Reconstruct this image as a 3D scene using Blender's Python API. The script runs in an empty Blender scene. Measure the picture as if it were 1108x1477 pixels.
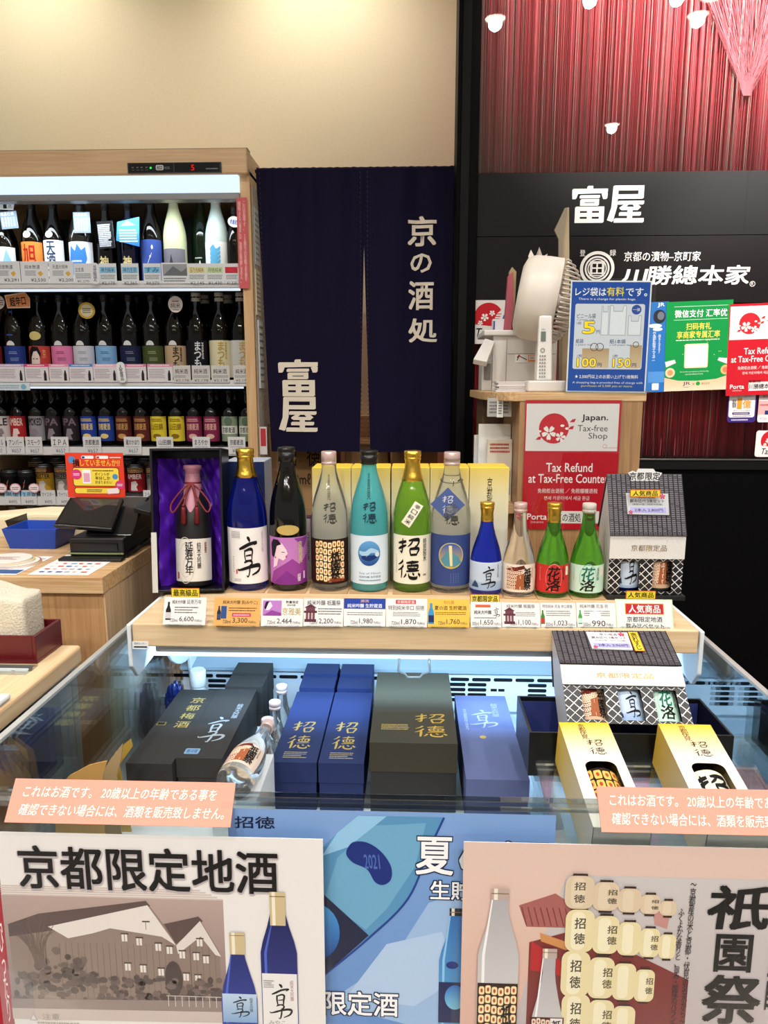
import bpy, bmesh, math, random
from mathutils import Vector, Matrix
random.seed(4)
SC = bpy.context.scene
COL = SC.collection
# ------------------------------------------------------------------ camera, world, exposure, lamps
F = 1050.0
CX, CY = 554.0, 738.5
PITCH, YAW = math.radians(10.18), math.radians(2.13)
EYE = Vector((0, 0, 1.45))
ROT = Matrix.Rotation(YAW, 3, 'Z') @ Matrix.Rotation(math.radians(90) - PITCH, 3, 'X')
cam_d = bpy.data.cameras.new('camera')
cam_d.sensor_fit = 'VERTICAL'; cam_d.sensor_height = 36.0; cam_d.sensor_width = 27.0
cam_d.lens = F / 1477.0 * 36.0
cam_d.clip_start = 0.02
cam = bpy.data.objects.new('camera', cam_d); COL.objects.link(cam)
cam.matrix_world = Matrix.Translation(EYE) @ ROT.to_4x4()
SC.camera = cam
SC.view_settings.view_transform = 'Standard'
SC.view_settings.look = 'None'
SC.view_settings.gamma = 1.0
SC.view_settings.use_curve_mapping = False
SC.view_settings.exposure = 0.0
SC.cycles.max_bounces = 10
SC.cycles.transparent_max_bounces = 16
SC.cycles.transmission_bounces = 8
SC.cycles.caustics_reflective = False
world = bpy.data.worlds.new('world'); SC.world = world
world.use_nodes = True
world.node_tree.nodes['Background'].inputs[0].default_value = (1.0, 0.96, 0.90, 1)
world.node_tree.nodes['Background'].inputs[1].default_value = 0.34

def lamp(name, kind, loc, target, energy, color=(1, 1, 1), size=0.5, size_y=None, spot=60, blend=0.6):
    d = bpy.data.lights.new(name, kind); d.energy = energy; d.color = color
    if kind == 'AREA':
        d.shape = 'RECTANGLE'; d.size = size; d.size_y = size_y or size
    elif kind == 'SPOT':
        d.spot_size = math.radians(spot); d.spot_blend = blend; d.shadow_soft_size = size
    else:
        d.shadow_soft_size = size
    o = bpy.data.objects.new(name, d); COL.objects.link(o)
    o.location = loc
    o.rotation_euler = (Vector(target) - Vector(loc)).to_track_quat('-Z', 'Y').to_euler()
    return o
WARM = (1.0, 0.965, 0.925)
DOWN = [(x, y) for y in (0.72, -0.9, -2.6) for x in (-1.5, -0.55, 0.42, 1.45)]
for x_, y_ in DOWN:
    lamp('downlight_lamp', 'SPOT', (x_, y_, 3.27), (x_, y_ + 0.25, 0), 58 if y_ > 0 else 112, WARM, 0.035, spot=150, blend=1.0)
lamp('wall_washer', 'SPOT', (-1.55, 2.78, 3.26), (-1.55, 3.3, 2.55), 20, (1.0, 0.92, 0.76), 0.05, spot=125, blend=0.9)
lamp('wall_washer', 'SPOT', (-0.40, 2.78, 3.26), (-0.38, 3.3, 2.55), 25, (1.0, 0.92, 0.76), 0.05, spot=125, blend=0.9)
for x_ in (0.84, 1.25, 1.75):
    lamp('added_thread_spot', 'SPOT', (x_, 1.0, 3.24), (x_ + .06, 2.5, 2.66), 640, (1.0, 0.94, 0.88), 0.03, spot=54, blend=0.9)  # spots added only to brighten the threads in the upper window

lamp('added_thread_spot', 'SPOT', (1.45, 0.9, 3.24), (1.05, 2.5, 1.42), 290, (1.0, 0.94, 0.88), 0.03, spot=30, blend=0.7)  # another added spot, brightens the threads in the lower window
# ------------------------------------------------------------------ pixel geometry
def ray(px, py):
    return ROT @ Vector(((px - CX) / F, -(py - CY) / F, -1.0))
def P(px, py, y):
    d = ray(px, py); return EYE + d * (y / d.y)
def G(px, py, z):
    d = ray(px, py); return EYE + d * ((z - EYE.z) / d.z)
def XA(px, py, y):
    return P(px, py, y).x
def ZA(py, y, px=594):
    return P(px, py, y).z
def proj(v):
    c = ROT.transposed() @ (Vector(v) - EYE)
    return (CX + F * c.x / -c.z, CY - F * c.y / -c.z)

# ------------------------------------------------------------------ materials
def lin(h):
    h = h.lstrip('#')
    r = [int(h[i:i + 2], 16) / 255 for i in (0, 2, 4)]
    return tuple(c / 12.92 if c <= 0.04045 else ((c + 0.055) / 1.055) ** 2.4 for c in r)
MC = {}
def new_mat(name):
    m = bpy.data.materials.new(name); m.use_nodes = True
    return m, m.node_tree.nodes, m.node_tree.links, m.node_tree.nodes['Principled BSDF']
def mat(h, rough=0.5, metal=0.0, spec=0.5, bump=0.0, bscale=60, var=0.0, coat=0.0):
    k = ('m', h, rough, metal, spec, bump, bscale, var, coat)
    if k in MC: return MC[k]
    m, n, l, b = new_mat('surface'); c = lin(h)
    b.inputs['Base Color'].default_value = (*c, 1)
    b.inputs['Roughness'].default_value = rough
    b.inputs['Metallic'].default_value = metal
    b.inputs['Specular IOR Level'].default_value = spec
    b.inputs['Coat Weight'].default_value = coat
    if bump or var:
        tc = n.new('ShaderNodeTexCoord'); t = n.new('ShaderNodeTexNoise')
        t.inputs['Scale'].default_value = bscale; t.inputs['Detail'].default_value = 4
        l.new(tc.outputs['Object'], t.inputs['Vector'])
        if bump:
            bp = n.new('ShaderNodeBump'); bp.inputs['Strength'].default_value = bump; bp.inputs['Distance'].default_value = 0.003
            l.new(t.outputs['Fac'], bp.inputs['Height']); l.new(bp.outputs['Normal'], b.inputs['Normal'])
        if var:
            r = n.new('ShaderNodeValToRGB')
            r.color_ramp.elements[0].color = (*[x * (1 - var) for x in c], 1); r.color_ramp.elements[0].position = 0.3
            r.color_ramp.elements[1].color = (*[min(1, x * (1 + var)) for x in c], 1); r.color_ramp.elements[1].position = 0.7
            l.new(t.outputs['Fac'], r.inputs['Fac']); l.new(r.outputs['Color'], b.inputs['Base Color'])
    MC[k] = m; return m
def wood(h1, h2, axis='X', scale=1.0, rough=0.45):
    k = ('w', h1, h2, axis, scale, rough)
    if k in MC: return MC[k]
    m, n, l, b = new_mat('wood')
    tc = n.new('ShaderNodeTexCoord'); mp = n.new('ShaderNodeMapping')
    s = {'X': (1.2, 30, 30), 'Y': (30, 1.2, 30), 'Z': (30, 30, 1.2)}[axis]
    mp.inputs['Scale'].default_value = tuple(v * scale for v in s)
    l.new(tc.outputs['Object'], mp.inputs['Vector'])
    t = n.new('ShaderNodeTexNoise'); t.inputs['Scale'].default_value = 4.0; t.inputs['Detail'].default_value = 6; t.inputs['Distortion'].default_value = 0.4
    l.new(mp.outputs['Vector'], t.inputs['Vector'])
    t2 = n.new('ShaderNodeTexNoise'); t2.inputs['Scale'].default_value = 14.0; t2.inputs['Detail'].default_value = 3
    l.new(mp.outputs['Vector'], t2.inputs['Vector'])
    mx = n.new('ShaderNodeMath'); mx.operation = 'MULTIPLY_ADD'; mx.inputs[1].default_value = 0.35
    l.new(t2.outputs['Fac'], mx.inputs[0]); l.new(t.outputs['Fac'], mx.inputs[2])
    r = n.new('ShaderNodeValToRGB')
    r.color_ramp.elements[0].color = (*lin(h1), 1); r.color_ramp.elements[0].position = 0.45
    r.color_ramp.elements[1].color = (*lin(h2), 1); r.color_ramp.elements[1].position = 0.85
    l.new(mx.outputs[0], r.inputs['Fac']); l.new(r.outputs['Color'], b.inputs['Base Color'])
    b.inputs['Roughness'].default_value = rough
    MC[k] = m; return m
def glass(h, rough=0.02, ior=1.45, trans=1.0):
    k = ('g', h, rough, ior, trans)
    if k in MC: return MC[k]
    m, n, l, b = new_mat('bottle_glass')
    b.inputs['Base Color'].default_value = (*lin(h), 1)
    b.inputs['Roughness'].default_value = rough
    b.inputs['IOR'].default_value = ior
    b.inputs['Transmission Weight'].default_value = trans
    MC[k] = m; return m
def pane(tint='#f4f8f8', refl=0.06, rough=0.0):
    k = ('p', tint, refl, rough)
    if k in MC: return MC[k]
    m, n, l, b = new_mat('clear_pane'); n.remove(b)
    tr = n.new('ShaderNodeBsdfTransparent'); tr.inputs[0].default_value = (*lin(tint), 1)
    gl = n.new('ShaderNodeBsdfGlossy'); gl.inputs['Roughness'].default_value = rough; gl.inputs[0].default_value = (1, 1, 1, 1)
    lw = n.new('ShaderNodeLayerWeight'); lw.inputs[0].default_value = 0.25
    mul = n.new('ShaderNodeMath'); mul.operation = 'MULTIPLY_ADD'; mul.inputs[1].default_value = 0.6 if refl > .01 else .25; mul.inputs[2].default_value = refl * 0.6
    l.new(lw.outputs['Fresnel'], mul.inputs[0])
    mx = n.new('ShaderNodeMixShader'); l.new(mul.outputs[0], mx.inputs[0]); l.new(tr.outputs[0], mx.inputs[1]); l.new(gl.outputs[0], mx.inputs[2])
    l.new(mx.outputs[0], n['Material Output'].inputs['Surface'])
    MC[k] = m; return m
def emit(h, s):
    k = ('e', h, s)
    if k in MC: return MC[k]
    m, n, l, b = new_mat('lamp_glow'); n.remove(b)
    e = n.new('ShaderNodeEmission'); e.inputs[0].default_value = (*lin(h), 1); e.inputs[1].default_value = s
    l.new(e.outputs[0], n['Material Output'].inputs['Surface'])
    MC[k] = m; return m
def printed(rough, coat=0.0, metal=0.0):
    k = ('pr', rough, coat, metal)
    if k in MC: return MC[k]
    m, n, l, b = new_mat('printed_paper')
    a = n.new('ShaderNodeAttribute'); a.attribute_name = 'Ink'
    l.new(a.outputs['Color'], b.inputs['Base Color'])
    b.inputs['Roughness'].default_value = rough; b.inputs['Coat Weight'].default_value = coat; b.inputs['Metallic'].default_value = metal
    b.inputs['Coat Roughness'].default_value = 0.08; b.inputs['Specular IOR Level'].default_value = 0.18
    MC[k] = m; return m
MATTE = printed(0.6)
GLOSS = printed(0.42)
GOLDM = mat('#e0b64a', 0.28, 1.0, bump=0.5, bscale=90)
GOLDINK = printed(0.3, 0, 0.75)
BLACKP = mat('#0b0b0d', 0.32)
WHITEP = mat('#e6e4df', 0.4)
DARKGL = mat('#050403', 0.06, spec=0.6)

# ------------------------------------------------------------------ mesh builder
EPS = 0.0001
TX = {}
def text_geo(s, bold, vert):
    k = (s, bold, vert)
    if k in TX: return TX[k]
    c = bpy.data.curves.new('t', 'FONT'); c.body = '\n'.join(s) if vert else s
    c.size = 1; c.resolution_u = 2; c.offset = bold
    if vert: c.align_x = 'CENTER'; c.space_line = 0.8
    o = bpy.data.objects.new('t', c)
    m = bpy.data.meshes.new_from_object(o)
    vs = [(v.co.x, v.co.y) for v in m.vertices]; fs = [tuple(p.vertices) for p in m.polygons]
    bpy.data.objects.remove(o); bpy.data.meshes.remove(m); bpy.data.curves.remove(c)
    if not vs: vs = [(0, 0), (1, 0), (1, 1)]; fs = []
    x0 = min(v[0] for v in vs); x1 = max(v[0] for v in vs); y0 = min(v[1] for v in vs); y1 = max(v[1] for v in vs)
    w = max(x1 - x0, 1e-6); h = max(y1 - y0, 1e-6)
    TX[k] = ([((x - x0) / w, (y - y0) / h) for x, y in vs], fs, w / h)
    return TX[k]
def circ(x, y, rx, ry=None, n=28, a0=0, a1=2 * math.pi):
    ry = rx if ry is None else ry
    full = abs(a1 - a0 - 2 * math.pi) < 1e-6
    return [(x + rx * math.cos(a0 + (a1 - a0) * i / (n if full else n - 1)), y + ry * math.sin(a0 + (a1 - a0) * i / (n if full else n - 1))) for i in range(n)]
def rrect(x0, y0, x1, y1, r, n=5):
    if x0 > x1: x0, x1 = x1, x0
    if y0 > y1: y0, y1 = y1, y0
    o = []
    for cx, cy, a in ((x1 - r, y1 - r, 0), (x0 + r, y1 - r, 90), (x0 + r, y0 + r, 180), (x1 - r, y0 + r, 270)):
        for i in range(n): o.append((cx + r * math.cos(math.radians(a + 90 * i / (n - 1))), cy + r * math.sin(math.radians(a + 90 * i / (n - 1)))))
    return o
def catmull(pts, n=8):
    if len(pts) < 3: return pts
    p = [pts[0]] + list(pts) + [pts[-1]]; o = []
    for i in range(1, len(p) - 2):
        for k in range(n):
            t = k / n
            o.append(tuple(0.5 * (2 * b + (c - a) * t + (2 * a - 5 * b + 4 * c - d) * t * t + (3 * b - a - 3 * c + d) * t ** 3) for a, b, c, d in zip(p[i - 1], p[i], p[i + 1], p[i + 2])))
    o.append(tuple(pts[-1])); return o

BLOCK = {'富': [(.43, .88, .57, 1.0), ((.0, .80), (1, .82), (1, .92), (.0, .92)), ((.0, .80), (.15, .80), (.10, .66), (.01, .66)), ((.85, .80), (1, .80), (.99, .66), (.90, .66)),
                (.22, .68, .78, .745), (.24, .48, .34, .635), (.66, .48, .76, .635), (.24, .575, .76, .635), (.24, .475, .76, .53),
                (.10, .0, .22, .43), (.80, .0, .92, .43), (.10, .33, .92, .43), (.10, .0, .92, .09), (.45, .0, .57, .43), (.10, .17, .92, .255)],
         '屋': [((.12, .89), (.98, .89), (.98, 1), (.12, 1)), ((.12, .95), (.25, .95), (.23, .42), (.13, .02), (-.02, .07), (.09, .42)), (.85, .66, .98, .95), (.22, .66, .98, .76),
                (.27, .50, 1.0, .58), ((.46, .50), (.58, .50), (.48, .40), (.36, .36), (.32, .41)), (.38, .345, .86, .415), ((.70, .50), (.80, .50), (.92, .40), (.82, .36)),
                (.56, .05, .68, .38), (.32, .19, .93, .27), (.18, .0, 1.02, .10)]}
class MB:
    def __init__(s, M=None, cut=None, ink=None):
        s.v = []; s.f = []; s.m = []; s.mats = []; s.sm = []; s.c = []; s.M = M; s.cut = cut; s.ink = ink or MATTE; s.k = 0
    def mi(s, m):
        if m not in s.mats: s.mats.append(m)
        return s.mats.index(m)
    def add(s, vs, fs, m, smooth=False):
        b = len(s.v)
        if isinstance(m, (str, tuple)):
            if isinstance(m, str):
                cs = [lin(m)] * len(vs)
            else:
                c0, c1 = lin(m[0]), lin(m[1]); ys = [p[1] for p in vs]; lo, hi = min(ys), max(ys); d = (hi - lo) or 1
                cs = []
                for p in vs:
                    t = (p[1] - lo) / d; cs.append(tuple(a + (e - a) * t for a, e in zip(c0, c1)))
            idx = s.mi(s.ink)
        else:
            cs = [(1, 1, 1)] * len(vs); idx = s.mi(m)
        s.v += [tuple(s.M(*p)) for p in vs] if s.M else [tuple(p) for p in vs]
        s.c += cs
        for f in fs:
            s.f.append(tuple(i + b for i in f)); s.m.append(idx); s.sm.append(smooth)
    def block(s, ch, x0, y0, x1, y1, m, l=2):
        # heavy squared shop-name characters, y0 bottom
        for r in BLOCK[ch]:
            p = [(r[0], r[1]), (r[2], r[1]), (r[2], r[3]), (r[0], r[3])] if len(r) == 4 and not isinstance(r[0], tuple) else r
            for q, w in ((0, 0), (.014, .012), (-.014, -.012)): s.poly([(x0 + (x1 - x0) * (a + q), y0 + (y1 - y0) * (b + w)) for a, b in p], m, l)
        return s
    # ---- solids
    def box(s, x0, x1, y0, y1, z0, z1, m):
        s.add([(x0, y0, z0), (x1, y0, z0), (x1, y1, z0), (x0, y1, z0), (x0, y0, z1), (x1, y0, z1), (x1, y1, z1), (x0, y1, z1)],
              [(0, 3, 2, 1), (4, 5, 6, 7), (0, 1, 5, 4), (1, 2, 6, 5), (2, 3, 7, 6), (3, 0, 4, 7)], m)
        return s
    def hexa(s, b, t, m):
        s.add(list(b) + list(t), [(0, 3, 2, 1), (4, 5, 6, 7), (0, 1, 5, 4), (1, 2, 6, 5), (2, 3, 7, 6), (3, 0, 4, 7)], m); return s
    def lathe(s, prof, m, n=32, c=(0, 0, 0), smooth=True, X=None, caps=True):
        vs = []; fs = []
        for r, z in prof:
            for i in range(n):
                a = 2 * math.pi * i / n
                p = Vector((r * math.cos(a), r * math.sin(a), z))
                if X: p = X @ p
                vs.append(tuple(p + Vector(c)))
        k = len(prof)
        for j in range(k - 1):
            for i in range(n):
                i2 = (i + 1) % n
                fs.append((j * n + i, j * n + i2, (j + 1) * n + i2, (j + 1) * n + i))
        s.add(vs, fs, m, smooth)
        if caps:
            b = len(s.v) - len(vs); idx = s.m[-1]
            s.f.append(tuple(b + i for i in reversed(range(n)))); s.m.append(idx); s.sm.append(False)
            s.f.append(tuple(b + (k - 1) * n + i for i in range(n))); s.m.append(idx); s.sm.append(False)
        return s
    def tube(s, pts, r, m, n=8):
        pts = [Vector(p) for p in pts]; vs = []; fs = []
        for i, p in enumerate(pts):
            t = (pts[min(i + 1, len(pts) - 1)] - pts[max(i - 1, 0)]).normalized()
            a = t.orthogonal().normalized() if i == 0 else (pa - t * pa.dot(t)).normalized()
            pa = a; b = t.cross(a)
            rr = r[i] if isinstance(r, (list, tuple)) else r
            for k in range(n):
                q = 2 * math.pi * k / n; vs.append(tuple(p + (a * math.cos(q) + b * math.sin(q)) * rr))
        for j in range(len(pts) - 1):
            for k in range(n):
                k2 = (k + 1) % n; fs.append((j * n + k, j * n + k2, (j + 1) * n + k2, (j + 1) * n + k))
        fs.append(tuple(reversed(range(n)))); fs.append(tuple((len(pts) - 1) * n + k for k in range(n)))
        s.add(vs, fs, m, True); return s
    def prism(s, poly, fn, d0, d1, m):
        n = len(poly); vs = [fn(a, b, d0) for a, b in poly] + [fn(a, b, d1) for a, b in poly]
        fs = [tuple(reversed(range(n))), tuple(range(n, 2 * n))] + [(i, (i + 1) % n, n + (i + 1) % n, n + i) for i in range(n)]
        s.add(vs, fs, m); return s
    # ---- flat print (x, y in sheet units, l = layer)
    def sheet(s, vs, fs, m, l):
        s.k = (s.k + 1) % 24; l = l + s.k * .04
        if s.cut:
            bm = bmesh.new()
            bv = [bm.verts.new((x, y, 0)) for x, y in vs]
            for f in fs:
                try: bm.faces.new([bv[i] for i in f])
                except ValueError: pass
            xs = [v[0] for v in vs]; k = math.floor(min(xs) / s.cut) + 1
            while k * s.cut < max(xs):
                bmesh.ops.bisect_plane(bm, geom=bm.verts[:] + bm.edges[:] + bm.faces[:], plane_co=(k * s.cut, 0, 0), plane_no=(1, 0, 0)); k += 1
            bm.verts.index_update()
            vs = [(v.co.x, v.co.y) for v in bm.verts]; fs = [tuple(v.index for v in f.verts) for f in bm.faces]; bm.free()
        s.add([(x, y, l) for x, y in vs], fs, m, bool(s.cut)); return s
    def poly(s, pts, m, l=1): return s.sheet(pts, [tuple(range(len(pts)))], m, l)
    def rect(s, x0, y0, x1, y1, m, l=1): return s.poly([(x0, y0), (x1, y0), (x1, y1), (x0, y1)], m, l)
    def disc(s, x, y, rx, m, l=1, ry=None, n=28): return s.poly(circ(x, y, rx, ry, n), m, l)
    def ring(s, x, y, r, w, m, l=1, n=32):
        o = circ(x, y, r, None, n); i = circ(x, y, r - w, None, n)
        return s.sheet(o + i, [(k, (k + 1) % n, n + (k + 1) % n, n + k) for k in range(n)], m, l)
    def text(s, t, x0, y0, x1, y1, m, l=2, bold=0.0, vert=False, shear=0.0):
        """glyph box fitted to the rectangle; y0 is the bottom edge, y1 the top one (either direction of y)"""
        v, f, asp = text_geo(t, 0.0, vert)
        if x1 is None: x1 = x0 + asp * abs(y1 - y0)
        jit = [(0, 0)]
        if bold > .004:          # heavy faces: the same glyph set again a hair to each side
            W, H = x1 - x0, y1 - y0; e = bold * .5
            n = len(t)
            ex, ey = (e * W, e * H / n) if vert else (e * W / max(asp, .3), e * H)
            x0 += ex; x1 -= ex; y0 += ey; y1 -= ey
            jit = [(ex, ey), (-ex, ey), (ex, -ey), (-ex, -ey), (0, 0)]
        for jx, jy in jit:
            s.sheet([(x0 + (x1 - x0) * a + shear * b * (x1 - x0) + jx, y0 + (y1 - y0) * b + jy) for a, b in v], f, m, l)
        return s
    def stroke(s, pts, m, l=2, T=None):
        p = catmull([tuple(q) for q in pts], 7); L = []; R = []
        if T: p = [(*T(x, y), w * T.k) for x, y, w in p]
        for i, (x, y, w) in enumerate(p):
            a = p[max(i - 1, 0)]; b = p[min(i + 1, len(p) - 1)]
            dx, dy = b[0] - a[0], b[1] - a[1]; d = math.hypot(dx, dy) or 1
            L.append((x - dy / d * w, y + dx / d * w)); R.append((x + dy / d * w, y - dx / d * w))
        n = len(p)
        return s.sheet(L + R, [(i, i + 1, n + i + 1, n + i) for i in range(n - 1)], m, l)
    def glyph(s, strokes, x0, y0, x1, y1, m, l=2):
        class TT:
            k = (abs(x1 - x0) + abs(y1 - y0)) / 2
            def __call__(q, x, y): return (x0 + (x1 - x0) * x, y0 + (y1 - y0) * y)
        T = TT()
        for st in strokes: s.stroke(st, m, l, T)
        return s
    def lines(s, x0, y0, x1, y1, n, m, l=2, seed=1, fill=0.55):
        """rows of small dashes: print too small to read"""
        rg = random.Random(seed); h = (y1 - y0) / n
        for i in range(n):
            y = y0 + h * (i + 0.5); x = x0; end = x1 - (x1 - x0) * rg.choice((0, 0, 0.05, 0.25))
            st = (x1 - x0) * 0.02
            while x < end - st:
                w = st * rg.uniform(1.2, 4); s.rect(x, y - h * fill / 2, min(x + w, end), y + h * fill / 2, m, l); x += w + st * rg.uniform(0.4, 0.9)
        return s
    def slab(s, W, H, th, m):
        """the sheet's own body: W x H, th thick behind layer 0"""
        z = -th / EPS
        s.add([(0, 0, z), (W, 0, z), (W, H, z), (0, H, z), (0, 0, 0), (W, 0, 0), (W, H, 0), (0, H, 0)],
              [(0, 3, 2, 1), (4, 5, 6, 7), (0, 1, 5, 4), (1, 2, 6, 5), (2, 3, 7, 6), (3, 0, 4, 7)], m); return s
    def slabp(s, pts, th, m):
        z = -th / EPS; n = len(pts)
        s.add([(x, y, z) for x, y in pts] + [(x, y, 0) for x, y in pts],
              [tuple(range(n)), tuple(range(n, 2 * n))] + [(i, (i + 1) % n, n + (i + 1) % n, n + i) for i in range(n)], m); return s
    def build(s, name, parent=None, bevel=0, seg=2, world=False, solid=0, fix=True):
        me = bpy.data.meshes.new(name); me.from_pydata(s.v, [], s.f)
        for m in s.mats: me.materials.append(m)
        me.polygons.foreach_set('material_index', s.m); me.polygons.foreach_set('use_smooth', s.sm)
        at = me.color_attributes.new('Ink', 'FLOAT_COLOR', 'POINT')
        at.data.foreach_set('color', [x for c in s.c for x in (*c, 1.0)])
        me.update()
        if fix:
            bm = bmesh.new(); bm.from_mesh(me)
            bmesh.ops.recalc_face_normals(bm, faces=[f for f in bm.faces if all(not e.is_boundary for e in f.edges)]); bm.to_mesh(me); bm.free()
        o = bpy.data.objects.new(name, me); COL.objects.link(o)
        if parent is None:
            xs, ys, zs = zip(*s.v); c = Vector(((min(xs) + max(xs)) / 2, (min(ys) + max(ys)) / 2, min(zs)))
            me.transform(Matrix.Translation(-c)); o.location = c
        else:
            o.parent = parent
            if world:
                q = parent
                o.matrix_parent_inverse = (root_matrix(parent)).inverted()
        if bevel:
            b = o.modifiers.new('bevel', 'BEVEL'); b.width = bevel; b.segments = seg; b.limit_method = 'ANGLE'; b.angle_limit = math.radians(40)
        if solid:
            b = o.modifiers.new('solid', 'SOLIDIFY'); b.thickness = solid; b.offset = -1
        return o
def root_matrix(o):
    m = Matrix.LocRotScale(o.location, o.rotation_euler, o.scale)
    return root_matrix(o.parent) @ o.matrix_parent_inverse @ m if o.parent else m
def thing(name, label, cat, loc=(0, 0, 0), rz=0.0, group=None, rot=None):
    o = bpy.data.objects.new(name, None); COL.objects.link(o); o.empty_display_size = 0.02
    o.location = loc; o.rotation_euler = rot or (0, 0, rz)
    return tag(o, label, cat, group)
def tag(o, label, cat, group=None, kind=None):
    o['label'] = label; o['category'] = cat
    if group: o['group'] = group
    if kind: o['kind'] = kind
    return o
def struct(o): o['kind'] = 'structure'; return o
def plane(px0, py0, px1, py1, Yt, Yb=None, roll=0.0):
    """sheet map in photo-sized units: x right and y DOWN from the sheet's top left corner, standing at depth Yt (top) / Yb (bottom)"""
    Yb = Yt if Yb is None else Yb
    a = P(px0, py0, Yt); b = P(px0, py1, Yb); c = P(px1, py0, Yt); cb = P(px1, py1, Yb)
    W, H = px1 - px0, py1 - py0
    w = ((c.x - a.x) + (cb.x - b.x)) / 2; mx = (a.x + b.x + c.x + cb.x) / 4
    U = Vector((w / W, 0, 0)); V = Vector((0, b.y - a.y, b.z - a.z)) / H
    o = Vector((mx - w / 2, a.y, a.z))
    if roll:
        N0 = V.cross(U).normalized(); R = Matrix.Rotation(math.radians(roll), 3, N0)
        ctr = o + U * W / 2 + V * H / 2; U = R @ U; V = R @ V; o = ctr - U * W / 2 - V * H / 2
    N = -U.cross(V).normalized()
    if N.y > 0: N = -N
    f = lambda x, y, l=0: o + U * x + V * y + N * (l * EPS)
    f.W, f.H, f.o, f.U, f.V, f.N = W, H, o, U, V, N
    return f
def off(f, x0, y0):
    """draw with photo coordinates: shift the sheet's origin to (x0, y0)"""
    return lambda x, y, l=0: f(x - x0, y - y0, l)

# ------------------------------------------------------------------ drawn marks shared by prints
KYO = [[(.44, 1.0, .02), (.52, .96, .045), (.57, .90, .03)],
       [(.10, .70, .02), (.28, .75, .035), (.55, .83, .035), (.86, .86, .03), (.74, .80, .01)],
       [(.34, .68, .03), (.33, .55, .03), (.37, .38, .02)],
       [(.36, .66, .02), (.56, .70, .03), (.66, .66, .035), (.63, .52, .03), (.62, .40, .02)],
       [(.38, .53, .015), (.60, .55, .02)],
       [(.36, .40, .02), (.62, .41, .02)],
       [(.30, .36, .02), (.52, .40, .02), (.64, .34, .03), (.44, .22, .025), (.06, .16, .02), (.0, .20, .01)],
       [(.06, .16, .015), (.40, .22, .03), (.80, .27, .04), (.98, .24, .04), (.90, .12, .03), (.62, .03, .015)],
       [(.54, .30, .02), (.52, .14, .03), (.46, .0, .02), (.38, .02, .01)]]
SHO = [[(.02, .74, .02), (.22, .80, .04), (.40, .86, .03)], [(.24, 1.0, .03), (.23, .7, .045), (.20, .30, .04), (.10, .34, .012)],
       [(.02, .44, .02), (.2, .55, .04), (.40, .66, .02)], [(.50, .90, .02), (.72, .95, .04), (.94, .92, .05), (.86, .66, .03), (.76, .60, .012)],
       [(.68, .92, .03), (.60, .74, .03), (.46, .58, .015)], [(.54, .46, .03), (.56, .30, .04), (.60, .12, .03)],
       [(.54, .46, .03), (.78, .50, .04), (.94, .46, .04), (.86, .26, .03), (.82, .14, .02)], [(.58, .16, .03), (.84, .18, .03)]]
TOKU = [[(.26, .98, .04), (.16, .84, .03), (.02, .74, .012)], [(.28, .72, .04), (.16, .54, .03), (.0, .42, .012)], [(.20, .54, .04), (.19, .28, .045), (.17, .04, .03)],
        [(.40, .86, .02), (.66, .90, .04), (.92, .92, .02)], [(.66, 1.0, .03), (.64, .86, .03), (.60, .74, .02)],
        [(.44, .70, .03), (.48, .54, .03)], [(.44, .70, .03), (.70, .73, .03), (.90, .71, .04), (.86, .54, .03)], [(.60, .70, .02), (.61, .56, .02)], [(.74, .70, .02), (.73, .56, .02)], [(.48, .55, .03), (.86, .55, .03)],
        [(.40, .42, .02), (.66, .45, .03), (.94, .46, .02)], [(.40, .28, .04), (.34, .16, .03), (.28, .08, .012)],
        [(.50, .30, .03), (.52, .14, .04), (.66, .06, .045), (.84, .08, .04), (.86, .20, .012)], [(.66, .32, .03), (.74, .24, .035)], [(.90, .30, .03), (1.0, .18, .045)]]
def sho_toku(mb, x0, y0, x1, y1, m, l=2):
    """two brushed characters stacked; y0 bottom, y1 top"""
    h = y1 - y0
    mb.glyph(SHO, x0, y0 + h * 0.53, x1, y1, m, l); mb.glyph(TOKU, x0, y0, x1, y0 + h * 0.47, m, l)
def flower(mb, x, y, r, m, l=3, a0=90, c='#c8323a'):
    for k in range(5):
        a = math.radians(a0 + 72 * k)
        pts = []
        for t, w in ((0.12, 0.06), (0.5, .26), (.8, .30), (1.0, .16), (.9, 0), (1.0, -.16), (.8, -.30), (.5, -.26), (.12, -.06)):
            pts.append((x + r * (t * math.cos(a) - w * math.sin(a)), y + r * (t * math.sin(a) + w * math.cos(a))))
        mb.poly(pts, m, l)
    mb.disc(x, y, r * .13, c, l + 1, n=10)
def lanterns(mb, x0, y0, x1, y1, nx, ny, l=2, bg='#3a1a12', seed=3, c='#f0d9a4'):
    mb.rect(x0, y0, x1, y1, bg, l - 1)
    dx, dy = (x1 - x0) / nx, (y1 - y0) / ny
    for j in range(ny):
        for i in range(nx):
            x = x0 + dx * (i + .5); y = y0 + dy * (j + .5) + dy * .12 * math.sin(i * 1.7)
            mb.poly(rrect(x - abs(dx) * .43, y - abs(dy) * .43, x + abs(dx) * .43, y + abs(dy) * .43, min(abs(dx), abs(dy)) * .3), c, l)
            mb.disc(x, y, abs(dx) * .19, '#a8432c', l + 1, abs(dy) * .22, 10)
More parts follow.
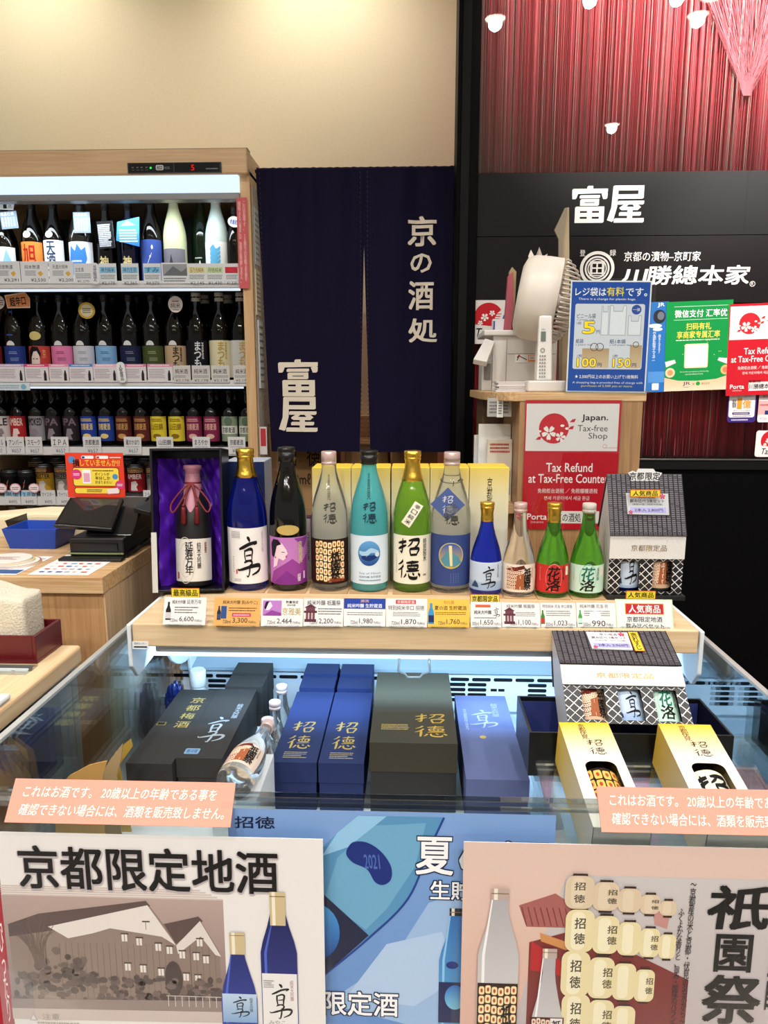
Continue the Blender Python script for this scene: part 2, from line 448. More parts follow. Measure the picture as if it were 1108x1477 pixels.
def taxfree(mb, x, y, s, l=2, txt='TaxFree'):
    """red fan of blossom over a blue curve, black lettering; centre x, y, half size s, y down"""
    pts = circ(x - .12 * s, y - .12 * s, .72 * s, .72 * s, 24, math.radians(150), math.radians(330))
    mb.poly([p for p in pts] + [(x + .30 * s, y - .30 * s), (x + .02 * s, y + .32 * s)], '#c4202c', l)
    for k in range(6):
        t = k / 5; mb.rect(x + (.30 - .28 * t) * s, y + (-.30 + .60 * t) * s, x + (.52 - .22 * t) * s, y + (-.26 + .60 * t) * s, '#c4202c', l)
    mb.poly([(x + .62 * s, y - .22 * s), (x + .84 * s, y - .26 * s), (x + .88 * s, y + .05 * s), (x + .62 * s, y + .50 * s), (x + .28 * s, y + .60 * s), (x + .52 * s, y + .20 * s)], '#1d62ae', l)
    for fx, fy, fr in ((-.30, -.12, .2), (.06, -.32, .15), (-.52, .16, .13)): flower(mb, x + fx * s, y + fy * s, fr * s, '#f6f2ee', l + 1)
    mb.text(txt, x - .80 * s, y + .86 * s, x + .86 * s, y + .42 * s, '#101014', l + 2, .02, shear=.06)
# ------------------------------------------------------------------ setting
OAK = wood('#b58a5c', '#d9b98c', 'X'); OAKZ = wood('#a87c50', '#c79c6c', 'Z', 0.8)
OAKV = wood('#8d6a47', '#b08a60', 'Z', 0.7)
MAPLE = wood('#d2b184', '#e6cca4', 'X', 0.7, 0.4); MAPLEY = wood('#d2b184', '#e6cca4', 'Y', 0.7, 0.4)
WALLP = mat('#e8dfc6', 0.75, spec=0.3, bump=0.15, bscale=120, var=0.03)
BLK = mat('#040405', 0.5, spec=.06); BLKS = mat('#0b0a0b', 0.55, spec=.15); CHAR = mat('#100f10', 0.5, spec=.2)
ZC = 3.3
struct(MB().box(-5, 5.0, -8, 3.4, -0.04, 0.0, mat('#a9a196', 0.25, var=0.05, bscale=3)).build('floor'))
cl = MB().box(-5, 5.0, -8, 3.4, ZC, ZC + 0.06, mat('#ece6da', 0.8)); struct(cl.build('ceiling'))
struct(MB().box(-3.2, 0.5, 3.3, 3.4, 0, ZC, WALLP).build('wall_back'))
YW = 2.44                                             # face of the glazed partition on the right
X0 = XA(657, 300, YW); X1 = XA(688, 300, YW); XR_ = 2.2
mb = MB(); mb.box(X0, X1, YW - 0.03, YW + 0.12, 0, ZC, BLK); mb.box(X0 + 0.012, X1 - 0.028, YW - 0.036, YW - 0.03, 0, ZC, BLKS)
struct(mb.build('trim_1', bevel=0.002))
zA, zB = ZA(250, YW), ZA(438, YW); zD = ZA(660, YW)
struct(MB().box(X1, XR_, YW, YW + 0.10, 0, zD - 0.035, BLK).build('wall_right'))
mb = MB(); mb.box(X1, XR_, YW - 0.012, YW + 0.1, zD - 0.035, zD, BLKS); mb.box(X1, XR_, YW - 0.016, YW - 0.01, zD - 0.004, zD + 0.001, mat('#6a6664', 0.3, 0.8))
struct(mb.build('trim_2', bevel=0.001))
struct(MB().box(X1, XR_, YW + 0.125, YW + 0.16, 0, ZC, mat('#d8525e', 0.7)).build('wall_far'))
PANE = pane('#f2f2f2', 0.06)
def window(name, z0, z1, m=PANE):
    o = struct(MB().box(X1, XR_, YW, YW + 0.006, z0, z1, m).build(name))
    return o
window('window_1', zA, ZC); window('window_2', zD, zB, pane('#f6f6f6', .005))
def threads(name, z0, z1, n, seed, label, dens, diag=False, reds=('#b0303e', '#9c2734', '#c24a52')):
    rg = random.Random(seed); mb = MB()
    ms = [mat(h, 0.6) for h in reds] + [mat('#e0c6bc', 0.5)]
    for i in range(n):
        x = X1 + 0.01 + (XR_ - X1 - 0.02) * rg.random(); y = YW + 0.035 + 0.08 * rg.random()
        m = ms[3] if rg.random() < dens else ms[rg.randrange(3)]
        r = 0.0008 + 0.0006 * rg.random()
        mb.tube([(x, y, z0), (x, y, z1)], r, m, 3)
    if diag:
        xa = XA(1068, 145, YW + .08); zk = ZA(146, YW + .08, 1068)
        for i in range(110):
            x = xa - 0.02 - 0.5 * (i / 110); mb.tube([(xa + 0.012 * rg.uniform(-1, 1), YW + .035, zk), (x, YW + .035 + .02 * rg.random(), ZC)], 0.001, mat('#d8808a', .6), 3)
        for i in range(60):
            x = xa + 0.03 + 0.5 * (i / 60); mb.tube([(xa + 0.012 * rg.uniform(-1, 1), YW + .035, zk), (x, YW + .035, ZC)], 0.001, mat('#d8808a', .6), 3)
    return tag(mb.build(name, fix=False), label, 'threads', kind='stuff')
threads('hanging_threads', zA, ZC, 2600, 2, 'curtain of pale and red threads behind the glass above the black shop signs', 0.10, True, ('#e4606c', '#d84a58', '#ea7c84'))
threads('hanging_threads', zD, zB, 1300, 5, 'curtain of dark red threads behind the glass below the black shop signs', 0.04, reds=('#d42c38', '#b41c28', '#e0424c'))
# black fascia signs
def fascia(py0, py1, m, yq, label, draw):
    f = plane(690, py0, 1150, py1, YW - 0.014)
    mb = MB()
    mb.box(X1, XR_, YW - 0.014, YW + 0.02, f(0, f.H).z, f(0, 0).z, m)
    mb.M = off(f, 690, py0); draw(mb)
    return tag(mb.build('shop_sign'), label, 'sign')
def d1(mb):
    mb.block('富', 827, 322, 877, 270, '#f4f2ee'); mb.block('屋', 880, 322, 930, 270, '#f4f2ee')
    mb.rect(1076.5, 250, 1077.5, 335, '#050505', 1)
fascia(250, 341, CHAR, 0, 'upper black fascia sign with bold white two-character shop name', d1)
def d2(mb):
    mb.ring(863, 388, 25, 4.5, '#f4f2ee'); mb.ring(863, 388, 18, 2.5, '#f4f2ee'); mb.ring(863, 388, 14, 1.6, '#f4f2ee')
    mb.text('田', 854, 397, 872, 379, '#f4f2ee', 3, .03); mb.rect(852.5, 377.5, 873.5, 378.8, '#f4f2ee'); mb.rect(852.5, 397.5, 873.5, 398.8, '#f4f2ee')
    mb.rect(852.5, 378, 853.8, 398, '#f4f2ee'); mb.rect(872.2, 378, 873.5, 398, '#f4f2ee')
    mb.text('登', 837, 370, 845, 361, '#f4f2ee'); mb.text('録', 880, 370, 889, 361, '#f4f2ee')
    mb.text('京都の漬物–京町家', 901, 378, 1011, 364, '#f4f2ee', 2, .012)
    mb.text('川', 898, 408, 934, 389, '#f4f2ee', 2, .05, shear=.1)
    mb.text('勝總本家', 934, 412, 1082, 384, '#f4f2ee', 2, .035, shear=.02)
    mb.ring(1088, 411, 4, .7, '#f4f2ee'); mb.text('R', 1086.2, 413.4, 1089.8, 408.6, '#f4f2ee')
fascia(342, 438, mat('#0f0a0b', 0.5, spec=.2), 0, 'lower dark sign with round crest and white pickle shop lettering', d2)

# downlights in the ceiling (they show as reflections in the partition's glass)
for i, (x, y) in enumerate(DOWN + [(-1.55, 2.78), (-0.40, 2.78), (0.84, 1.0), (1.25, 1.0), (1.75, 1.0), (1.45, 0.9)]):  # last four entries are fixtures for the added thread spots
    t = thing('ceiling_downlight', 'white round recessed downlight in the ceiling', 'ceiling light', (x, y, ZC), group='round downlights in the ceiling')
    MB().lathe([(0.075, -0.001), (0.075, -0.012), (0.055, -0.012), (0.052, -0.002)], WHITEP, 28).build('trim_ring', t)
    MB().lathe([(0.052, -0.008), (0.0505, -0.010)], emit('#fff1dc', 14), 24).build('diffuser', t)

# ------------------------------------------------------------------ noren curtain
YC = 2.60
zr = ZA(247, YC, 520); zb_ = ZA(651, YC, 520)
xl = XA(372, 300, YC); xm = XA(527, 640, YC); xr = XA(661, 300, YC)
NAVY = mat('#120d2b', 0.8, spec=0.15, bump=0.2, bscale=400)
nor = thing('noren_curtain', 'dark navy split cloth curtain with white brushed lettering hanging from a rod', 'curtain', (xl, YC, zr))
H_ = zr - zb_
def cloth(u, v):                     # u metres from the left edge, v metres below the rod
    k = min(1, v / H_)
    y = 0.016 * math.sin(u * 24 + 0.6 * math.sin(v * 3)) * (0.5 + .5 * k) + 0.006 * math.sin(u * 61 + v * 2) * (1.1 - k) + 0.005 * math.sin(v * 7 + u * 9) * k
    return y * (0.35 + 0.65 * (1 - abs(k - 0.1)))
def cmap(x, v, l=0):
    return Vector((xl + x, YC - 0.02 + cloth(x, v) - l * 0.0008, zr - v))
LW = xr - xl; XM = xm - xl; VS = zr - ZA(357, YC, 527)
def half(x0, x1, slit_left):
    NU, NV = 40, 60; vs = []; fs = []
    for j in range(NV + 1):
        v = H_ * j / NV; g = max(0, (v - VS) / (H_ - VS)); gap = 0.019 * g
        a = x0 + (gap if slit_left else 0) + (0.0 if slit_left else 0.027 * (v / H_)); b = x1 - (gap if not slit_left else 0) - (0.006 * v / H_ if slit_left else 0)
        for i in range(NU + 1): vs.append(tuple(cmap(a + (b - a) * i / NU, v)))
    for j in range(NV):
        for i in range(NU):
            q = j * (NU + 1) + i; fs.append((q, q + 1, q + NU + 2, q + NU + 1))
    return vs, fs
def panel(nm, x0, x1, sl, words):
    mb = MB(); vs, fs = half(x0, x1, sl); mb.add(vs, fs, NAVY, True)
    mb.add([(a, y + .0014, z) for a, y, z in vs], fs, NAVY, True)
    q = mb; q.M = cmap; q.cut = 0.012
    for t, px0, py0, px1, py1, bold in words:
        a = P(px0, py0, YC - .02); b = P(px1, py1, YC - .02)
        if t in BLOCK: q.block(t, a.x - xl, zr - a.z, b.x - xl, zr - b.z, '#efe4d2', 4)
        else: q.text(t, a.x - xl, zr - a.z, b.x - xl, zr - b.z, '#efe4d2', 4, bold * 1.3)
    for sx in (x0 + .012, x1 - .012):
        for k in range(60): q.rect(sx - .0008, k / 60 * H_ + .004, sx + .0008, k / 60 * H_ + .011, '#4a3f45', 2)
    q.build(nm, nor, world=True, fix=False)
panel('left_cloth', 0, XM, False, [('富', 403, 571, 458, 519, .055), ('屋', 404, 622, 456, 573, .055)])
panel('right_cloth', XM, LW, True, [('京', 588, 355, 630, 311, .03), ('の', 592, 393, 623, 365, .03), ('酒', 589, 447, 626, 405, .03), ('処', 589, 494, 631, 459, .03)])
MB().tube([(xl - .006, YC + .002, zr + .004), (XA(664, 246, YC) , YC + .002, zr + .004)], 0.006, mat('#3a2a1e', .4), 10).build('rod', nor, world=True)
mb = MB(); vs = []; NU = 60
mb.M = None
pv = [(xl + LW * i / NU, YC + .002 + .011 * math.cos(a), zr + .004 + .012 * math.sin(a) - .006 * (abs(math.sin(i * 1.3)) * .4)) for i in range(NU + 1) for a in [math.radians(q) for q in range(0, 360, 40)]]
mb.add(pv, [(i * 9 + k, i * 9 + (k + 1) % 9, (i + 1) * 9 + (k + 1) % 9, (i + 1) * 9 + k) for i in range(NU) for k in range(9)], NAVY, True)
mb.build('rod_pocket', nor, world=True, fix=False)

# wainscot ledge and cartons behind the curtain
struct(MB().box(-0.75, 0.14, 3.22, 3.3, 0, ZA(600, 3.22), MAPLE).build('trim_3'))
KRAFT = mat('#a9835a', 0.8, spec=.2, var=.04, bscale=8)
def carton(px0, px1, py0, py1, Y, d, label, text=(), zbase=None):
    zt = ZA(py0, Y); zb = zbase if zbase is not None else ZA(py1, Y)
    x0, x1 = XA(px0, py0, Y), XA(px1, py0, Y)
    t = thing('cardboard_carton', label, 'carton', ((x0 + x1) / 2, Y + d / 2, zb), group='cartons below the curtain')
    mb = MB(); mb.box(x0, x1, Y, Y + d, zb, zt, KRAFT); f = plane(px0, py0, px1, py1, Y - .0005); mb.M = off(f, px0, py0)
    for s, a, b, c, e in text: mb.text(s, a, e, c, b, '#2a2118', 2, .02)
    mb.build('body', t, world=True, bevel=.003)
    mb = MB(); mb.box(x0, x1, Y + d / 2 - .025, Y + d / 2 + .025, zt, zt + .0006, mat('#c9a878', .3)); mb.build('tape', t, world=True); mb = MB(); mb.box(x0 + (x1 - x0) * .02, x1 - (x1 - x0) * .02, Y - .0012, Y - .0004, zt - .012, zt - .004, mat('#8f6d48', .8))
    mb.build('lid_seam', t, world=True)
    return zt, zb
YK = 2.72
zs_ = ZA(733, YK)
st = thing('storage_shelf', 'low plain shelf under the cartons behind the bottles', 'shelf', (-.25, 2.9, 0))
x0, x1 = XA(380, 740, YK), XA(640, 740, YK)
MB().box(x0, x1, YK - .02, YK + .36, zs_ - .025, zs_, mat('#9c7c56', .5)).build('board', st, world=True)
for xx in (x0, x1 - .02): MB().box(xx, xx + .02, YK, YK + .34, 0, zs_ - .025, mat('#3b2f26', .6)).build('side_panel', st, world=True)
MB().box(x0 + .02, x1 - .02, YK + .32, YK + .34, .05, zs_ - .025, mat('#4a3a2c', .6)).build('back_panel', st, world=True)
carton(382, 480, 612, 733, YK, .3, 'brown carton printed with two large brand characters behind the dark bottle',
       [('招', 412, 648, 428, 672), ('徳', 443, 646, 462, 672), ('720mℓ ×', 410, 682, 460, 698)], zs_)
carton(497, 560, 640, 733, YK, .3, 'plain brown carton behind the turquoise bottle', (), zs_)
carton(566, 632, 636, 733, YK, .3, 'plain brown carton between the green bottle and the curtain', (), zs_)
# ------------------------------------------------------------------ bottles
P720 = [(.80, 0), (.94, .004), (1, .02), (1, .50), (.985, .55), (.94, .60), (.86, .655), (.75, .71), (.62, .765), (.50, .815), (.42, .86), (.385, .90), (.37, .935), (.41, .94), (.41, .955), (.37, .96), (.37, .985)]
P300 = [(.80, 0), (.95, .006), (1, .03), (1, .30), (.985, .36), (.93, .43), (.82, .51), (.68, .585), (.54, .66), (.44, .73), (.39, .79), (.365, .85), (.355, .90), (.40, .91), (.40, .93), (.355, .94), (.355, .98)]
PBEER = [(.82, 0), (1, .02), (1, .56), (.97, .61), (.86, .66), (.66, .72), (.48, .78), (.42, .84), (.40, .93), (.44, .94), (.44, .975), (.40, .98)]
def prad(prof, t):
    for (r0, z0), (r1, z1) in zip(prof, prof[1:]):
        if z0 <= t <= z1: return r0 + (r1 - r0) * (t - z0) / ((z1 - z0) or 1)
    return prof[-1][0]
def cyl(R, z0, h, rfun=None, a0=0.0, gap=.0004):
    """sheet on a bottle: x in radii of arc, y 0..1 up the sheet"""
    def f(x, y, l=0):
        z = z0 + h * y; r = (rfun(z) if rfun else R) + gap + l * .00022
        return (r * math.sin(x + a0), -r * math.cos(x + a0), z)
    return f
MESH = {}
def shared(key, fn, name, parent):
    """an object on cached mesh data, so repeats share it"""
    if key in MESH:
        o = bpy.data.objects.new(name, MESH[key]); COL.objects.link(o); o.parent = parent; return o
    o = fn().build(name, parent); MESH[key] = o.data; return o
def bottle(label, loc, R, H, prof, gm, cap, lab=None, group=None, face=True, name='sake_bottle', rot=None, n=40, mini=False):
    """cap = (z fraction where it starts, material, kind); lab = list of (part, z0, z1 in fractions, half angle, paper, draw, follow)"""
    rz = -math.atan2(loc[0], loc[1]) * .85 if face else 0
    t = thing(name, label, 'bottle', loc, rz, group, rot)
    key = (round(R, 4), round(H, 4), id(prof), gm.name)
    shared(('b',) + key, lambda: MB().lathe([(r * R, z * H) for r, z in prof], gm, n), 'glass_body', t)
    z0, cm, kind = cap
    rf = lambda z: prad(prof, min(z / H, .985)) * R
    def mkcap():
        mb = MB(); rn = prad(prof, .97) * R
        if kind == 'foil':
            zs = [z0 + (0.93 - z0) * k / 6 for k in range(7)]
            pr = [(rf(z * H) + .0008, z * H) for z in zs] + [(rn + .0028, .94 * H), (rn + .0028, .95 * H), (rn + .0014, .955 * H), (rn + .003, .962 * H), (rn + .003, .998 * H), (rn + .001, H)]
        elif kind == 'stopper':
            pr = [(rn + .001, z0 * H), (rn + .0035, z0 * H + .001), (rn + .0035, .965 * H), (rn + .0015, .968 * H), (rn + .0042, .972 * H), (rn + .0042, .995 * H), (rn + .002, H)]
        else:
            pr = [(rn + .0016, z0 * H), (rn + .0016, z0 * H + .006), (rn + .0006, z0 * H + .0068), (rn + .0016, z0 * H + .0076), (rn + .0016, H - .001), (rn + .0006, H)]
        mb.lathe(pr, cm, 28 if n > 24 else 16); return mb
    shared(('c', cm.name, kind, z0) + key, mkcap, 'cap', t)
    for part, a, b, half, paper, draw, follow in (lab or []):
        mb = MB(cyl(R, a * H, (b - a) * H, rf if follow else None), cut=.18 if n > 24 else .22, ink=MATTE)
        if paper:
            if follow:
                for k in range(6): mb.rect(-half, k / 6, half, (k + 1) / 6, paper, 0)
            else: mb.rect(-half, 0, half, 1, paper, 0)
        if draw: draw(mb)
        mb.build(part, t, fix=False)
    return t
# ------------------------------------------------------------------ refrigerated wall case with its rows of bottles
YF = 2.54
FX1 = XA(365, 420, YF); FX0 = XA(-70, 420, YF); FXI = FX1 - 0.034
zTop = ZA(219, YF, 200)
LWOOD = wood('#caa57a', '#dcbf98', 'X', 0.8); LWOODZ = wood('#c79c6c', '#dcb98c', 'Z', 0.8)
BACKD = mat('#08080a', 0.5); RAILW = mat('#d8d8d8', 0.35)
fr = thing('refrigerated_wall_case', 'tall open refrigerated case with wood header and shelves of bottles', 'display fridge', ((FX0 + FX1) / 2, YF + .3, 0))
def fpart(n, bevel=0, **k):
    pass
mb = MB(); mb.box(FX0, FXI, YF + .62, YF + .66, 0, zTop - .03, BACKD); mb.build('back_panel', fr, world=True)
mb = MB(); mb.box(FXI, FX1, YF, YF + .66, 0, zTop - .06, LWOODZ); mb.box(FX1, FX1 + .004, YF + .02, YF + .66, .1, zTop - .1, mat('#b9b2a4', .8, bump=1.0, bscale=160)); mb.build('right_side_panel', fr, world=True, bevel=.002)
mb = MB(); mb.box(FX0, FX0 + .034, YF, YF + .66, 0, zTop - .06, LWOODZ); mb.build('left_side_panel', fr, world=True, bevel=.002)
zh0 = ZA(256, YF, 200); zl0 = ZA(279, YF, 200)
mb = MB(); mb.box(FX0, FX1, YF - .03, YF + .66, zh0, zTop, LWOOD); mb.build('header', fr, world=True, bevel=.006)
mb = MB(); mb.box(FX0, FX1, YF - .02, YF + .02, zTop - .004, zTop + .003, mat('#7d786c', .4)); mb.build('top_trim', fr, world=True)
mb = MB(); mb.hexa([(FX0 + .03, YF - .012, zl0), (FXI, YF - .012, zl0), (FXI, YF + .05, zl0), (FX0 + .03, YF + .05, zl0)],
                   [(FX0 + .03, YF - .022, zh0), (FXI, YF - .022, zh0), (FXI, YF + .05, zh0), (FX0 + .03, YF + .05, zh0)], emit('#dcefff', 1.15)); mb.build('light_strip', fr, world=True)
mb = MB(); mb.box(FX0 + .03, FXI, YF - .005, YF + .04, zl0 - .022, zl0 - .001, mat('#8a8a8c', .4, .5)); mb.build('lamp_rail', fr, world=True, bevel=.002)
lamp('fridge_strip_light', 'AREA', ((FX0 + FXI) / 2, YF + .03, zl0 - .03), ((FX0 + FXI) / 2, YF + .22, 0.5), 2.4, (.86, .95, 1), FXI - FX0 - .1, .03)
f = plane(184, 235, 319, 250, YF - .036)
cp = thing('control_panel', 'slim black control panel with red digit on the wood header', 'control panel', f(67, 15) )
mb = MB(f); mb.slab(135, 15, .006, BLACKP); mb.build('panel_body', cp, world=True)
mb = MB(off(f, 184, 235), ink=GLOSS)
mb.rect(186, 236, 250, 249, '#101114', 1); mb.rect(252, 236, 317, 249, '#060607', 1)
mb.poly(rrect(225, 238.5, 236, 246, 2), '#c9ccd0', 2); mb.text('eco', 226.5, 245, 234.5, 240, '#16181c', 3, .05); mb.text('MODE', 237, 244.5, 245, 241, '#8a8f94', 2)
mb.text('5', 276, 247, 280.5, 238.5, emit('#ff2010', .9), 3, .03); mb.disc(217.5, 242.5, 1.6, emit('#30ff60', 1.2), 3, n=12)
for x in (190, 197, 203, 210): mb.rect(x, 241, x + 3, 242.5, '#6f747a', 2); mb.rect(x, 245, x + 4, 246, '#4f545a', 2)
mb.lines(297, 243, 314, 246, 1, '#7f858b'); mb.build('display', cp, world=True, fix=False)
ROWS = []
for i, (py0, py1) in enumerate(((405, 415), (548, 557), (645, 657), (717, 730))):
    z0, z1 = ZA(py1, YF + .012, 200), ZA(py0, YF + .012, 200)
    mb = MB(); mb.box(FX0 + .034, FXI, YF + .03, YF + .6, z1 - .022, z1 - .004, mat('#3a3a3c', .5)); mb.box(FX0 + .034, FXI, YF + .012, YF + .03, z0, z1, RAILW)
    mb.build('shelf', fr, world=True, bevel=.001); ROWS.append(z1 - .004)
    if i < 3:
        mb = MB(); mb.box(FX0 + .05, FXI - .02, YF + .035, YF + .05, z1 - .030, z1 - .023, emit('#e6f2ff', 1.0)); mb.build('shelf_lamp', fr, world=True)
zb5 = ZA(860, YF); mb = MB(); mb.box(FX0 + .034, FXI, YF + .02, YF + .62, zb5 - .05, zb5, mat('#8a8a88', .4)); mb.build('floor_tray', fr, world=True)
mb = MB(); mb.box(FX0 + .034, FXI, YF + .005, YF + .05, 0, zb5 - .05, LWOOD); mb.build('kick_panel', fr, world=True)
ROWS.append(zb5)

YBT = 2.69
def fx(px, py, y=YBT): return XA(px, py, y)
def rowH(i, top, y=YBT): return ZA(top, y, 200) - ROWS[i]
CAPB = mat('#141214', .3); CAPW = mat('#c9c4ba', .4); CAPS = mat('#a9a9a6', .3, .7)
DARK2 = mat('#060403', .05, spec=.4); GRN = mat('#0a1a0c', .06, spec=.45); NAVG = mat('#080d26', .06, spec=.45)
FRY = mat('#c9cfa6', .45); FRW = mat('#b9ccc8', .4); CLR = mat('#1c1a18', .08)
def plain(c, *marks):
    def d(mb):
        for t, x0, y0, x1, y1, col, v in marks: mb.text(t, x0, y0, x1, y1, col, 2, .03, v)
    return d
HB = rowH(0, 283); RB = .041
# row 1 -------------------------------------------------------------------
def l_blueblob(mb):
    mb.poly([(-.85, .55), (-.6, .92), (-.2, .78), (0, .95), (.3, .80), (.6, .88), (.7, .6), (.45, .35), (.1, .2), (-.3, .15), (-.8, .4)], '#3f84d6', 1); mb.lines(-.6, .5, .3, .58, 1, '#dbe8f6')
def l_fuji(mb):
    mb.poly([(-.1, .25), (.5, .95), (1.2, .3)], '#8ec3e0', 1); mb.poly([(-.1, .25), (1.2, .3), (1.2, .05), (-.1, .05)], '#7fae8a', 1); mb.disc(-.5, .4, .3, '#6fae9c', 1, .3); mb.disc(-.5, .4, .2, '#e8eef0', 2, .2)
def l_rock(mb):
    mb.poly([(-.9, .2), (-.3, .5), (-.1, .85), (.1, .5), (.6, .4), (.9, .2)], '#3a3844', 1); mb.rect(-1.1, .0, 1.1, .2, '#77757f', 1)
def l_star(mb):
    mb.stroke([(-.75, .1, .012), (.25, .7, .012)], '#c9d6ea', 1); mb.disc(.3, .83, .08, '#e9eef6', 1, .05, 8); mb.disc(.1, .62, .06, '#e9eef6', 1, .03, 8)
def l_sq(mb):
    for k in range(8): mb.stroke([(-.4, .1 + .1 * k, .04), (-.1, .16 + .1 * k, .06), (.15, .08 + .1 * k, .05), (.5, .15 + .1 * k, .04)], '#5aa6cf', 1)
r1 = [
 (12, .043, 300, DARK2, CAPB, '#dfeaf2', l_fuji, (.02, .50), 'dark bottle with a mountain landscape label under a hexagonal red and white tag'),
 (52, .040, 288, DARK2, CAPB, '#e58a3c', plain(0, ('旭', -.55, .46, .6, .95, '#b3201c', False), ), (.02, .51), 'dark bottle with orange label and red brushed character'),
 (83, .038, 288, DARK2, CAPB, '#dfe6ea', plain(0, ('天酒大', -.42, .12, .42, .97, '#24395e', True), ), (.02, .53), 'dark bottle with white label and three blue characters in a column'),
 (122, .045, 284, CLR, CAPB, '#e8eef4', l_blueblob, (.02, .49), 'dark bottle with a blue blot on its white label and a grey neck card'),
 (157, .034, 292, DARK2, CAPB, None, None, None, 'slim black bottle with gold lettering and a silver hanging leaflet'),
 (190, .034, 292, NAVG, CAPB, None, None, None, 'slim navy bottle with gold lettering and a bright blue hanging leaflet'),
 (222, .039, 284, DARK2, CAPB, '#38509c', l_star, (.02, .51), 'dark bottle with plain navy label crossed by a thin white line'),
 (255, .0405, 281, FRY, CAPS, '#77757f', l_rock, (.02, .40), 'frosted pale yellow bottle with a dark rocky picture label'),
 (287, .038, 276, GRN, CAPB, None, None, None, 'tall dark green bottle with small white arrow mark'),
 (315, .041, 283, FRW, CAPW, '#e9eef0', l_sq, (.02, .48), 'frosted pale bottle with light blue wave patterned label'),
 (341, .030, 300, DARK2, CAPB, '#d5ddd8', plain(0), (.02, .22), 'narrow dark bottle with white round neck tag at the case end'),
]
for cx, R, top, gm, cm, paper, draw, band, lab in r1:
    H = rowH(0, top); spec = []
    if paper: spec = [('label', band[0], band[1], 1.25, paper, draw, False)]
    if cx in (157, 190):
        def gd(mb): mb.text('神', -.45, .55, .45, .98, '#d8c48a', 2, .05); mb.text('力', -.3, .1, .3, .45, '#d8c48a', 2, .04)
        spec = [('label', .04, .36, 1.0, None, gd, False)]
    if cx == 287:
        def gd2(mb): mb.poly([(-.06, .2), (.06, .2), (.06, .5), (.2, .5), (0, .8), (-.2, .5), (-.06, .5)], '#e8efe8', 2); mb.lines(-.5, .85, .2, .95, 1, '#cfd8cf')
        spec = [('label', .10, .34, 1.0, None, gd2, False)]
    sil = [('shoulder_seal', .555, .635, .5, None, (lambda mb: mb.disc(-.1, .5, .38, '#dfe6e4', 1, .5)), True)] if cx in (52, 83) else []
    bottle(lab + (' on the top shelf' if len(lab.split()) < 13 else ''), (fx(cx, 400), YBT + (.06 if cx == 287 else 0), ROWS[0] + .0005), R, H, P720, gm, (.90, cm, 'screw'), spec + sil, 'sake bottles on the top fridge shelf', n=24, face=False)
def hang(px0, py0, px1, py1, Y, label, draw, cat='tag', roll=0, th=.0012, shape=None, group=None, name='hanging_tag', ink=MATTE, base='#e4e6e8'):
    f = plane(px0, py0, px1, py1, Y, None, roll); mb = MB(f, ink=ink)
    if shape: mb.slabp([(x - px0, y - py0) for x, y in shape], th, base)
    else: mb.slab(f.W, f.H, th, base)
    mb.M = off(f, px0, py0); draw(mb)
    return tag(mb.build(name), label, cat, group)
YT = YBT - .058
hang(-8, 279, 22, 303, YT, 'hexagonal white tag with red and black handwriting at the top shelf end', lambda m: (m.text('ラスト', -6, 291, 16, 281, '#c0202a', 2, .04), m.text('1', 4, 301, 9, 292, '#20242c', 2, .04), m.text('点', 11, 300, 16, 295, '#20305c', 2)), shape=[(-8, 279), (17, 280), (22, 288), (18, 303), (-8, 302)])
hang(1, 305, 25, 330, YT, 'grey blue neck card with white columns of print beside the hexagonal tag', lambda m: (m.rect(1, 305, 25, 330, '#76889c', 1), m.text('商品仕様', 2, 311, 21, 306, '#e6ecf2', 2), [m.lines(3 + 4 * k, 313, 5.5 + 4 * k, 327, 7, '#ccd6e0', 2, k) for k in range(5)]), roll=4)
hang(106, 306, 130, 336, YT, 'grey blue neck card with white columns of print over the blue blot label', lambda m: (m.rect(106, 306, 130, 336, '#8496ac', 1), m.text('商品仕様', 108, 312, 126, 307, '#eef2f6', 2), [m.lines(108 + 4 * k, 314, 110.5 + 4 * k, 333, 9, '#dbe3ea', 2, k) for k in range(5)]))
hang(141, 319, 164, 358, YT, 'silver and black leaflet hanging on the slim black bottle', lambda m: (m.rect(141, 319, 164, 358, '#17181c', 1), m.lines(142, 323, 160, 356, 12, '#b9bdc4', 2, 4, .8)), roll=3)
hang(168, 314, 202, 357, YT, 'bright blue leaflet hanging on the slim navy bottle', lambda m: (m.poly([(170, 320), (202, 313), (200, 356), (167, 347)], ('#5fb9e4', '#2f6fc8'), 1), m.lines(172, 330, 198, 350, 5, '#cfeaf6', 2, 5, .5), m.poly([(174, 326), (184, 318), (196, 325)], '#d6eef8', 2)), shape=[(170, 320), (202, 313), (200, 356), (167, 347)], base='#3f86cf')
hang(329, 312, 347, 328, YT + .015, 'oval white tag with blue writing hanging at the right end of the top shelf', lambda m: m.text('数量限定', 332, 324, 345, 317, '#2a4a9a', 2, .03), shape=circ(338, 320, 9.5, 8, 20), roll=-12)
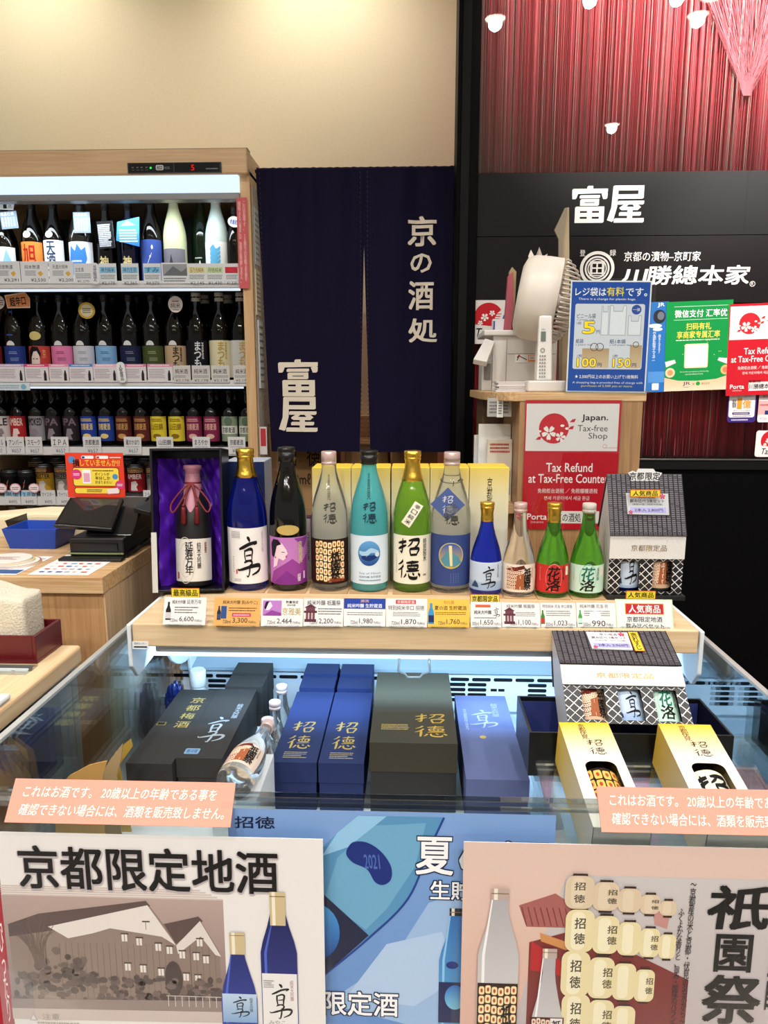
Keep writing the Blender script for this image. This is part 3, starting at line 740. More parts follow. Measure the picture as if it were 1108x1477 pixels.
# row 2 -------------------------------------------------------------------
def l_face(mb):
    mb.poly(circ(-.12, .55, .44, .36, 20), '#ecd9cf', 1); mb.poly([(-.80, .30), (-.74, .8), (-.35, .99), (.2, .97), (.44, .76), (.36, .64), (.10, .84), (-.22, .82), (-.46, .64), (-.56, .30)], '#181214', 2)
    mb.rect(-.32, .58, -.14, .605, '#2a1a1a', 2); mb.rect(.0, .58, .16, .605, '#2a1a1a', 2); mb.disc(-.05, .36, .08, '#b8303a', 2, .025, 8); mb.text('京', .55, .62, .85, .9, '#e8b070', 2)
def l_small(c): return lambda mb: (mb.lines(-.2, .74, .5, .84, 2, c, 2, 1, .4), mb.lines(-.1, .52, .6, .64, 3, c, 2, 2, .35), mb.disc(.9, .3, .1, c, 1, .04, 8))
def l_hand(c, d=None):
    def f(mb):
        mb.text('まつもと', -.05, .05, .55, .97, c, 2, .045, True)
        mb.text('酒造', .6, .5, .8, .95, c, 2, .02, True)
        if d: mb.disc(.1, .18, .28, d, 1, .09, 12)
    return f
r2 = [
 (-7, '#7a1f26', l_small('#d9b0a8'), CAPB, 'bottle with dark red label at the left end of the second shelf'),
 (27, '#233a86', l_small('#9fb4e0'), CAPB, 'bottle with royal blue label and blue neck ribbon'),
 (62, '#c2453f', l_face, CAPB, 'bottle with red label showing a pale face with black hair'),
 (94, '#e27fae', l_small('#7a2a4a'), CAPB, 'bottle with pink label'),
 (125, '#cfd2dc', l_small('#8b8f9c'), CAPB, 'bottle with silver white label behind a gold medal tag'),
 (157, '#84b4e2', l_small('#2d4a7c'), CAPB, 'bottle with sky blue label'),
 (192, '#1b2244', l_small('#8f98b4'), CAPB, 'bottle with dark navy label'),
 (224, '#46512c', l_small('#aab48a'), CAPB, 'bottle with olive green label and white sprig'),
 (256, '#bfa482', l_hand('#20180f'), CAPB, 'bottle with kraft brown label and brushed writing'),
 (287, '#14141a', l_hand('#d9dadf'), CAPW, 'white-capped bottle with black label and white brushed writing'),
 (320, '#ded6b2', l_hand('#b99a4c', '#d8744a'), CAPW, 'white-capped bottle with cream label and orange blossom'),
 (350, '#d6d6d2', l_hand('#c9b060', '#4a5a9c'), CAPW, 'white-capped bottle with pale label and blue blossom by the post'),
]
for cx, c, dr, cm, lab in r2:
    H = rowH(1, 423); big = cx in (287, 320, 350)
    sp = [('label', .04, .40 if not big else .46, 1.3, c, dr, False)]
    if not big and cx != 62: sp.append(('shoulder_seal', .40, .47, .45, None, lambda mb: mb.poly(circ(0, .1, .36, .75, 14, 0, math.pi), '#d8dadb', 1), True))
    if cx == 62: sp.append(('shoulder_seal', .46, .57, .7, None, lambda mb: mb.disc(0, .5, .55, '#c9bd7a', 1, .45), True))
    if cx == 27: sp.append(('ribbon', .52, .80, .6, None, lambda mb: mb.rect(-.25, 0, .25, 1, '#2a57b0', 1), True))
    bottle(lab, (fx(cx, 540), YBT, ROWS[1] + .0005), .040, H, P720, DARK2, (.90, cm, 'screw'), sp, 'sake bottles on the second fridge shelf', n=24, face=False)
    x2 = fx(cx + 13, 540, YBT + .105); y2 = YBT + .105
    if cx < 340: bottle('dark bottle behind the ' + lab.replace(' at the left end of the second shelf', ' at the end'), (x2, y2, ROWS[1] + .0005), .040, H + .004, P720, DARK2, (.90, cm, 'screw'), None, 'second line of dark bottles on the second fridge shelf', n=16, face=False)
hang(8, 424, 43, 445, YT, 'orange blowfish shaped tag with black writing on the blue ribboned bottle', lambda m: (m.poly([(9, 426), (38, 424), (43, 432), (41, 444), (10, 442)], '#d98a56', 1), m.text('超辛口', 14, 441, 37, 428, '#1c1410', 2, .05)), shape=[(8, 424), (38, 422.5), (43.5, 432), (41.5, 446), (9, 443)], base='#e8c9a8', roll=6)
hang(113, 436, 137, 460, YT, 'round gold medal tag on the bottle with silver white label', lambda m: (m.ring(125, 448, 12, 3, '#b8962e', 1), m.disc(125, 448, 9, '#c9c0a2', 1), m.lines(119, 444, 131, 452, 3, '#6f6340')), shape=circ(125, 448, 12, 12, 24), base='#c9a63e')
hang(243, 427, 263, 451, YT, 'round white tag with handwriting on the kraft labelled bottle', lambda m: (m.lines(248, 433, 258, 436, 1, '#8a4038'), m.text('純米', 246, 444, 260, 437, '#3a2a2a', 2), m.lines(249, 446, 258, 448, 1, '#555555')), shape=circ(253, 439, 10.5, 12, 22), base='#d8cfc6')
hang(-9, 426, 7, 446, YT, 'round pale tag cut by the frame at the left end of the second shelf', lambda m: m.lines(-6, 432, 5, 441, 3, '#7a4a48'), shape=circ(-2, 436, 8.5, 10, 18), base='#d0c2c0')
# row 3 beers -------------------------------------------------------------
r3 = [(8, '#cfc6c2', 'ALE', '#20202a', 'white label reading ALE'), (30, '#b3252a', 'AMBER', '#f0d8d0', 'red label with white animal, beside the white label'), (57, '#98949a', 'SMOKED', '#1c1a1c', 'grey label reading SMOKED'),
      (80, '#2c2228', 'IPA', '#77656d', 'charcoal IPA label, first of two'), (106, '#2a2026', 'IPA', '#77656d', 'charcoal IPA label, beside the blue labels'),
      (131, '#24409c', '京都麦酒', '#e8cf7c', 'blue label next to the charcoal one'), (156, '#263f94', '京都麦酒', '#e8cf7c', 'blue label next to the brown one'),
      (181, '#5a2420', '京都麦酒', '#c99a58', 'reddish brown label next to the blue one'), (207, '#5c2622', '京都麦酒', '#c99a58', 'reddish brown label next to the yellow one'),
      (231, '#dfc93a', '山田錦', '#8a6a1a', 'yellow label next to the brown one'), (257, '#dfc93a', '山田錦', '#8a6a1a', 'yellow label next to the magenta one'),
      (282, '#84264c', '京都麦酒', '#e0b0a0', 'magenta label next to the yellow one'), (307, '#84264c', '京都麦酒', '#e0b0a0', 'magenta label next to the green one'),
      (333, '#8b9c80', '京都麦酒', '#ffffff', 'grey green label and white band, left one'), (358, '#8b9c80', '京都麦酒', '#ffffff', 'grey green label and white band, at the post')]
for cx, c, t, tc, lab in r3:
    H = ZA(563, YBT, 200) - ROWS[2]
    def dr(mb, c=c, t=t, tc=tc):
        if c == '#8b9c80':
            mb.rect(-1.2, .30, 1.2, .62, '#e6e6de', 1); mb.text(t, -.8, .34, .8, .58, '#25302a', 2, .02); mb.disc(0, .8, .5, '#5f7460', 1, .18)
        elif len(t) > 3 and t[0] == '京' or t[0] == '山': mb.text(t, -.75, .45, .75, .72, tc, 2, .03); mb.disc(0, .2, .5, tc, 1, .10); mb.lines(-.7, .78, .7, .92, 2, tc)
        else: mb.text(t, -.9, .62, .9, .92, tc, 2, .05); mb.poly([(-.5, .08), (-.2, .5), (.3, .5), (.5, .3), (.2, .25), (.4, .05)], tc if t == 'AMBER' else '#8d8288', 1)
    bottle('brown beer bottle with ' + lab, (fx(cx, 640), YBT, ROWS[2] + .0005), .0305, H, PBEER, DARK2, (.945, CAPB, 'screw'), [('label', .08, .53, 1.3, c, dr, False)], 'beer bottles on the third fridge shelf', n=20, face=False)
    if cx < 350: bottle('dark beer bottle behind the one with ' + lab, (fx(cx + 9, 640, YBT + .09), YBT + .09, ROWS[2] + .0005), .0305, H, PBEER, DARK2, (.945, CAPB, 'screw'), None, 'second line of beer bottles', n=14, face=False)
# row 4 cans --------------------------------------------------------------
PCAN = [(.80, 0), (.86, .01), (1, .05), (1, .90), (.86, .965), (.80, .985), (.86, .99), (.86, 1), (.78, 1), (.74, .98)]
def can(cx, top, c, band, t, lab, R=.0325, y=YBT):
    H = ZA(top, y, 200) - ROWS[3]
    k = thing('drink_can', lab, 'can', (fx(cx, 715, y), y, ROWS[3] + .0003), 0, 'beer cans on the fourth fridge shelf')
    shared(('can', R, round(H, 3)), lambda: MB().lathe([(r * R, z * H) for r, z in PCAN], mat('#9a9a9c', .25, .9), 24), 'can_body', k)
    mb = MB(cyl(R, .06 * H, .84 * H), cut=.3, ink=GLOSS); mb.rect(-1.5, 0, 1.5, 1, c, 0)
    mb.rect(-1.5, .74, 1.5, 1, band, 1); mb.lines(-1.2, .78, 1.2, .98, 3, '#d8b27a' if band != '#0c0c0e' else '#3a3a3c', 2, cx)
    if t: mb.text(t, -.9, .52, .9, .72, '#1a1614' if c != '#a01f2a' else '#f0dcd6', 2, .05); mb.poly([(-.4, .05), (-.3, .4), (.2, .45), (.45, .3), (.25, .2), (.4, .05)], '#dcd2cc', 2)
    else: mb.stroke([(-.1, .15, .012), (.2, .6, .012)], '#cfcfcf', 1); mb.rect(.0, .25, .1, .5, '#c05030', 2)
    mb.build('printed_sleeve', k, fix=False)
for cx, c, b, t, lab in ((-2, '#0e0d10', '#0c0c0e', '', 'black can cut by the frame'), (18, '#0e0d10', '#0c0c0e', '', 'black can in the middle of three'), (42, '#0e0d10', '#0c0c0e', '', 'black can beside the gold can')):
    can(cx, 678, c, b, t, lab + ' on the fourth shelf')
for cx, c, t, lab in ((68, '#c99a2e', 'MEISTER', 'gold can with a green emblem left of the red card'), (95, '#8f8579', 'WEIZEN', 'grey brown can partly behind the red card'), (173, '#a01f2a', 'AMBER', 'red can half hidden by the red card'), (199, '#a01f2a', 'AMBER', 'red can with white animal'), (226, '#94897d', 'SMOKED', 'grey can reading SMOKED')):
    can(cx, 669, c, '#4a2018', t, lab + ' on the fourth shelf')
for cx, nb in ((120, 'left end of the red card'), (146, 'right half of the red card')): can(cx, 669, '#94897d', '#4a2018', 'STOUT', 'can hidden behind the ' + nb)
for cx, nb in ((8, 'black cans'), (58, 'gold can'), (88, 'grey brown can'), (190, 'red cans'), (214, 'grey can')): can(cx, 660, '#3a342e', '#2a1a16', '', 'dark can in the second line behind the ' + nb, y=YBT + .09)
# row 5 (tops only)
for cx, d in ((-2, 'at the left frame edge'), (24, 'second from the left frame edge'), (50, 'right of the second top'), (76, 'left of the terminal'), (222, 'with a small white label beside the satin box')):
    H = ZA(731, YBT, 200) - ROWS[4]
    bottle('dark capped bottle on the lowest shelf ' + d, (fx(cx, 800), YBT, ROWS[4] + .0005), .031, H, P720, DARK2, (.9, CAPW, 'screw'), [('label', .1, .42, 1.2, '#c9c6c0', (lambda mb: mb.lines(-.8, .1, .8, .9, 8, '#55504c')), False)], 'bottles on the lowest fridge shelf', n=20, face=False)
# price cards -------------------------------------------------------------
def fcard(px0, py0, px1, py1, label, draw, row, Y=YF + .008, base='#dfe4ea'):
    f = plane(px0, py0, px1, py1, Y); mb = MB(f); mb.slab(f.W, f.H, .0012, base); mb.M = off(f, px0, py0); draw(mb)
    return tag(mb.build('price_card'), label, 'price card', 'price cards on the %s fridge rail' % row)
def c_a(x, y, t, price):
    return lambda m: (m.text(t, x + 2, y + 11, x + 24, y + 5, '#30343c', 2), m.lines(x + 2, y + 13, x + 18, y + 21, 4, '#8a9098'), m.poly([(x + 20, y + 17), (x + 25, y + 14), (x + 28, y + 18), (x + 24, y + 22)], '#dbb04a', 2), m.text(price, x + 10, y + 30, x + 31, y + 24.5, '#30343c', 2, .01))
def c_b(x, y, w, col, t, price):
    return lambda m: (m.rect(x + 1, y + 5, x + w - 1, y + 14, col, 1), m.text(t, x + 3, y + 13, x + w - 3, y + 6, '#20406a', 2), m.lines(x + 2, y + 16, x + w - 2, y + 23, 3, '#7f8890'), m.text(price, x + 3, y + 31, x + w - 3, y + 26, '#40485a', 2))
fcard(-5, 377, 29, 409, 'white card priced 3,291 yen below the mountain label bottle', c_a(-5, 377, '招徳無濾', '¥3,291'), 'top')
fcard(30, 377, 70, 409, 'white card priced 2,530 yen below the orange label bottle', c_a(34, 377, '純米無濾', '¥2,530'), 'top')
fcard(71, 377, 106, 409, 'white card priced 2,200 yen with a small bottle picture', c_a(74, 377, '天酒大明神', '¥2,200'), 'top')
fcard(107, 380, 134, 409, 'handwritten white card below the blue blot label', lambda m: (m.text('立生酒', 109, 392, 121, 386, '#30343c', 2), m.lines(109, 394, 132, 402, 3, '#8a9098'), m.text('¥1,270', 111, 408, 128, 404, '#40485a')), 'top')
hang(131, 379, 143, 410, YF - .001, 'speech bubble shaped white tag with blue vertical writing on the top rail', lambda m: (m.text('当店限定', 134.5, 406, 139.5, 382, '#2a3a7c', 2, .02, True),), 'tag', shape=rrect(131, 379, 143, 410, 5.5))
for x0, x1, col, t, p, nb in ((143, 168, '#8ec8ec', '神力純米', '¥2,178', 'slim black bottle'), (175, 200, '#8ec8ec', '神力生原', '¥2,365', 'slim navy bottle'), (207, 232, '#7cc0ea', 'すみ', '¥4,070', 'navy label bottle'), (271, 297, '#e6dc9c', '玉乃光純米', '¥2,145', 'dark green bottle'), (297, 323, '#cfe2a8', '月桂純米', '¥1,430', 'pale wave label bottle'), (324, 344, '#d8363e', 'にごり', '¥1,320', 'narrow bottle at the case end')):
    fcard(x0, 380, x1, 409, 'white card with a coloured heading below the ' + nb, c_b(x0, 380, x1 - x0, col, t, p), 'top')
fcard(233, 379, 271, 409, 'white card with a grey landscape photo below the frosted yellow bottle', lambda m: (m.rect(235, 381, 270, 398, '#9aa0a6', 1), m.poly([(236, 397), (250, 384), (262, 392), (270, 386), (270, 398)], '#6a7278', 2), m.lines(236, 400, 268, 407, 2, '#707880')), 'top')
def c2(x0, x1, col, sd): return lambda m: (m.rect(x0, 525, x1, 529, col, 1), m.lines(x0 + 4, 526, x1 - 4, 528, 1, '#f4f4f6', 2, sd), m.lines(x0 + 2, 532, x0 + (x1 - x0) * .68, 546, 6, '#8f7f8c', 2, sd, .4), m.poly([(x1 - 7, 549), (x1 - 7, 540), (x1 - 5.6, 534), (x1 - 4.4, 534), (x1 - 3, 540), (x1 - 3, 549)], '#2a2428', 2))
for x0, x1, col, nb in ((-4, 35, '#b8a0c8', 'red and blue labels'), (36, 70, '#d8487a', 'face label'), (71, 99, '#e094b4', 'pink label'), (100, 134, '#4f86c8', 'silver white label'), (135, 170, '#e6b4c8', 'sky blue label'), (180, 211, '#d87aa0', 'navy label'), (213, 249, '#d88ab0', 'olive label')):
    fcard(x0, 525, x1, 551, 'white product card with coloured heading below the bottle with ' + nb, c2(x0, x1, col, int(x0)), 'second', base='#d9d6dc')
hang(169, 522, 181, 552, YF - .001, 'speech bubble shaped white tag with black vertical writing on the second rail', lambda m: (m.text('人気商品', 172.5, 549, 177.5, 526, '#20242c', 2, .02, True),), 'tag', shape=rrect(169, 522, 181, 552, 5.5), roll=5)
for x0, x1, nb in ((250, 275, 'kraft label'), (277, 303, 'black label'), (305, 331, 'cream label'), (337, 361, 'pale label by the post')):
    fcard(x0, 527, x1, 552, 'grey white handwritten card below the bottle with ' + nb, lambda m, x0=x0, x1=x1: (m.text('純米酒', x0 + 3, 539, x1 - 4, 532, '#30302c', 2, .01), m.lines(x0 + 2, 541, x1 - 2, 545, 2, '#8a8a88', 2, x0), m.text('¥2,178', x0 + 3, 551, x1 - 3, 547, '#4a5068')), 'second', base='#cbcac8')
fcard(-4, 552, 43, 563, 'long pale blue card with an emblem hanging below the second rail', lambda m: (m.lines(0, 555, 28, 561, 2, '#8fa0b4'), m.disc(34, 558, 4, '#7cb0d0', 1)), 'second', base='#cfdde4')
for x0, x1, nb, t in ((-10, 8, 'white ALE label', 'エール'), (10, 35, 'red label', 'アンバー'), (37, 61, 'grey SMOKED label', 'スモーク'), (74, 99, 'charcoal labels', 'ＩＰＡ'), (120, 146, 'blue labels', '京都麦酒'), (179, 204, 'brown labels', '蔵のかほり'), (226, 250, 'yellow labels', '山田錦'), (278, 303, 'magenta labels', 'まろやか'), (329, 354, 'grey green labels', '京都麦酒')):
    fcard(x0, 630, x1, 655, 'small white handwritten card below the beer bottles with ' + nb, lambda m, x0=x0, x1=x1, t=t: (m.text(t, x0 + 3, 642, x1 - 3, 634, '#262a34', 2, .02), m.text('¥657', x0 + 6, 653, x1 - 5, 647, '#5a6480'), m.lines(x0 + 3, 643.5, x1 - 3, 645.5, 1, '#9a9aa0')), 'third', base='#d6d6d8')
for x0, x1, nb, t in ((7, 29, 'middle black can', '黒生'), (31, 53, 'black can next to the gold one', '生原酒'), (59, 80, 'gold can', 'マイスター'), (83, 102, 'grey brown can', 'ヴァイツェン'), (207, 226, 'red can with white animal', 'スモーク')):
    fcard(x0, 707, x1, 728, 'small white handwritten card below the ' + nb, lambda m, x0=x0, x1=x1, t=t: ((m.rect(x0, 709, x1, 715, '#9accea', 1) if x0 < 55 else None), m.text(t, x0 + 2, 716, x1 - 2, 710, '#262a34', 2, .01), m.text('¥495', x0 + 5, 726, x1 - 5, 721, '#5a6480')), 'fourth', base='#d6d6d8')
for x, nb in ((2, 'at the frame edge'), (22, 'over the middle black can'), (49, 'next to the gold can')):
    hang(x - 8, 697, x + 8, 711, YF - .004, 'cloud shaped pink edged tag on the fourth rail ' + nb, lambda m, x=x: (m.poly(circ(x, 704, 6.6, 5.6, 14), '#f2eef0', 1), m.lines(x - 5, 702, x + 5, 707, 2, '#b05a70')), shape=circ(x, 704, 8, 7, 12), base='#e0a0b0')
# upright red notice strip on the post
f = plane(343, 285, 358, 416, YF - .008)
mb = MB(f); mb.slab(f.W, f.H, .001, '#d2646c'); mb.M = off(f, 343, 285)
mb.text('これはお酒です。 20歳以上の年齢である事を', 351.5, 405, 355.5, 290, '#f2d2cc', 2, .01, True); mb.text('確認できない場合には、酒類を販売致しません。', 345, 408, 349, 290, '#f2d2cc', 2, .01, True)
tag(mb.build('notice_strip'), 'tall salmon red notice strip with vertical text on the fridge post', 'notice')

for k, (y0, y1, p0, p1, c, lab) in enumerate(((.03, .10, 300, 382, '#c9d3d6', 'pale memo sheet pinned highest on the fridge side panel'), (.02, .09, 390, 455, '#d9cfae', 'yellowish memo sheet pinned in the middle of the fridge side panel'), (.035, .10, 462, 560, '#cfd2cf', 'white memo sheet pinned low on the fridge side panel'))):
    zt, zq = ZA(p0, YF + .05, 370), ZA(p1, YF + .05, 370); mb = MB(); mb.box(FX1 + .0042, FX1 + .0062 + .002 * k, YF + y0, YF + y1, zq, zt, mat(c, .6))
    mb.M = lambda a, b_, l=0, y0=y0, zq=zq, zt=zt, k=k: (FX1 + .0064 + .002 * k + l * EPS, YF + y0 + .07 * a, zq + (zt - zq) * b_); mb.lines(.05, .05, .9, .95, 9, '#7c8488', 1, k, .35)
    tag(mb.build('memo_sheet'), lab, 'memo', 'memo sheets on the fridge side')
mb = MB(); zt = ZA(616, YF, 372); zq = ZA(656, YF, 372); mb.box(FX1 + .0042, FX1 + .03, YF + .015, YF + .017, zq, zt, mat('#d8d4d0', .5)); mb.box(FX1 + .008, FX1 + .027, YF + .0145, YF + .015, zq + (zt - zq) * .3, zt - .006, mat('#b83038', .5)); tag(mb.build('red_tag'), 'small red and white tag sticking out low on the fridge side', 'tag')
# ------------------------------------------------------------------ glass display case in the foreground
YB = 1.50                                              # where the big bottles stand
ZS = ZA(858, YB - .042)                                # top of the wooden shelf
YSF = G(594, 904, ZS).y                                # its front edge
XSL, XSR = XA(190, 904, YSF), XA(1009, 910, YSF)
XC = 0.555; ZG = 1.45 - 0.472; YG = G(554, 1152, ZG).y   # glass sides, rim height, front pane
YBK = 1.66; ZBED = 1.45 - 0.80; ZT = 1.45 - 0.74
CW = mat('#dfe6ea', .35); BEDM = mat('#cfdce6', .3)
dc = thing('glass_display_case', 'chilled glass display case with wooden shelf above and boxed sake lying inside', 'display case', (0, 1.2, 0))
def dp(mb, n, **k): return mb.build(n, dc, world=True, **k)
mb = MB(); mb.box(-XC, XC, YG, YBK + .05, 0, ZBED - .02, CW); dp(mb, 'base_cabinet', bevel=.004)
mb = MB(); mb.box(-XC + .008, XC - .008, YG + .012, YBK, ZBED - .02, ZBED, BEDM); dp(mb, 'bed')
mb = MB(); mb.box(-XC + .008, XC - .008, YBK, YBK + .012, ZBED, ZS - .05, CW); dp(mb, 'back_wall')
GP = pane('#f0f5f5', .13)
for sx in (-1, 1):
    x0, x1 = sorted((sx * XC, sx * (XC - .006)))
    mb = MB(); mb.box(x0, x1, YG, YBK, ZBED - .02, ZG - .006, GP); g = dp(mb, 'side_glass')
    mb = MB(); mb.box(x0 - .002, x1 + .002, YG, YBK + .02, ZG - .006, ZG, mat('#b9bdbb', .25, .3)); mb.build('rim', g, world=True, bevel=.001)
mb = MB(); mb.box(-XC, XC, YG, YG + .006, ZBED - .02, ZG - .012, GP); g = dp(mb, 'front_glass')
mb = MB(); mb.box(-XC, XC, YG - .002, YG + .010, ZG - .012, ZG, pane('#d2d8d6', .25)); mb.build('rim', g, world=True, bevel=.001)
# slotted air grille on the back wall
zg1, zg0 = ZA(962, YBK - .02), ZA(1018, YBK - .02)
mb = MB()
f = plane(238, 966, 1000, 1018, YBK - .022)
mb.box(-XC + .010, XC - .010, YBK - .022, YBK, f(0, f.H).z, f(0, 0).z, CW)
mb.M = off(f, 238, 966)
SL = '#101418'
def slot(x, y, w=26, h=5): mb.poly(rrect(x, y, x + w, y + h, 2.2), SL, 1)
for x in range(252, 960, 31): slot(x, 971, 27)
for cx0 in (302, 650, 680, 766, 806, 898, 930):
    for k in range(1, 5): slot(cx0, 971 + 7.2 * k, 27)
slot(252, 982, 26, 3.4); mb.disc(254, 983.5, 3.4, SL, 1); mb.rect(262, 980, 277, 987, '#e9eef0', 2)
mb.rect(713, 986, 722, 990, SL, 1); mb.rect(724, 986, 733, 990, SL, 1); mb.disc(243, 973, 3.2, '#8a9298', 1); mb.disc(243, 973, 1.4, '#454a50', 2)
dp(mb, 'air_grille')
mb = MB(); mb.hexa([(-XC + .012, YBK - .05, f(0, 0).z + .012), (XC - .03, YBK - .05, f(0, 0).z + .012), (XC - .03, YBK - .0, f(0, 0).z + .004), (-XC + .012, YBK, f(0, 0).z + .004)],
    [(-XC + .012, YBK - .05, f(0, 0).z + .020), (XC - .03, YBK - .05, f(0, 0).z + .020), (XC - .03, YBK, f(0, 0).z + .03), (-XC + .012, YBK, f(0, 0).z + .03)], mat('#8fa0ac', .3)); dp(mb, 'ledge')
# shelf, brackets, lamp, handle
zsb = ZA(938, YSF)
mb = MB(); mb.box(XSL, XSR, YSF, YBK + .03, zsb, ZS, MAPLE); sh = dp(mb, 'wooden_shelf', bevel=.003)
f = plane(191, 925, 214, 936, YSF - .0006); mb = MB(f); mb.slab(f.W, f.H, .0005, '#e6e6e6'); mb.M = off(f, 191, 925)
mb.text('使用センサー', 194, 929.5, 211, 926.5, '#333333'); mb.rect(193, 932, 212, 934, '#202020'); mb.build('sticker', sh, world=True)
for sx, xx in ((-1, XSL), (1, XSR)):
    pr = [(YSF + .004, ZS - .004), (YBK, ZS - .004), (YBK, ZS - .36), (YBK - .04, ZS - .33), (YBK - .06, ZS - .20)] + [(YBK - .06 - .15 * math.sin(a), ZS - .20 + .10 * (1 - math.cos(a))) for a in [math.pi / 2 * k / 7 for k in range(1, 8)]] + [(YSF + .03, ZS - .115), (YSF + .004, ZS - .085)]
    mb = MB(); mb.prism(pr, lambda a, b, d: (d, a, b), xx + .004 if sx > 0 else xx - .012, xx + .012 if sx > 0 else xx - .004, CW); dp(mb, 'bracket', bevel=.002)
zt = ZA(952, YSF + .05)
BLUE = (.42, .70, 1.0)
mb = MB(); mb.box(XSL + .03, XSR - .03, YSF + .03, YSF + .075, zsb - .022, zsb - .001, CW); dp(mb, 'lamp_housing', bevel=.003)
mb = MB(); mb.lathe([(.008, -.49), (.008, .49)], emit('#b4daff', 2.6), 16, (0, YSF + .055, zsb - .030), X=Matrix.Rotation(math.pi / 2, 3, 'Y')); dp(mb, 'light_tube')
lamp('case_strip_light', 'AREA', (0, YSF + .07, zsb - .042), (0, YBK + .05, ZS - .32), 5.5, (.44, .70, 1.0), .95, .03)
hm = mat('#a9c6de', .25, .2)
z0 = ZA(950, YSF + .02); mb = MB(); yh = YSF + .022
mb.tube([P(576, 950, yh), P(575, 968, yh), P(584, 972, yh), P(588, 977, yh), P(606, 977, yh), P(610, 972, yh), P(620, 969, yh), P(619, 950, yh)], .0024, hm); dp(mb, 'pull_handle')
# ---- prints shared by bottles of the front row
def p_kyo(mb):
    mb.glyph(KYO, -.52, .14, .62, .84, '#121216', 3); mb.text('純米大吟醸', .74, .55, .84, .93, '#b99aa0', 2, 0, True)
    mb.lines(-.85, .82, -.35, .95, 5, '#8c8c94', 2, 2, .4); mb.lines(-.78, .2, -.72, .5, 8, '#a0a0a6', 2, 3); mb.lines(-.75, .04, -.35, .10, 2, '#b5b5ba', 2, 5)
    mb.rect(-.62, .18, -.54, .26, '#c04848', 2)
def p_face(mb):
    mb.rect(-1.5, 0, 1.5, 1, '#b878bc', 1)
    mb.poly([(-1.2, .0), (-.95, .26), (-.4, .40), (.2, .55), (.6, .42), (1.2, .62), (1.2, .0)], '#8e3f92', 2)
    mb.poly([(-.9, .02), (-.1, .3), (.5, .1), (.9, .3), (1.2, .05), (1.2, 0)], '#7a2f86', 3)
    mb.poly([(.3, .98), (.9, .75), (1.3, .98)], '#7d3a90', 2)
    q = lambda L: [(x * 1.35 + .42, y) for x, y in L]
    mb.poly(q([(-.98, .78), (-.85, .92), (-.55, .88), (-.38, .74), (-.34, .66), (-.42, .62), (-.40, .57), (-.52, .52), (-.72, .56), (-.80, .40), (-1.0, .34), (-.95, .52)]), '#e6cfda', 3)
    mb.poly(q([(-1.1, .86), (-.95, .96), (-.72, .95), (-.58, .86), (-.78, .82), (-.86, .68), (-.94, .56), (-1.08, .60)]), '#1a1220', 4)
    mb.rect(-.37, .69, -.20, .702, '#3a2028', 4); mb.disc(-.12, .60, .05, '#c03050', 4, .014, 8); mb.disc(-.74, .57, .05, '#b03048', 4, .018, 8)
    mb.text('京雅美', .52, .45, .78, .92, '#c9bc8a', 4, .02, True); mb.text('招徳', .45, .06, .65, .22, '#e6dce6', 4, .02, True); mb.rect(.82, .10, .95, .26, '#d9c3d6', 4)
def p_gion(mb, n=7):
    lanterns(mb, -.86, .06, .86, .96, n, n - 1, 2, '#33160f', 3)
    mb.poly([(-.86, .06), (-.2, .06), (.2, .16), (.86, .1), (.86, .06)], '#7a3520', 3)
    mb.text('祇園祭', .02, .12, .58, .74, '#14100e', 5, .045, True)
def p_gion_s(mb):
    lanterns(mb, -.82, .1, .2, .9, 8, 6, 2, '#7a2a20', 3, '#ecd9c0'); mb.poly([(-.2, .1), (.35, .1), (.35, .7), (-.1, .6)], '#9a5a38', 3); mb.poly([(-.9, .8), (.3, .98), (.4, .86), (-.2, .78)], '#5a2018', 3)
    mb.text('祇園祭', .30, .08, .80, .88, '#16100e', 5, .045, True); mb.text('純米吟醸', .86, .5, .95, .9, '#6a5a50', 3, 0, True)
def p_moon(mb):
    mb.disc(.0, .64, .60, ('#1a3f86', '#5fa0d6'), 2, .255, 36)
    mb.stroke([(-.52, .66, .03), (-.2, .62, .06), (.1, .70, .05), (.5, .66, .03)], '#9fc6e4', 3); mb.stroke([(-.4, .56, .03), (0, .54, .06), (.4, .58, .03)], '#16306c', 3)
    mb.disc(.42, .62, .12, '#c9d6e4', 4, .05, 12)
    mb.text('Sea of Moon', -.55, .21, .62, .25, '#6f86a4', 2); mb.text('純米吟醸 生貯蔵酒', -.55, .13, .62, .175, '#4a5f84', 2); mb.lines(-.55, .06, .62, .10, 1, '#6f86a4')
def p_shotoku(mb):
    sho_toku(mb, -.78, .10, .44, .94, '#111112', 3); mb.text('特別純米', .60, .46, .82, .94, '#2a2a26', 2, .01, True); mb.lines(-.95, .2, -.88, .6, 12, '#9a968a', 2, 2, .5); mb.rect(.62, .16, .82, .2, '#8a877c')
def p_navy(mb):
    mb.disc(.02, .60, .64, '#c9c06a', 2, .255, 36); mb.disc(.02, .60, .60, ('#c2a83c', '#2d56a4'), 3, .24, 36)
    mb.poly([(-.5, .52), (-.1, .72), (.4, .58), (.55, .46), (.2, .38), (-.3, .40)], '#4f8a9c', 4); mb.poly([(-.1, .80), (.06, .80), (.10, .40), (-.02, .40)], '#d9d4a0', 5)
    for x in (.0, .14, .26, .38): mb.lines(x, .06, x + .05, .26, 10, '#6f7fae', 2, int(x * 50), .4)
def p_kyo_s(mb):
    mb.rect(-1.5, 0, 1.5, 1, ('#8fa9cc', '#c3d2e4'), 1); mb.glyph(KYO, -.28, .10, .62, .86, '#14141a', 3); mb.text('純米大吟醸', .76, .45, .86, .92, '#3a4456', 2, 0, True); mb.poly([(-1.0, .1), (-.7, .35), (-.5, .22), (-.45, .1)], '#31456a', 2)
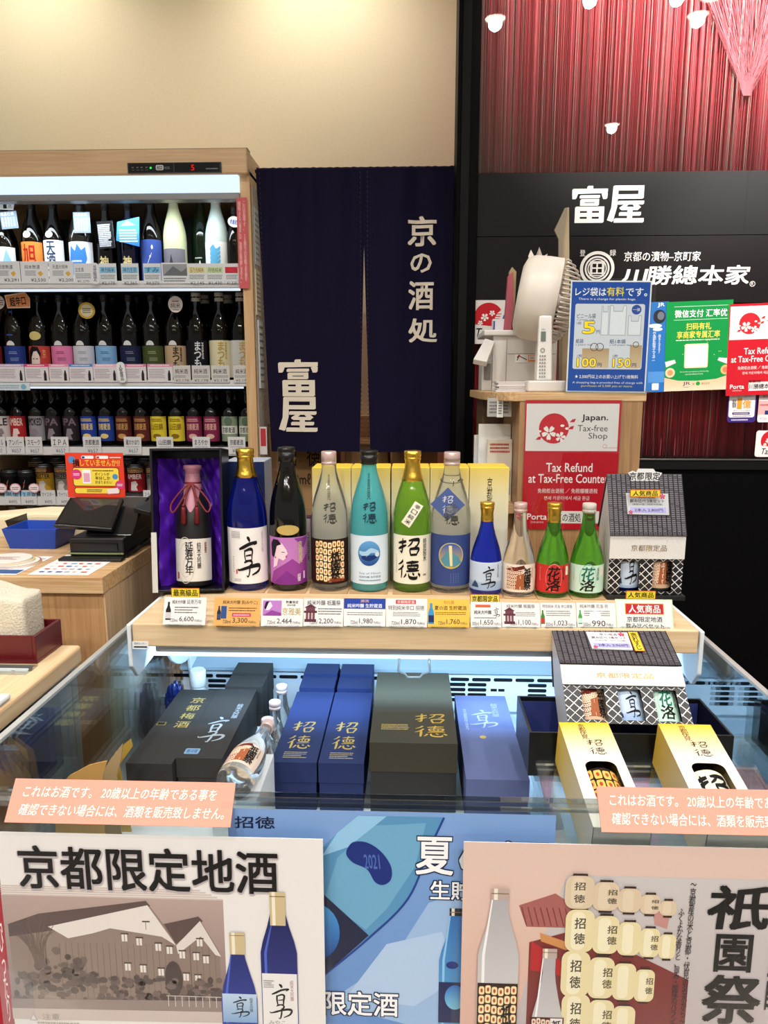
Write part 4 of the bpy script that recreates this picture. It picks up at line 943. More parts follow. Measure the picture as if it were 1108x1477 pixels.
def p_karaku(bg, fg, c2):
    def d(mb):
        mb.rect(-1.5, 0, 1.5, 1, bg, 1); mb.ring(.1, .55, .5, .03, c2, 2)
        mb.text('花', -.34, .46, .42, .94, fg, 3, .03, shear=.12); mb.text('洛', -.40, .06, .48, .48, '#181410', 3, .03, shear=.12)
        mb.text('純米吟醸', .62, .45, .76, .92, '#3a2a20', 2, 0, True); mb.rect(.86, .62, 1.1, .94, '#e4ded0', 2); mb.lines(-.82, .4, -.74, .9, 10, c2, 2, 4)
    return d
def p_shoulder(mb, c='#3a3a36'):
    mb.text('京都伏見', -.14, .46, .10, .96, c, 2, .0, True); sho_toku(mb, -.34, .0, .40, .40, c, 2)
SHO_MARK = lambda c: ('lettering', .50, .86, .5, None, lambda mb: p_shoulder(mb, c), True)
COB = glass('#2440ee', trans=.92); CLEAR = glass('#f4f6f4', trans=.95); TURQ = glass('#62ccd6', trans=.6); GREEN = glass('#96d040', trans=.84); GREEN2 = glass('#62c440', trans=.93)
CAPP = mat('#d9bdb6', .3, .4)
TILE = wood('#a3825c', '#c2a27a', 'X', 1.2, .5)
def front(cx, py0, py1, half, label, prof, gm, cap, lab, big=True):
    y = YB if big else G(cx, py1, ZS).y + .036
    x = XA(cx, py1 - 8, y); k = (ROT.transposed() @ (Vector((x, y, ZS + .1)) - EYE)).z * -1 / F
    R = half * k; zt = P(cx, py0, y).z
    tl = tag(MB().box(x - .040, x + .040, y - .042, y + .042, ZS + .0002, ZS + .003, TILE).build('wooden_tile', bevel=.0006) if big else MB().box(x - R * .99, x + R * .99, y - R, y + R, ZS + .0002, ZS + .003, TILE).build('wooden_tile', bevel=.0006),
        'thin square wooden tile under the ' + label.split(' with ')[0].split(' whose ')[0], 'tile', 'wooden tiles under the bottles')
    return bottle(label, (x, y, ZS + .0033), R, zt - ZS - .003, prof, gm, cap, lab, 'sake bottles on the wooden shelf'), x, y, R, zt - ZS - .003
FG = 'foil'
front(360, 647, 857, 28.5, 'tall cobalt blue bottle with gold foil neck and white label bearing one brushed character', P720, COB, (.80, GOLDM, FG), [('label', .055, .455, 1.30, '#e8e6e6', p_kyo, False)])
front(418, 645, 855, 26.5, 'tall dark brown bottle with black cap whose purple label shows a woman in profile', P720, DARKGL, (.90, BLACKP, 'stopper'),
      [('label', .05, .385, 1.45, '#b878bc', p_face, False), ('oval_seal', .40, .475, .85, None, lambda mb: mb.disc(0, .5, .62, mat('#e2c878', .38, .55, bump=.4, bscale=200), 1, .48, 32), True)])
front(477, 651, 858, 26, 'tall clear bottle with rows of round lanterns printed on its label', P720, CLEAR, (.905, CAPP, 'screw'), [('label', .055, .385, 1.5, '#2a130e', p_gion, False), SHO_MARK('#3c3c38')])
front(533, 649, 858, 27, 'tall turquoise bottle with black cap and a blue moon on its white label', P720, TURQ, (.90, BLACKP, 'stopper'), [('label', .06, .41, 1.4, '#cfe0ee', p_moon, False), SHO_MARK('#1c3a46')])
t, x, y, R, H = front(594, 650, 859, 27, 'tall green bottle with gold foil neck and two large brushed characters on cream label', P720, GREEN, (.79, GOLDM, FG), [('label', .065, .415, 1.35, '#e6e2d0', p_shotoku, False)])
def p_slip(mb):
    mb.text('辛口純米', -.0, 0, 1, 1, '#1a1a18', 3, .02, True)
# slanted paper slip on the green bottle's shoulder
def slipmap(x_, y_, l=0):
    a = math.radians(-33); u = (x_ - .5) * .020; v = (y_ - .5) * .052
    X = u * math.cos(a) - v * math.sin(a); Z = u * math.sin(a) + v * math.cos(a) + H * .565
    r = prad(P720, max(0, min(.98, Z / H))) * R + .0016 + l * .0002
    return (X, -math.sqrt(max(1e-6, r * r - X * X)), Z)
mb = MB(slipmap, cut=.25)
for k in range(8): mb.rect(0, k / 8, 1, (k + 1) / 8, '#e9e5d2', 0)
for k, ch in enumerate('辛口純米'): mb.text(ch, .2, .77 - k * .23, .82, .95 - k * .23, '#1c1b18', 3, .01)
mb.build('paper_slip', t, fix=False)
t, x, y, R, H = front(649, 652, 861, 28, 'tall clear bottle with navy label and a blue diamond tag on its neck', P720, CLEAR, (.905, CAPP, 'screw'), [('label', .055, .425, 1.4, '#34467e', p_navy, False), ('lettering', .50, .86, .5, None, lambda mb: mb.glyph(TOKU, -.34, .0, .40, .18, '#3c3c38', 2), True)])
rzt = t.rotation_euler.z
f = plane(621, 703, 671, 751, y - R * .86); mb = MB(f); dm = [(25, 0), (50, 25), (25, 48), (0, 24)]; mb.slabp(dm, .001, '#4c5f94')
sho_toku(mb, 17, 38, 33, 12, '#d8d8dc', 2); mb.lines(26, 30, 40, 36, 3, '#a9b2cc', 2)
dg = mb.build('diamond_tag', t, world=True)
zc = .80 * H; mb = MB(); mb.tube([(R * .56 * math.cos(a), R * .56 * math.sin(a), zc + .004 * math.sin(a)) for a in [2 * math.pi * k / 20 for k in range(21)]], .0008, mat('#141414', .4), 6)
mb.tube([(0.004, -R * .56, zc), (.003, -R * .84, zc - .008)], .0008, mat('#141414', .4), 6); mb.tube([(.012, -R * .55, zc), (.018, -R * .6, zc + .006), (.014, -R * .62, zc + .001)], .0011, mat('#141414', .4), 6); mb.build('tag_cord', t)
front(700, 724, 864, 23, 'small cobalt blue bottle with gold cap and pale blue label', P300, COB, (.795, GOLDM, FG), [('label', .07, .375, 1.3, '#b8c9de', p_kyo_s, True)], False)
front(747, 725, 865, 23, 'small clear bottle with lantern label', P300, CLEAR, (.90, CAPP, 'screw'), [('label', .06, .36, 1.35, '#e2d6c8', p_gion_s, True)], False)
front(795, 725, 866, 23.5, 'small green bottle with gold cap and red label', P300, GREEN2, (.795, GOLDM, FG), [('label', .06, .36, 1.35, '#c02f2c', p_karaku('#c02f2c', '#14140f', '#d9857a'), True)], False)
front(844, 726, 866, 24, 'small green bottle with white cap and mint label', P300, GREEN2, (.90, CAPW, 'screw'), [('label', .06, .36, 1.35, '#bfe0cf', p_karaku('#bfe0cf', '#1c6a58', '#8fbfa8'), True)], False)

# ---- gift boxes behind the bottles
def carton_box(px0, px1, py0, py1, Y, d, label, front_c, side_c, draw=None, lid=None, name='gift_box', cat='gift box', group=None, rz=0):
    x0, x1 = XA(px0, py0, Y), XA(px1, py0, Y); zt = ZA(py0, Y, (px0 + px1) / 2); zb = ZS + .0003
    t = thing(name, label, cat, ((x0 + x1) / 2, Y + d / 2, zb), rz, group)
    w = (x1 - x0) / 2; h = zt - zb
    mb = MB(ink=GLOSS)
    g = lambda x, y, l=0: (x, y, l)
    # body faces as prints (front may carry a gradient)
    mb.add([(-w, -d / 2, 0), (w, -d / 2, 0), (w, d / 2, 0), (-w, d / 2, 0), (-w, -d / 2, h), (w, -d / 2, h), (w, d / 2, h), (-w, d / 2, h)],
           [(0, 3, 2, 1), (4, 5, 6, 7), (1, 2, 6, 5), (2, 3, 7, 6), (3, 0, 4, 7)], side_c)
    mb.M = lambda x, y, l=0: (-w + 2 * w * x, -d / 2 - .00005 - l * .0002, h * y)
    if isinstance(front_c, tuple):
        for y_0, y_1, q0, q1 in zip((0, .45, .75), (.45, .75, 1), front_c, front_c[1:]): mb.rect(0, y_0, 1, y_1, (q0, q1), 0)
    else: mb.rect(0, 0, 1, 1, front_c, 0)
    if draw: draw(mb)
    mb.build('box_body', t, fix=False)
    mb = MB(ink=GLOSS)
    mb.hexa([(-w, -d / 2, h), (w, -d / 2, h), (w, d / 2, h), (-w, d / 2, h)], [(-w + .002, -d / 2 + .002, h + .0015), (w - .002, -d / 2 + .002, h + .0015), (w - .002, d / 2 - .002, h + .0015), (-w + .002, d / 2 - .002, h + .0015)], lid or side_c)
    mb.build('lid_flap', t)
    return t
YY = 1.565
def yb(mb):
    mb.text('京都伏見', .44, .52, .58, .92, '#3a3020', 2, 0, True)
for (a, b), nm in zip(((450, 506), (507, 563), (565, 620), (621, 677), (678, 735)), ('tall clear lantern bottle', 'turquoise bottle', 'tall green bottle', 'clear navy-labelled bottle', 'small blue bottle')):
    carton_box(a, b, 675, 845, YY, .078, 'upright gold to white gradient gift box behind the ' + nm, ('#d6cfc4', '#dcd5c2', '#e2d8ae', '#e4c862'), '#e0d6a4', yb if a > 670 else None, '#ecc94a', group='gold and white gift boxes behind the bottles')
carton_box(324, 381, 666, 850, YY + .032, .085, 'upright navy gift box with grey side behind the tall cobalt bottle', '#1f2b52', '#9aa2ae', None, '#aab1bd')
carton_box(430, 448, 748, 850, YY, .04, 'narrow purple and white box behind the dark brown bottle', '#d9cfd8', '#6a2a5c', lambda mb: (mb.rect(0, 0, .55, 1, '#6a2350', 1), mb.text('京雅美', .62, .3, .9, .8, '#8a5a7a', 2, 0, True)), '#5a2048')

# ---- satin lined box with its bottle at the left
BX0, BX1 = XA(234, 860, YB), XA(330, 860, YB); bw = BX1 - BX0; bh = P(285, 645, YB + .05).z - ZS
sb = thing('presentation_box', 'open black presentation box lined with purple satin at the left shelf end', 'gift box', ((BX0 + BX1) / 2, YB - .008, ZS + .0005), .10, rot=(math.radians(-7), 0, .12))
w = bw / 2; bd = .055
mb = MB(); t_ = .005
mb.box(-w, w, bd - t_, bd, 0, bh, BLACKP); mb.box(-w, -w + t_, -bd, bd - t_, 0, bh, BLACKP); mb.box(w - t_, w, -bd, bd - t_, 0, bh, BLACKP)
mb.box(-w + t_, w - t_, -bd, bd - t_, bh - t_, bh, BLACKP); mb.box(-w + t_, w - t_, -bd, bd - t_, 0, t_, BLACKP); mb.build('box_shell', sb, bevel=.0008)
SAT = mat('#5a22b8', .25, 0, .7)
mb = MB(); NU, NV = 36, 60; vs = []
for j in range(NV + 1):
    for i in range(NU + 1):
        u = i / NU * 2 - 1; v = j / NV; q = abs(u)
        yy = bd - t_ - .006 - (.065 * max(0, (q - .52) / .48) ** 1.0) * (1 - .3 * v) - .012 * max(0, v - .85) / .15
        yy -= .006 * math.sin(u * 7 + v * 10) + .004 * math.sin(v * 26 - u * 11) * q + .003 * math.sin(v * 47 + u * 21)
        vs.append(((w - t_ - .001) * u, min(yy, bd - t_ - .002), t_ + .001 + (bh * .93 - t_) * v))
mb.add(vs, [(j * (NU + 1) + i, j * (NU + 1) + i + 1, (j + 1) * (NU + 1) + i + 1, (j + 1) * (NU + 1) + i) for j in range(NV) for i in range(NU)], SAT, True); mb.build('satin_lining', sb, fix=False)
mb = MB(); mb.box(-w - .001, -w + .010, -bd - .001, -bd, .0, bh * .42, '#c9c6bf'); mb.build('paper_sleeve', sb, bevel=0)
bl = Matrix.LocRotScale(sb.location, sb.rotation_euler, None)
MATB = mat('#171416', .45)
def p_enju(mb):
    mb.ring(-.35, .5, .55, .02, '#b9b2aa', 1); mb.ring(-.35, .5, .4, .02, '#c4beb4', 1); mb.ring(-.2, .3, .3, .02, '#c4beb4', 1)
    mb.text('延寿万年', -.34, .16, .10, .94, '#151214', 3, .02, True); mb.text('純米大吟醸', .30, .30, .52, .92, '#221d20', 2, .012, True); mb.text('招徳', .72, .66, .86, .92, '#8a2c30', 2, .02, True); mb.rect(-.9, .06, -.78, .22, '#a83a38', 2)
lc = bl @ Vector((0.004, -.004, t_ + .0015))
pb = bottle('black bottle with pink neck wrap and red tasselled cord lying back in the purple satin', lc, .038, bh * .86, P720, MATB, (.90, mat('#a87080', .4), 'screw'), [('label', .05, .40, 1.3, '#d8d4cc', p_enju, False)], name='sake_bottle', rot=sb.rotation_euler)
Hb = bh * .86; PK = mat('#b07686', .45)
mb = MB(); mb.lathe([(prad(P720, z) * .038 + .0012, z * Hb) for z in (.80, .84, .88, .92, .96)] + [(.0185, .97 * Hb), (.0185, Hb * 1.0), (.012, Hb * 1.004)], PK, 24)
fm = cyl(.038, 0, 1, lambda z: prad(P720, z / Hb) * .038, 0, .0014); vs = []
rows = 10
for j in range(rows + 1):
    z = (.82 - .20 * j / rows) * Hb; hw = .9 * (1 - j / rows) + .06
    for i in range(7): vs.append(fm((i / 6 * 2 - 1) * hw, z))
mb.add(vs, [(j * 7 + i, j * 7 + i + 1, (j + 1) * 7 + i + 1, (j + 1) * 7 + i) for j in range(rows) for i in range(6)], PK, True); mb.build('neck_wrap', pb, fix=False)
RED = mat('#6e0d17', .6)
def bp(x, z, o=.0035):
    r = prad(P720, max(.0, min(.98, z))) * .038 + o
    return (x, -math.sqrt(max(1e-7, r * r - min(abs(x), r * .98) ** 2)), z * Hb)
mb = MB(); mb.tube([(.0165 * math.cos(a), .0165 * math.sin(a) , .855 * Hb) for a in [2 * math.pi * k / 18 for k in range(19)]], .0024, RED, 7)
for s_ in (-1, 1):
    lp = catmull([(0, -.020, .855 * Hb), (.018 * s_, -.026, .80 * Hb), (.040 * s_, -.032, .68 * Hb), (.034 * s_, -.040, .62 * Hb), (.014 * s_, -.034, .74 * Hb), (.003 * s_, -.022, .845 * Hb)], 6); mb.tube(lp, .0020, RED, 7)
    mb.tube(catmull([(0, -.021, .85 * Hb), (.007 * s_, -.028, .78 * Hb), (.0135 * s_, -.040, .665 * Hb)], 5), .0020, RED, 7)
mb.build('cord', pb)
for s_ in (-1, 1):
    mb = MB(); mb.lathe([(.003, .035), (.0048, .032), (.0042, .028), (.0062, .0)], RED, 14, (.0135 * s_, -.040, .51 * Hb + .004)); mb.lathe([(.0034, .036), (.0034, .040)], RED, 10, (.0135 * s_, -.040, .51 * Hb + .004)); mb.build('tassel', pb)

# ---- price cards standing along the shelf edge
ACR = pane('#f6fafa', .08); SLV = pane('#fafbfb', .0)
def pcard(px0, py0, px1, py1, label, draw, base='#e6e2de', name='price_card', Yb=None, lean=.018, group='price cards on the shelf edge'):
    py1 = min(py1, 904.5); Yb = Yb or G((px0 + px1) / 2, py1, ZS + .0015).y
    b = P((px0 + px1) / 2, py1, Yb)
    f = plane(px0, py0, px1, py1, Yb + lean, Yb)
    t = thing(name, label, 'price card', (b.x, Yb, ZS), group=group)
    mb = MB(f); mb.slab(f.W, f.H, .0008, base); mb.M = off(f, px0, py0); draw(mb); mb.build('printed_card', t, world=True)
    mb = MB(f); W, H = f.W, f.H
    mb.add([(-1.2, -1.2, 8), (W + 1.2, -1.2, 8), (W + 1.2, H, 8), (-1.2, H, 8)], [(0, 1, 2, 3)], SLV)
    c0 = f(0, H); mb.M = None
    zf = min(c0.z, ZS + .0035)
    mb.box(c0.x + .008, c0.x + .012, Yb - .004, Yb + lean + .02, ZS + .0003, ZS + .002, ACR); 
    mb.box(f(W, H).x - .012, f(W, H).x - .008, Yb - .004, Yb + lean + .02, ZS + .0003, ZS + .002, ACR)
    mb.box(c0.x + .006, f(W, H).x - .006, Yb - .002, Yb + .002, ZS + .0003, c0.z + .002, ACR)
    mb.build('clear_holder', t, world=True, fix=False)
    return t, f
def price(mb, x0, y1, x1, big, vol='720ml', c='#3a3230'):
    w = x1 - x0
    mb.text(vol, x0, y1, x0 + w * .24, y1 - 5.2, c, 2); mb.text(big, x0 + w * .29, y1, x0 + w * .74, y1 - 8.2, c, 2, .01); mb.text('円(税込)', x0 + w * .77, y1, x1, y1 - 4.2, c, 2)
def bpic(mb, x, y, h, c, lc): # small printed bottle, y = base
    w = h * .14
    mb.poly([(x - w, y), (x + w, y), (x + w, y - h * .55), (x + w * .4, y - h * .8), (x + w * .4, y - h), (x - w * .4, y - h), (x - w * .4, y - h * .8), (x - w, y - h * .55)], c, 2); mb.rect(x - w * .95, y - h * .08, x + w * .95, y - h * .42, lc, 3)
def tower(mb, x, y, h):
    w = h * .36; c = '#5a2c38'
    mb.poly([(x - w, y - h * .78), (x, y - h), (x + w, y - h * .78)], c, 2); mb.rect(x - w * .7, y - h * .8, x + w * .7, y - h * .6, '#6f3a44', 2); mb.rect(x - w, y - h * .62, x + w, y - h * .5, c, 2)
    for k in (-.7, -.2, .3): mb.rect(x + k * w, y - h * .5, x + (k + .38) * w, y - h * .12, '#7a4650', 2)
    mb.rect(x - w * .9, y - h * .16, x + w * .9, y, c, 2)
def k1(m):
    m.text('純米大吟醸', 248, 871, 267, 865, '#2a2420', 2, .02); m.text('延寿万年', 269, 871, 290, 864.5, '#2a2420', 2)
    bpic(m, 243, 894, 26, '#20181a', '#c9c4be'); m.lines(252, 874, 286, 885, 3, '#5a5450', 2, 3, .4); price(m, 246, 897, 292, '6,600')
pcard(236, 861, 297, 901, 'white card priced 6,600 yen in front of the satin lined box', k1)
def flag(px0, py0, px1, py1, s, label, c1='#e8d23a', tc='#1c1410', Y=None, b='#c8551e'):
    f = plane(px0, py0, px1, py1, Y or YSF + .034); m = MB(f); m.slab(f.W, f.H, .0008, b); m.M = off(f, px0, py0)
    m.rect(px0 + .8, py0 + .8, px1 - .8, py1 - .8, c1, 1); m.text(s, px0 + 3, py1 - 2, px1 - 3, py0 + 2, tc, 2, .03)
    return tag(m.build('card_topper'), label, 'label')
flag(247, 848, 288, 861.5, '最高級品', 'yellow topper label above the 6,600 yen card')
def k2(m):
    m.text('純米大吟醸 京(みやこ)', 321, 872, 371, 865.5, '#4a2a18', 2, .01); bpic(m, 316, 894, 20, '#202436', '#3a4a6a'); m.rect(319, 874, 327, 892, '#2e4f86', 2)
    m.lines(330, 875, 370, 882, 2, '#6a4028', 2, 4, .4); m.rect(335, 884, 362, 889, '#c8405a', 2); m.lines(337, 885.5, 360, 888, 1, '#f0c8c8', 3); price(m, 322, 899, 370, '3,300')
pcard(309, 862, 375, 903, 'tan card priced 3,300 yen in front of the tall cobalt bottle', k2, '#e0a860')
def k3(m):
    m.rect(379, 866, 406, 888, '#b878bc', 1); m.poly([(379, 888), (392, 880), (406, 884), (406, 888)], '#8e3f92', 2); m.poly([(382, 880), (384, 870), (390, 868), (393, 874), (388, 880)], '#ead6de', 3); m.poly([(381, 876), (383, 868), (388, 867), (386, 872), (383, 880)], '#1c1420', 4)
    m.text('数量限定', 412, 870, 430, 866, '#3a3226', 2, .03); m.text('純米吟醸', 414, 874, 426, 871, '#3a3226'); m.text('京雅美', 407, 887, 434, 876, '#b59a5a', 2, .01); price(m, 386, 900, 434, '2,464')
pcard(377, 863, 437, 903, 'white card priced 2,464 yen with a small purple picture', k3)
def k4(m): m.text('純米吟醸 祇園祭', 443, 873, 491, 865.5, '#2a2420', 2, .01); tower(m, 448, 897, 26); m.lines(459, 876, 493, 887, 3, '#5a5450', 2, 6, .4); price(m, 447, 900, 493, '2,200')
pcard(438, 863, 495, 903, 'white card priced 2,200 yen in front of the tall lantern bottle', k4)
def k5(m): m.rect(496, 863, 556, 878, '#23419c', 1); m.text('源流', 520, 868.5, 532, 864.5, '#e0b070', 2, .02); m.text('純米吟醸 生貯蔵酒', 501, 876.5, 551, 870.5, '#eef0f6', 2, .012); m.lines(501, 882, 552, 888, 2, '#6a6660', 2, 6, .35); price(m, 506, 900, 549, '1,980')
pcard(496, 863, 556, 903, 'white card with blue heading priced 1,980 yen', k5)
def k6(m): m.rect(571, 865, 600, 871, '#c93a3e', 1); m.text('京都限定酒', 573, 870.2, 598, 866, '#f2dcd4', 2, .02); m.text('特別純米辛口 招徳', 560, 880, 612, 873, '#3a3432', 2); m.lines(567, 882, 606, 889, 3, '#5a5450', 2, 7, .35); price(m, 565, 901, 613, '1,870')
pcard(557, 863, 616, 904, 'white card with red heading priced 1,870 yen', k6)
def k7(m):
    for k in range(0, 60, 3): m.rect(618 + k, 865, 618.8 + k, 904, '#eab448', 1)
    m.text('旬の酒', 640, 871, 655, 866, '#b06a20'); m.text('夏の酒 生貯蔵酒', 627, 880, 673, 873.5, '#3a2a18', 2, .012); bpic(m, 622, 900, 30, '#3a8cc0', '#1a2a5a'); m.lines(628, 882, 672, 887, 2, '#6a4a20', 2, 6, .4); price(m, 632, 901, 674, '1,760')
pcard(617, 864, 677, 905, 'yellow orange card priced 1,760 yen in front of the navy labelled bottle', k7, '#f0c04e')
def k8(m): m.rect(686, 872, 708, 876, '#d0603a', 1); m.text('純米大吟醸', 684, 886, 709, 880, '#1c1816', 2, .025); m.glyph(KYO, 711, 890, 721, 876, '#2a2624', 2); m.lines(684, 890, 716, 892, 1, '#5a5450'); price(m, 681, 902, 722, '1,650', '300ml')
pcard(679, 868, 723, 905, 'white card priced 1,650 yen in front of the small blue bottle', k8)
flag(678, 857, 721, 871, '京都限定品', 'yellow topper label with red edge above the 1,650 yen card', '#f0dc5a')
def k9(m): m.text('純米吟醸 祇園祭', 731, 877, 772, 871.5, '#2a2420', 2); tower(m, 735, 900, 24); m.lines(744, 882, 773, 889, 3, '#5a5450', 2, 5, .35); price(m, 736, 902, 776, '1,100', '300ml')
pcard(724, 869, 779, 906, 'white card priced 1,100 yen in front of the small lantern bottle', k9)
def k10(m): m.text('特別純米 花洛 辛口原酒', 783, 877, 826, 872, '#4a4440'); bpic(m, 783, 900, 20, '#3a7a2a', '#c03030'); m.lines(788, 880, 824, 889, 3, '#5a5450', 2, 5, .35); price(m, 787, 903, 829, '1,023', '300ml')
pcard(780, 869, 831, 907, 'white card priced 1,023 yen in front of the red labelled bottle', k10)
def k11(m): m.text('純米吟醸 花洛 祝', 837, 877, 878, 871.5, '#4a4440'); bpic(m, 837, 900, 20, '#4a9a4a', '#bfe0cf'); m.lines(843, 880, 880, 889, 3, '#5a5450', 2, 8, .35); price(m, 841, 903, 884, '990', '300ml')
pcard(832, 869, 888, 907, 'white card priced 990 yen in front of the mint labelled bottle', k11)
def k12(m):
    m.rect(888, 864, 971, 908, '#cfe0bc', 1); m.rect(890, 866, 969, 906, '#e9e8e2', 2); m.rect(902, 870, 958, 886, '#e0a030', 3); m.rect(903, 871, 957, 885, '#c22430', 4)
    m.text('人気商品', 907, 884, 953, 872, '#f6eee8', 5, .035); m.text('京都限定地酒', 904, 897, 955, 889, '#1c1a18', 3, .02); m.text('飲み比べセット', 902, 906, 957, 898.5, '#1c1a18', 3, .02)
pcard(889, 864, 971, 908, 'larger green edged card advertising a tasting set at the right shelf end', k12)
flag(903, 852, 946, 864, '人気商品', 'yellow topper label above the green edged card')
# ------------------------------------------------------------------ what lies in the case
TRW = mat('#e4eaee', .4)
rs = thing('tray_riser', 'low white riser tray under the boxed sake inside the case', 'riser', (-.15, 1.2, ZBED))
mb = MB(); mb.box(-.500, .212, 1.0, 1.255, ZT - .006, ZT - .0005, TRW); mb.build('front_board', rs, world=True)
mb = MB(); mb.box(-.500, -.318, 1.256, 1.468, ZT - .006, ZT - .0005, TRW); mb.build('left_board', rs, world=True)
mb = MB(); mb.box(-.246, .212, 1.256, 1.468, ZT - .006, ZT - .0005, TRW); mb.build('right_board', rs, world=True)
for x in (-.498, -.25, .206):
    mb = MB(); mb.box(x, x + .005, 1.0, 1.466, ZBED + .0002, ZT - .006, TRW); mb.build('leg_panel', rs, world=True)
def lying(x0, x1, y0, y1, zt, zb, label, c, cs=None, draw=None, name='gift_box', group='boxed sake lying in the case', rough=.6, split=None):
    t = thing(name, label, 'gift box', ((x0 + x1) / 2, (y0 + y1) / 2, zb), group=group)
    m = mat(c, rough, spec=.08, bump=.12, bscale=700); ms = mat(cs, rough) if cs else m
    zs = zt - (zt - zb) * .42
    mb = MB(); mb.box(x0 + .0012, x1 - .0012, y0 + .0012, y1 - .0012, zb, zs, ms); mb.build('box_base', t, world=True, bevel=.0008)
    mb = MB(ink=GOLDINK); mb.box(x0, x1, y0, y1, zs + .0006, zt, m)
    if draw:
        mb.M = lambda x, y, l=0: (x, y, zt + .00003 + l * .0001); draw(mb)
    mb.build('lid', t, world=True, bevel=.0009 if not draw else 0)
    return t
GR = '#343230'; NB = '#242e54'
GI = '#d9b55a'; SI = '#d4d8de'
def top(px, py, z): v = G(px, py, z); return v.x, v.y
z1 = 1.45 - .65
def dA(m):
    for ch, px, py in zip('京都梅酒', (264, 253, 251, 248), (1037, 1052, 1062, 1070)): pass
    a = -.447
    for k, ch in enumerate('京都梅酒'):
        y = 1.405 - k * .036; x = a - .0 ; m.text(ch, x - .006, y - .013, x + .022, y + .013, GI, 2, .012)
    m.rect(a - .042, 1.292, a - .024, 1.306, GI, 2); m.rect(a - .040, 1.294, a - .026, 1.304, '#4a4334', 3)
lying(-.492, -.411, 1.150, 1.458, z1 - .003, ZT, 'dark grey lying gift box with gold plum wine lettering, farthest to the left', GR, None, dA)
def dB(m):
    m.glyph(KYO, -.392, 1.225, -.345, 1.325, SI, 2); m.text('純米大吟醸', -.350, 1.320, -.338, 1.385, SI, 2, 0, True); m.poly(rrect(-.400, 1.180, -.374, 1.200, .003), '#9ec0de', 2); m.text('要冷蔵', -.397, 1.184, -.377, 1.196, '#2a4a7c', 3)
lying(-.409, -.327, 1.166, 1.458, z1, ZT, 'dark grey lying gift box with a silver brushed character and a pale sticker', GR, None, dB)
def mini(m, x, y): m.lines(x, y, x + .038, y + .024, 4, GI, 2, 3, .4)
def dC(x):
    def d(m): sho_toku(m, x + .014, 1.205, x + .056, 1.312, GI, 2); m.lines(x + .014, 1.172, x + .056, 1.196, 4, '#c9b48a', 2, 3, .4)
    return d
lying(-.239, -.160, 1.158, 1.449, z1, ZT, 'navy lying gift box with gold brushed brand characters, the left of the pair', NB, None, dC(-.236))
lying(-.157, -.078, 1.158, 1.449, z1, ZT, 'navy lying gift box with gold brushed brand characters, beside the wide black box', NB, None, dC(-.154))
def dE(m): sho_toku(m, .010, 1.180, .066, 1.270, '#d9a83c', 2); m.lines(-.050, 1.205, .000, 1.228, 4, '#d9b45a', 2, 5, .45)
lying(-.068, .083, 1.158, 1.465, 1.45 - .61, ZT, 'wide black gift box with gold brushed brand characters in the middle of the case', '#3b382e', '#0e0d0c', dE)
def dF(m): m.glyph(KYO, .118, 1.30, .170, 1.375, '#c9cdd6', 2); m.text('純米大吟醸', .165, 1.345, .178, 1.405, '#c9cdd6', 2, 0, True); m.text('京都伏見', .107, 1.29, .114, 1.38, '#c9cdd6', 2, 0, True); m.disc(.137, 1.262, .006, GI, 2)
lying(.095, .200, 1.115, 1.443, z1, ZT, 'blue grey lying gift box with silver brushed character, right of the black box', '#565f86', None, dF)
for x0, x1, c, nm in ((-.400, -.318, GR, 'dark grey'), (-.238, -.162, NB, 'left navy'), (-.156, -.082, NB, 'right navy')):
    for y0, y1, w in ((1.472, 1.532, 'front'), (1.538, 1.598, 'rear')):
        lying(x0, x1, y0, y1, z1 + (.004 if w == 'rear' else 0), ZBED, 'upright %s gift box, the %s one behind the lying boxes' % (nm, w), c, group='upright boxes at the back of the case')
GAP = -.270
for y, w in ((1.44, 'at the back'), (1.362, 'in the middle of the line'), (1.285, 'behind the reclining one')):
    bottle('small clear bottle with pinkish cap standing %s between the boxes' % w, (GAP, y, ZBED + .0005), .0285, .168, P300, CLEAR, (.90, CAPP, 'screw'), [('label', .08, .36, 1.2, '#c9b8a0', p_gion_s, True)], 'small clear bottles between the boxes', face=False)
# reclining one: axis from base to cap
a = math.radians(-88)
tag(MB().box(-.300, -.232, 1.0, 1.150, ZT, 1.45 - .630, mat('#d9e0e4', .4)).build('white_block', bevel=.002), 'plain white block under the reclining small clear bottle', 'block')
bottle('small clear bottle with lantern label reclining at the front between the boxes', (-.266, 1.003, 1.45 - .6005), .0285, .185, P300, CLEAR, (.90, CAPP, 'screw'), [('label', .08, .40, 1.2, '#d8c6b4', p_gion_s, True)], 'small clear bottles between the boxes', rot=(a, 0, math.radians(-6)))
# jar, blue bag, dark card, brown card dividers
yj = 1.56; xj = XA(287, 1010, yj)
j = thing('white_jar', 'white plastic jar standing at the back left of the case', 'jar', (xj, yj, ZBED))
MB().lathe([(.016, .0003), (.018, .004), (.018, .10), (.015, .106), (.015, .112)], mat('#d8dcdc', .35), 24).build('jar_body', j)
MB().lathe([(.0175, .112), (.0185, .114), (.0185, .148), (.016, .151)], WHITEP, 24).build('lid', j)
f = plane(238, 1005, 277, 1017, YBK - .040); mb = MB(f); mb.slab(f.W, f.H, .016, '#dfe4e8'); mb.M = off(f, 238, 1005); mb.rect(238, 1005, 277, 1017, '#1c2a4a', 1); mb.lines(256, 1007, 275, 1015, 3, '#c9d2de', 2)
tag(mb.build('rating_label'), 'dark printed rating label low on the case back wall', 'label')
bm = bmesh.new(); bmesh.ops.create_icosphere(bm, subdivisions=4, radius=1); rg = random.Random(8)
from mathutils import noise
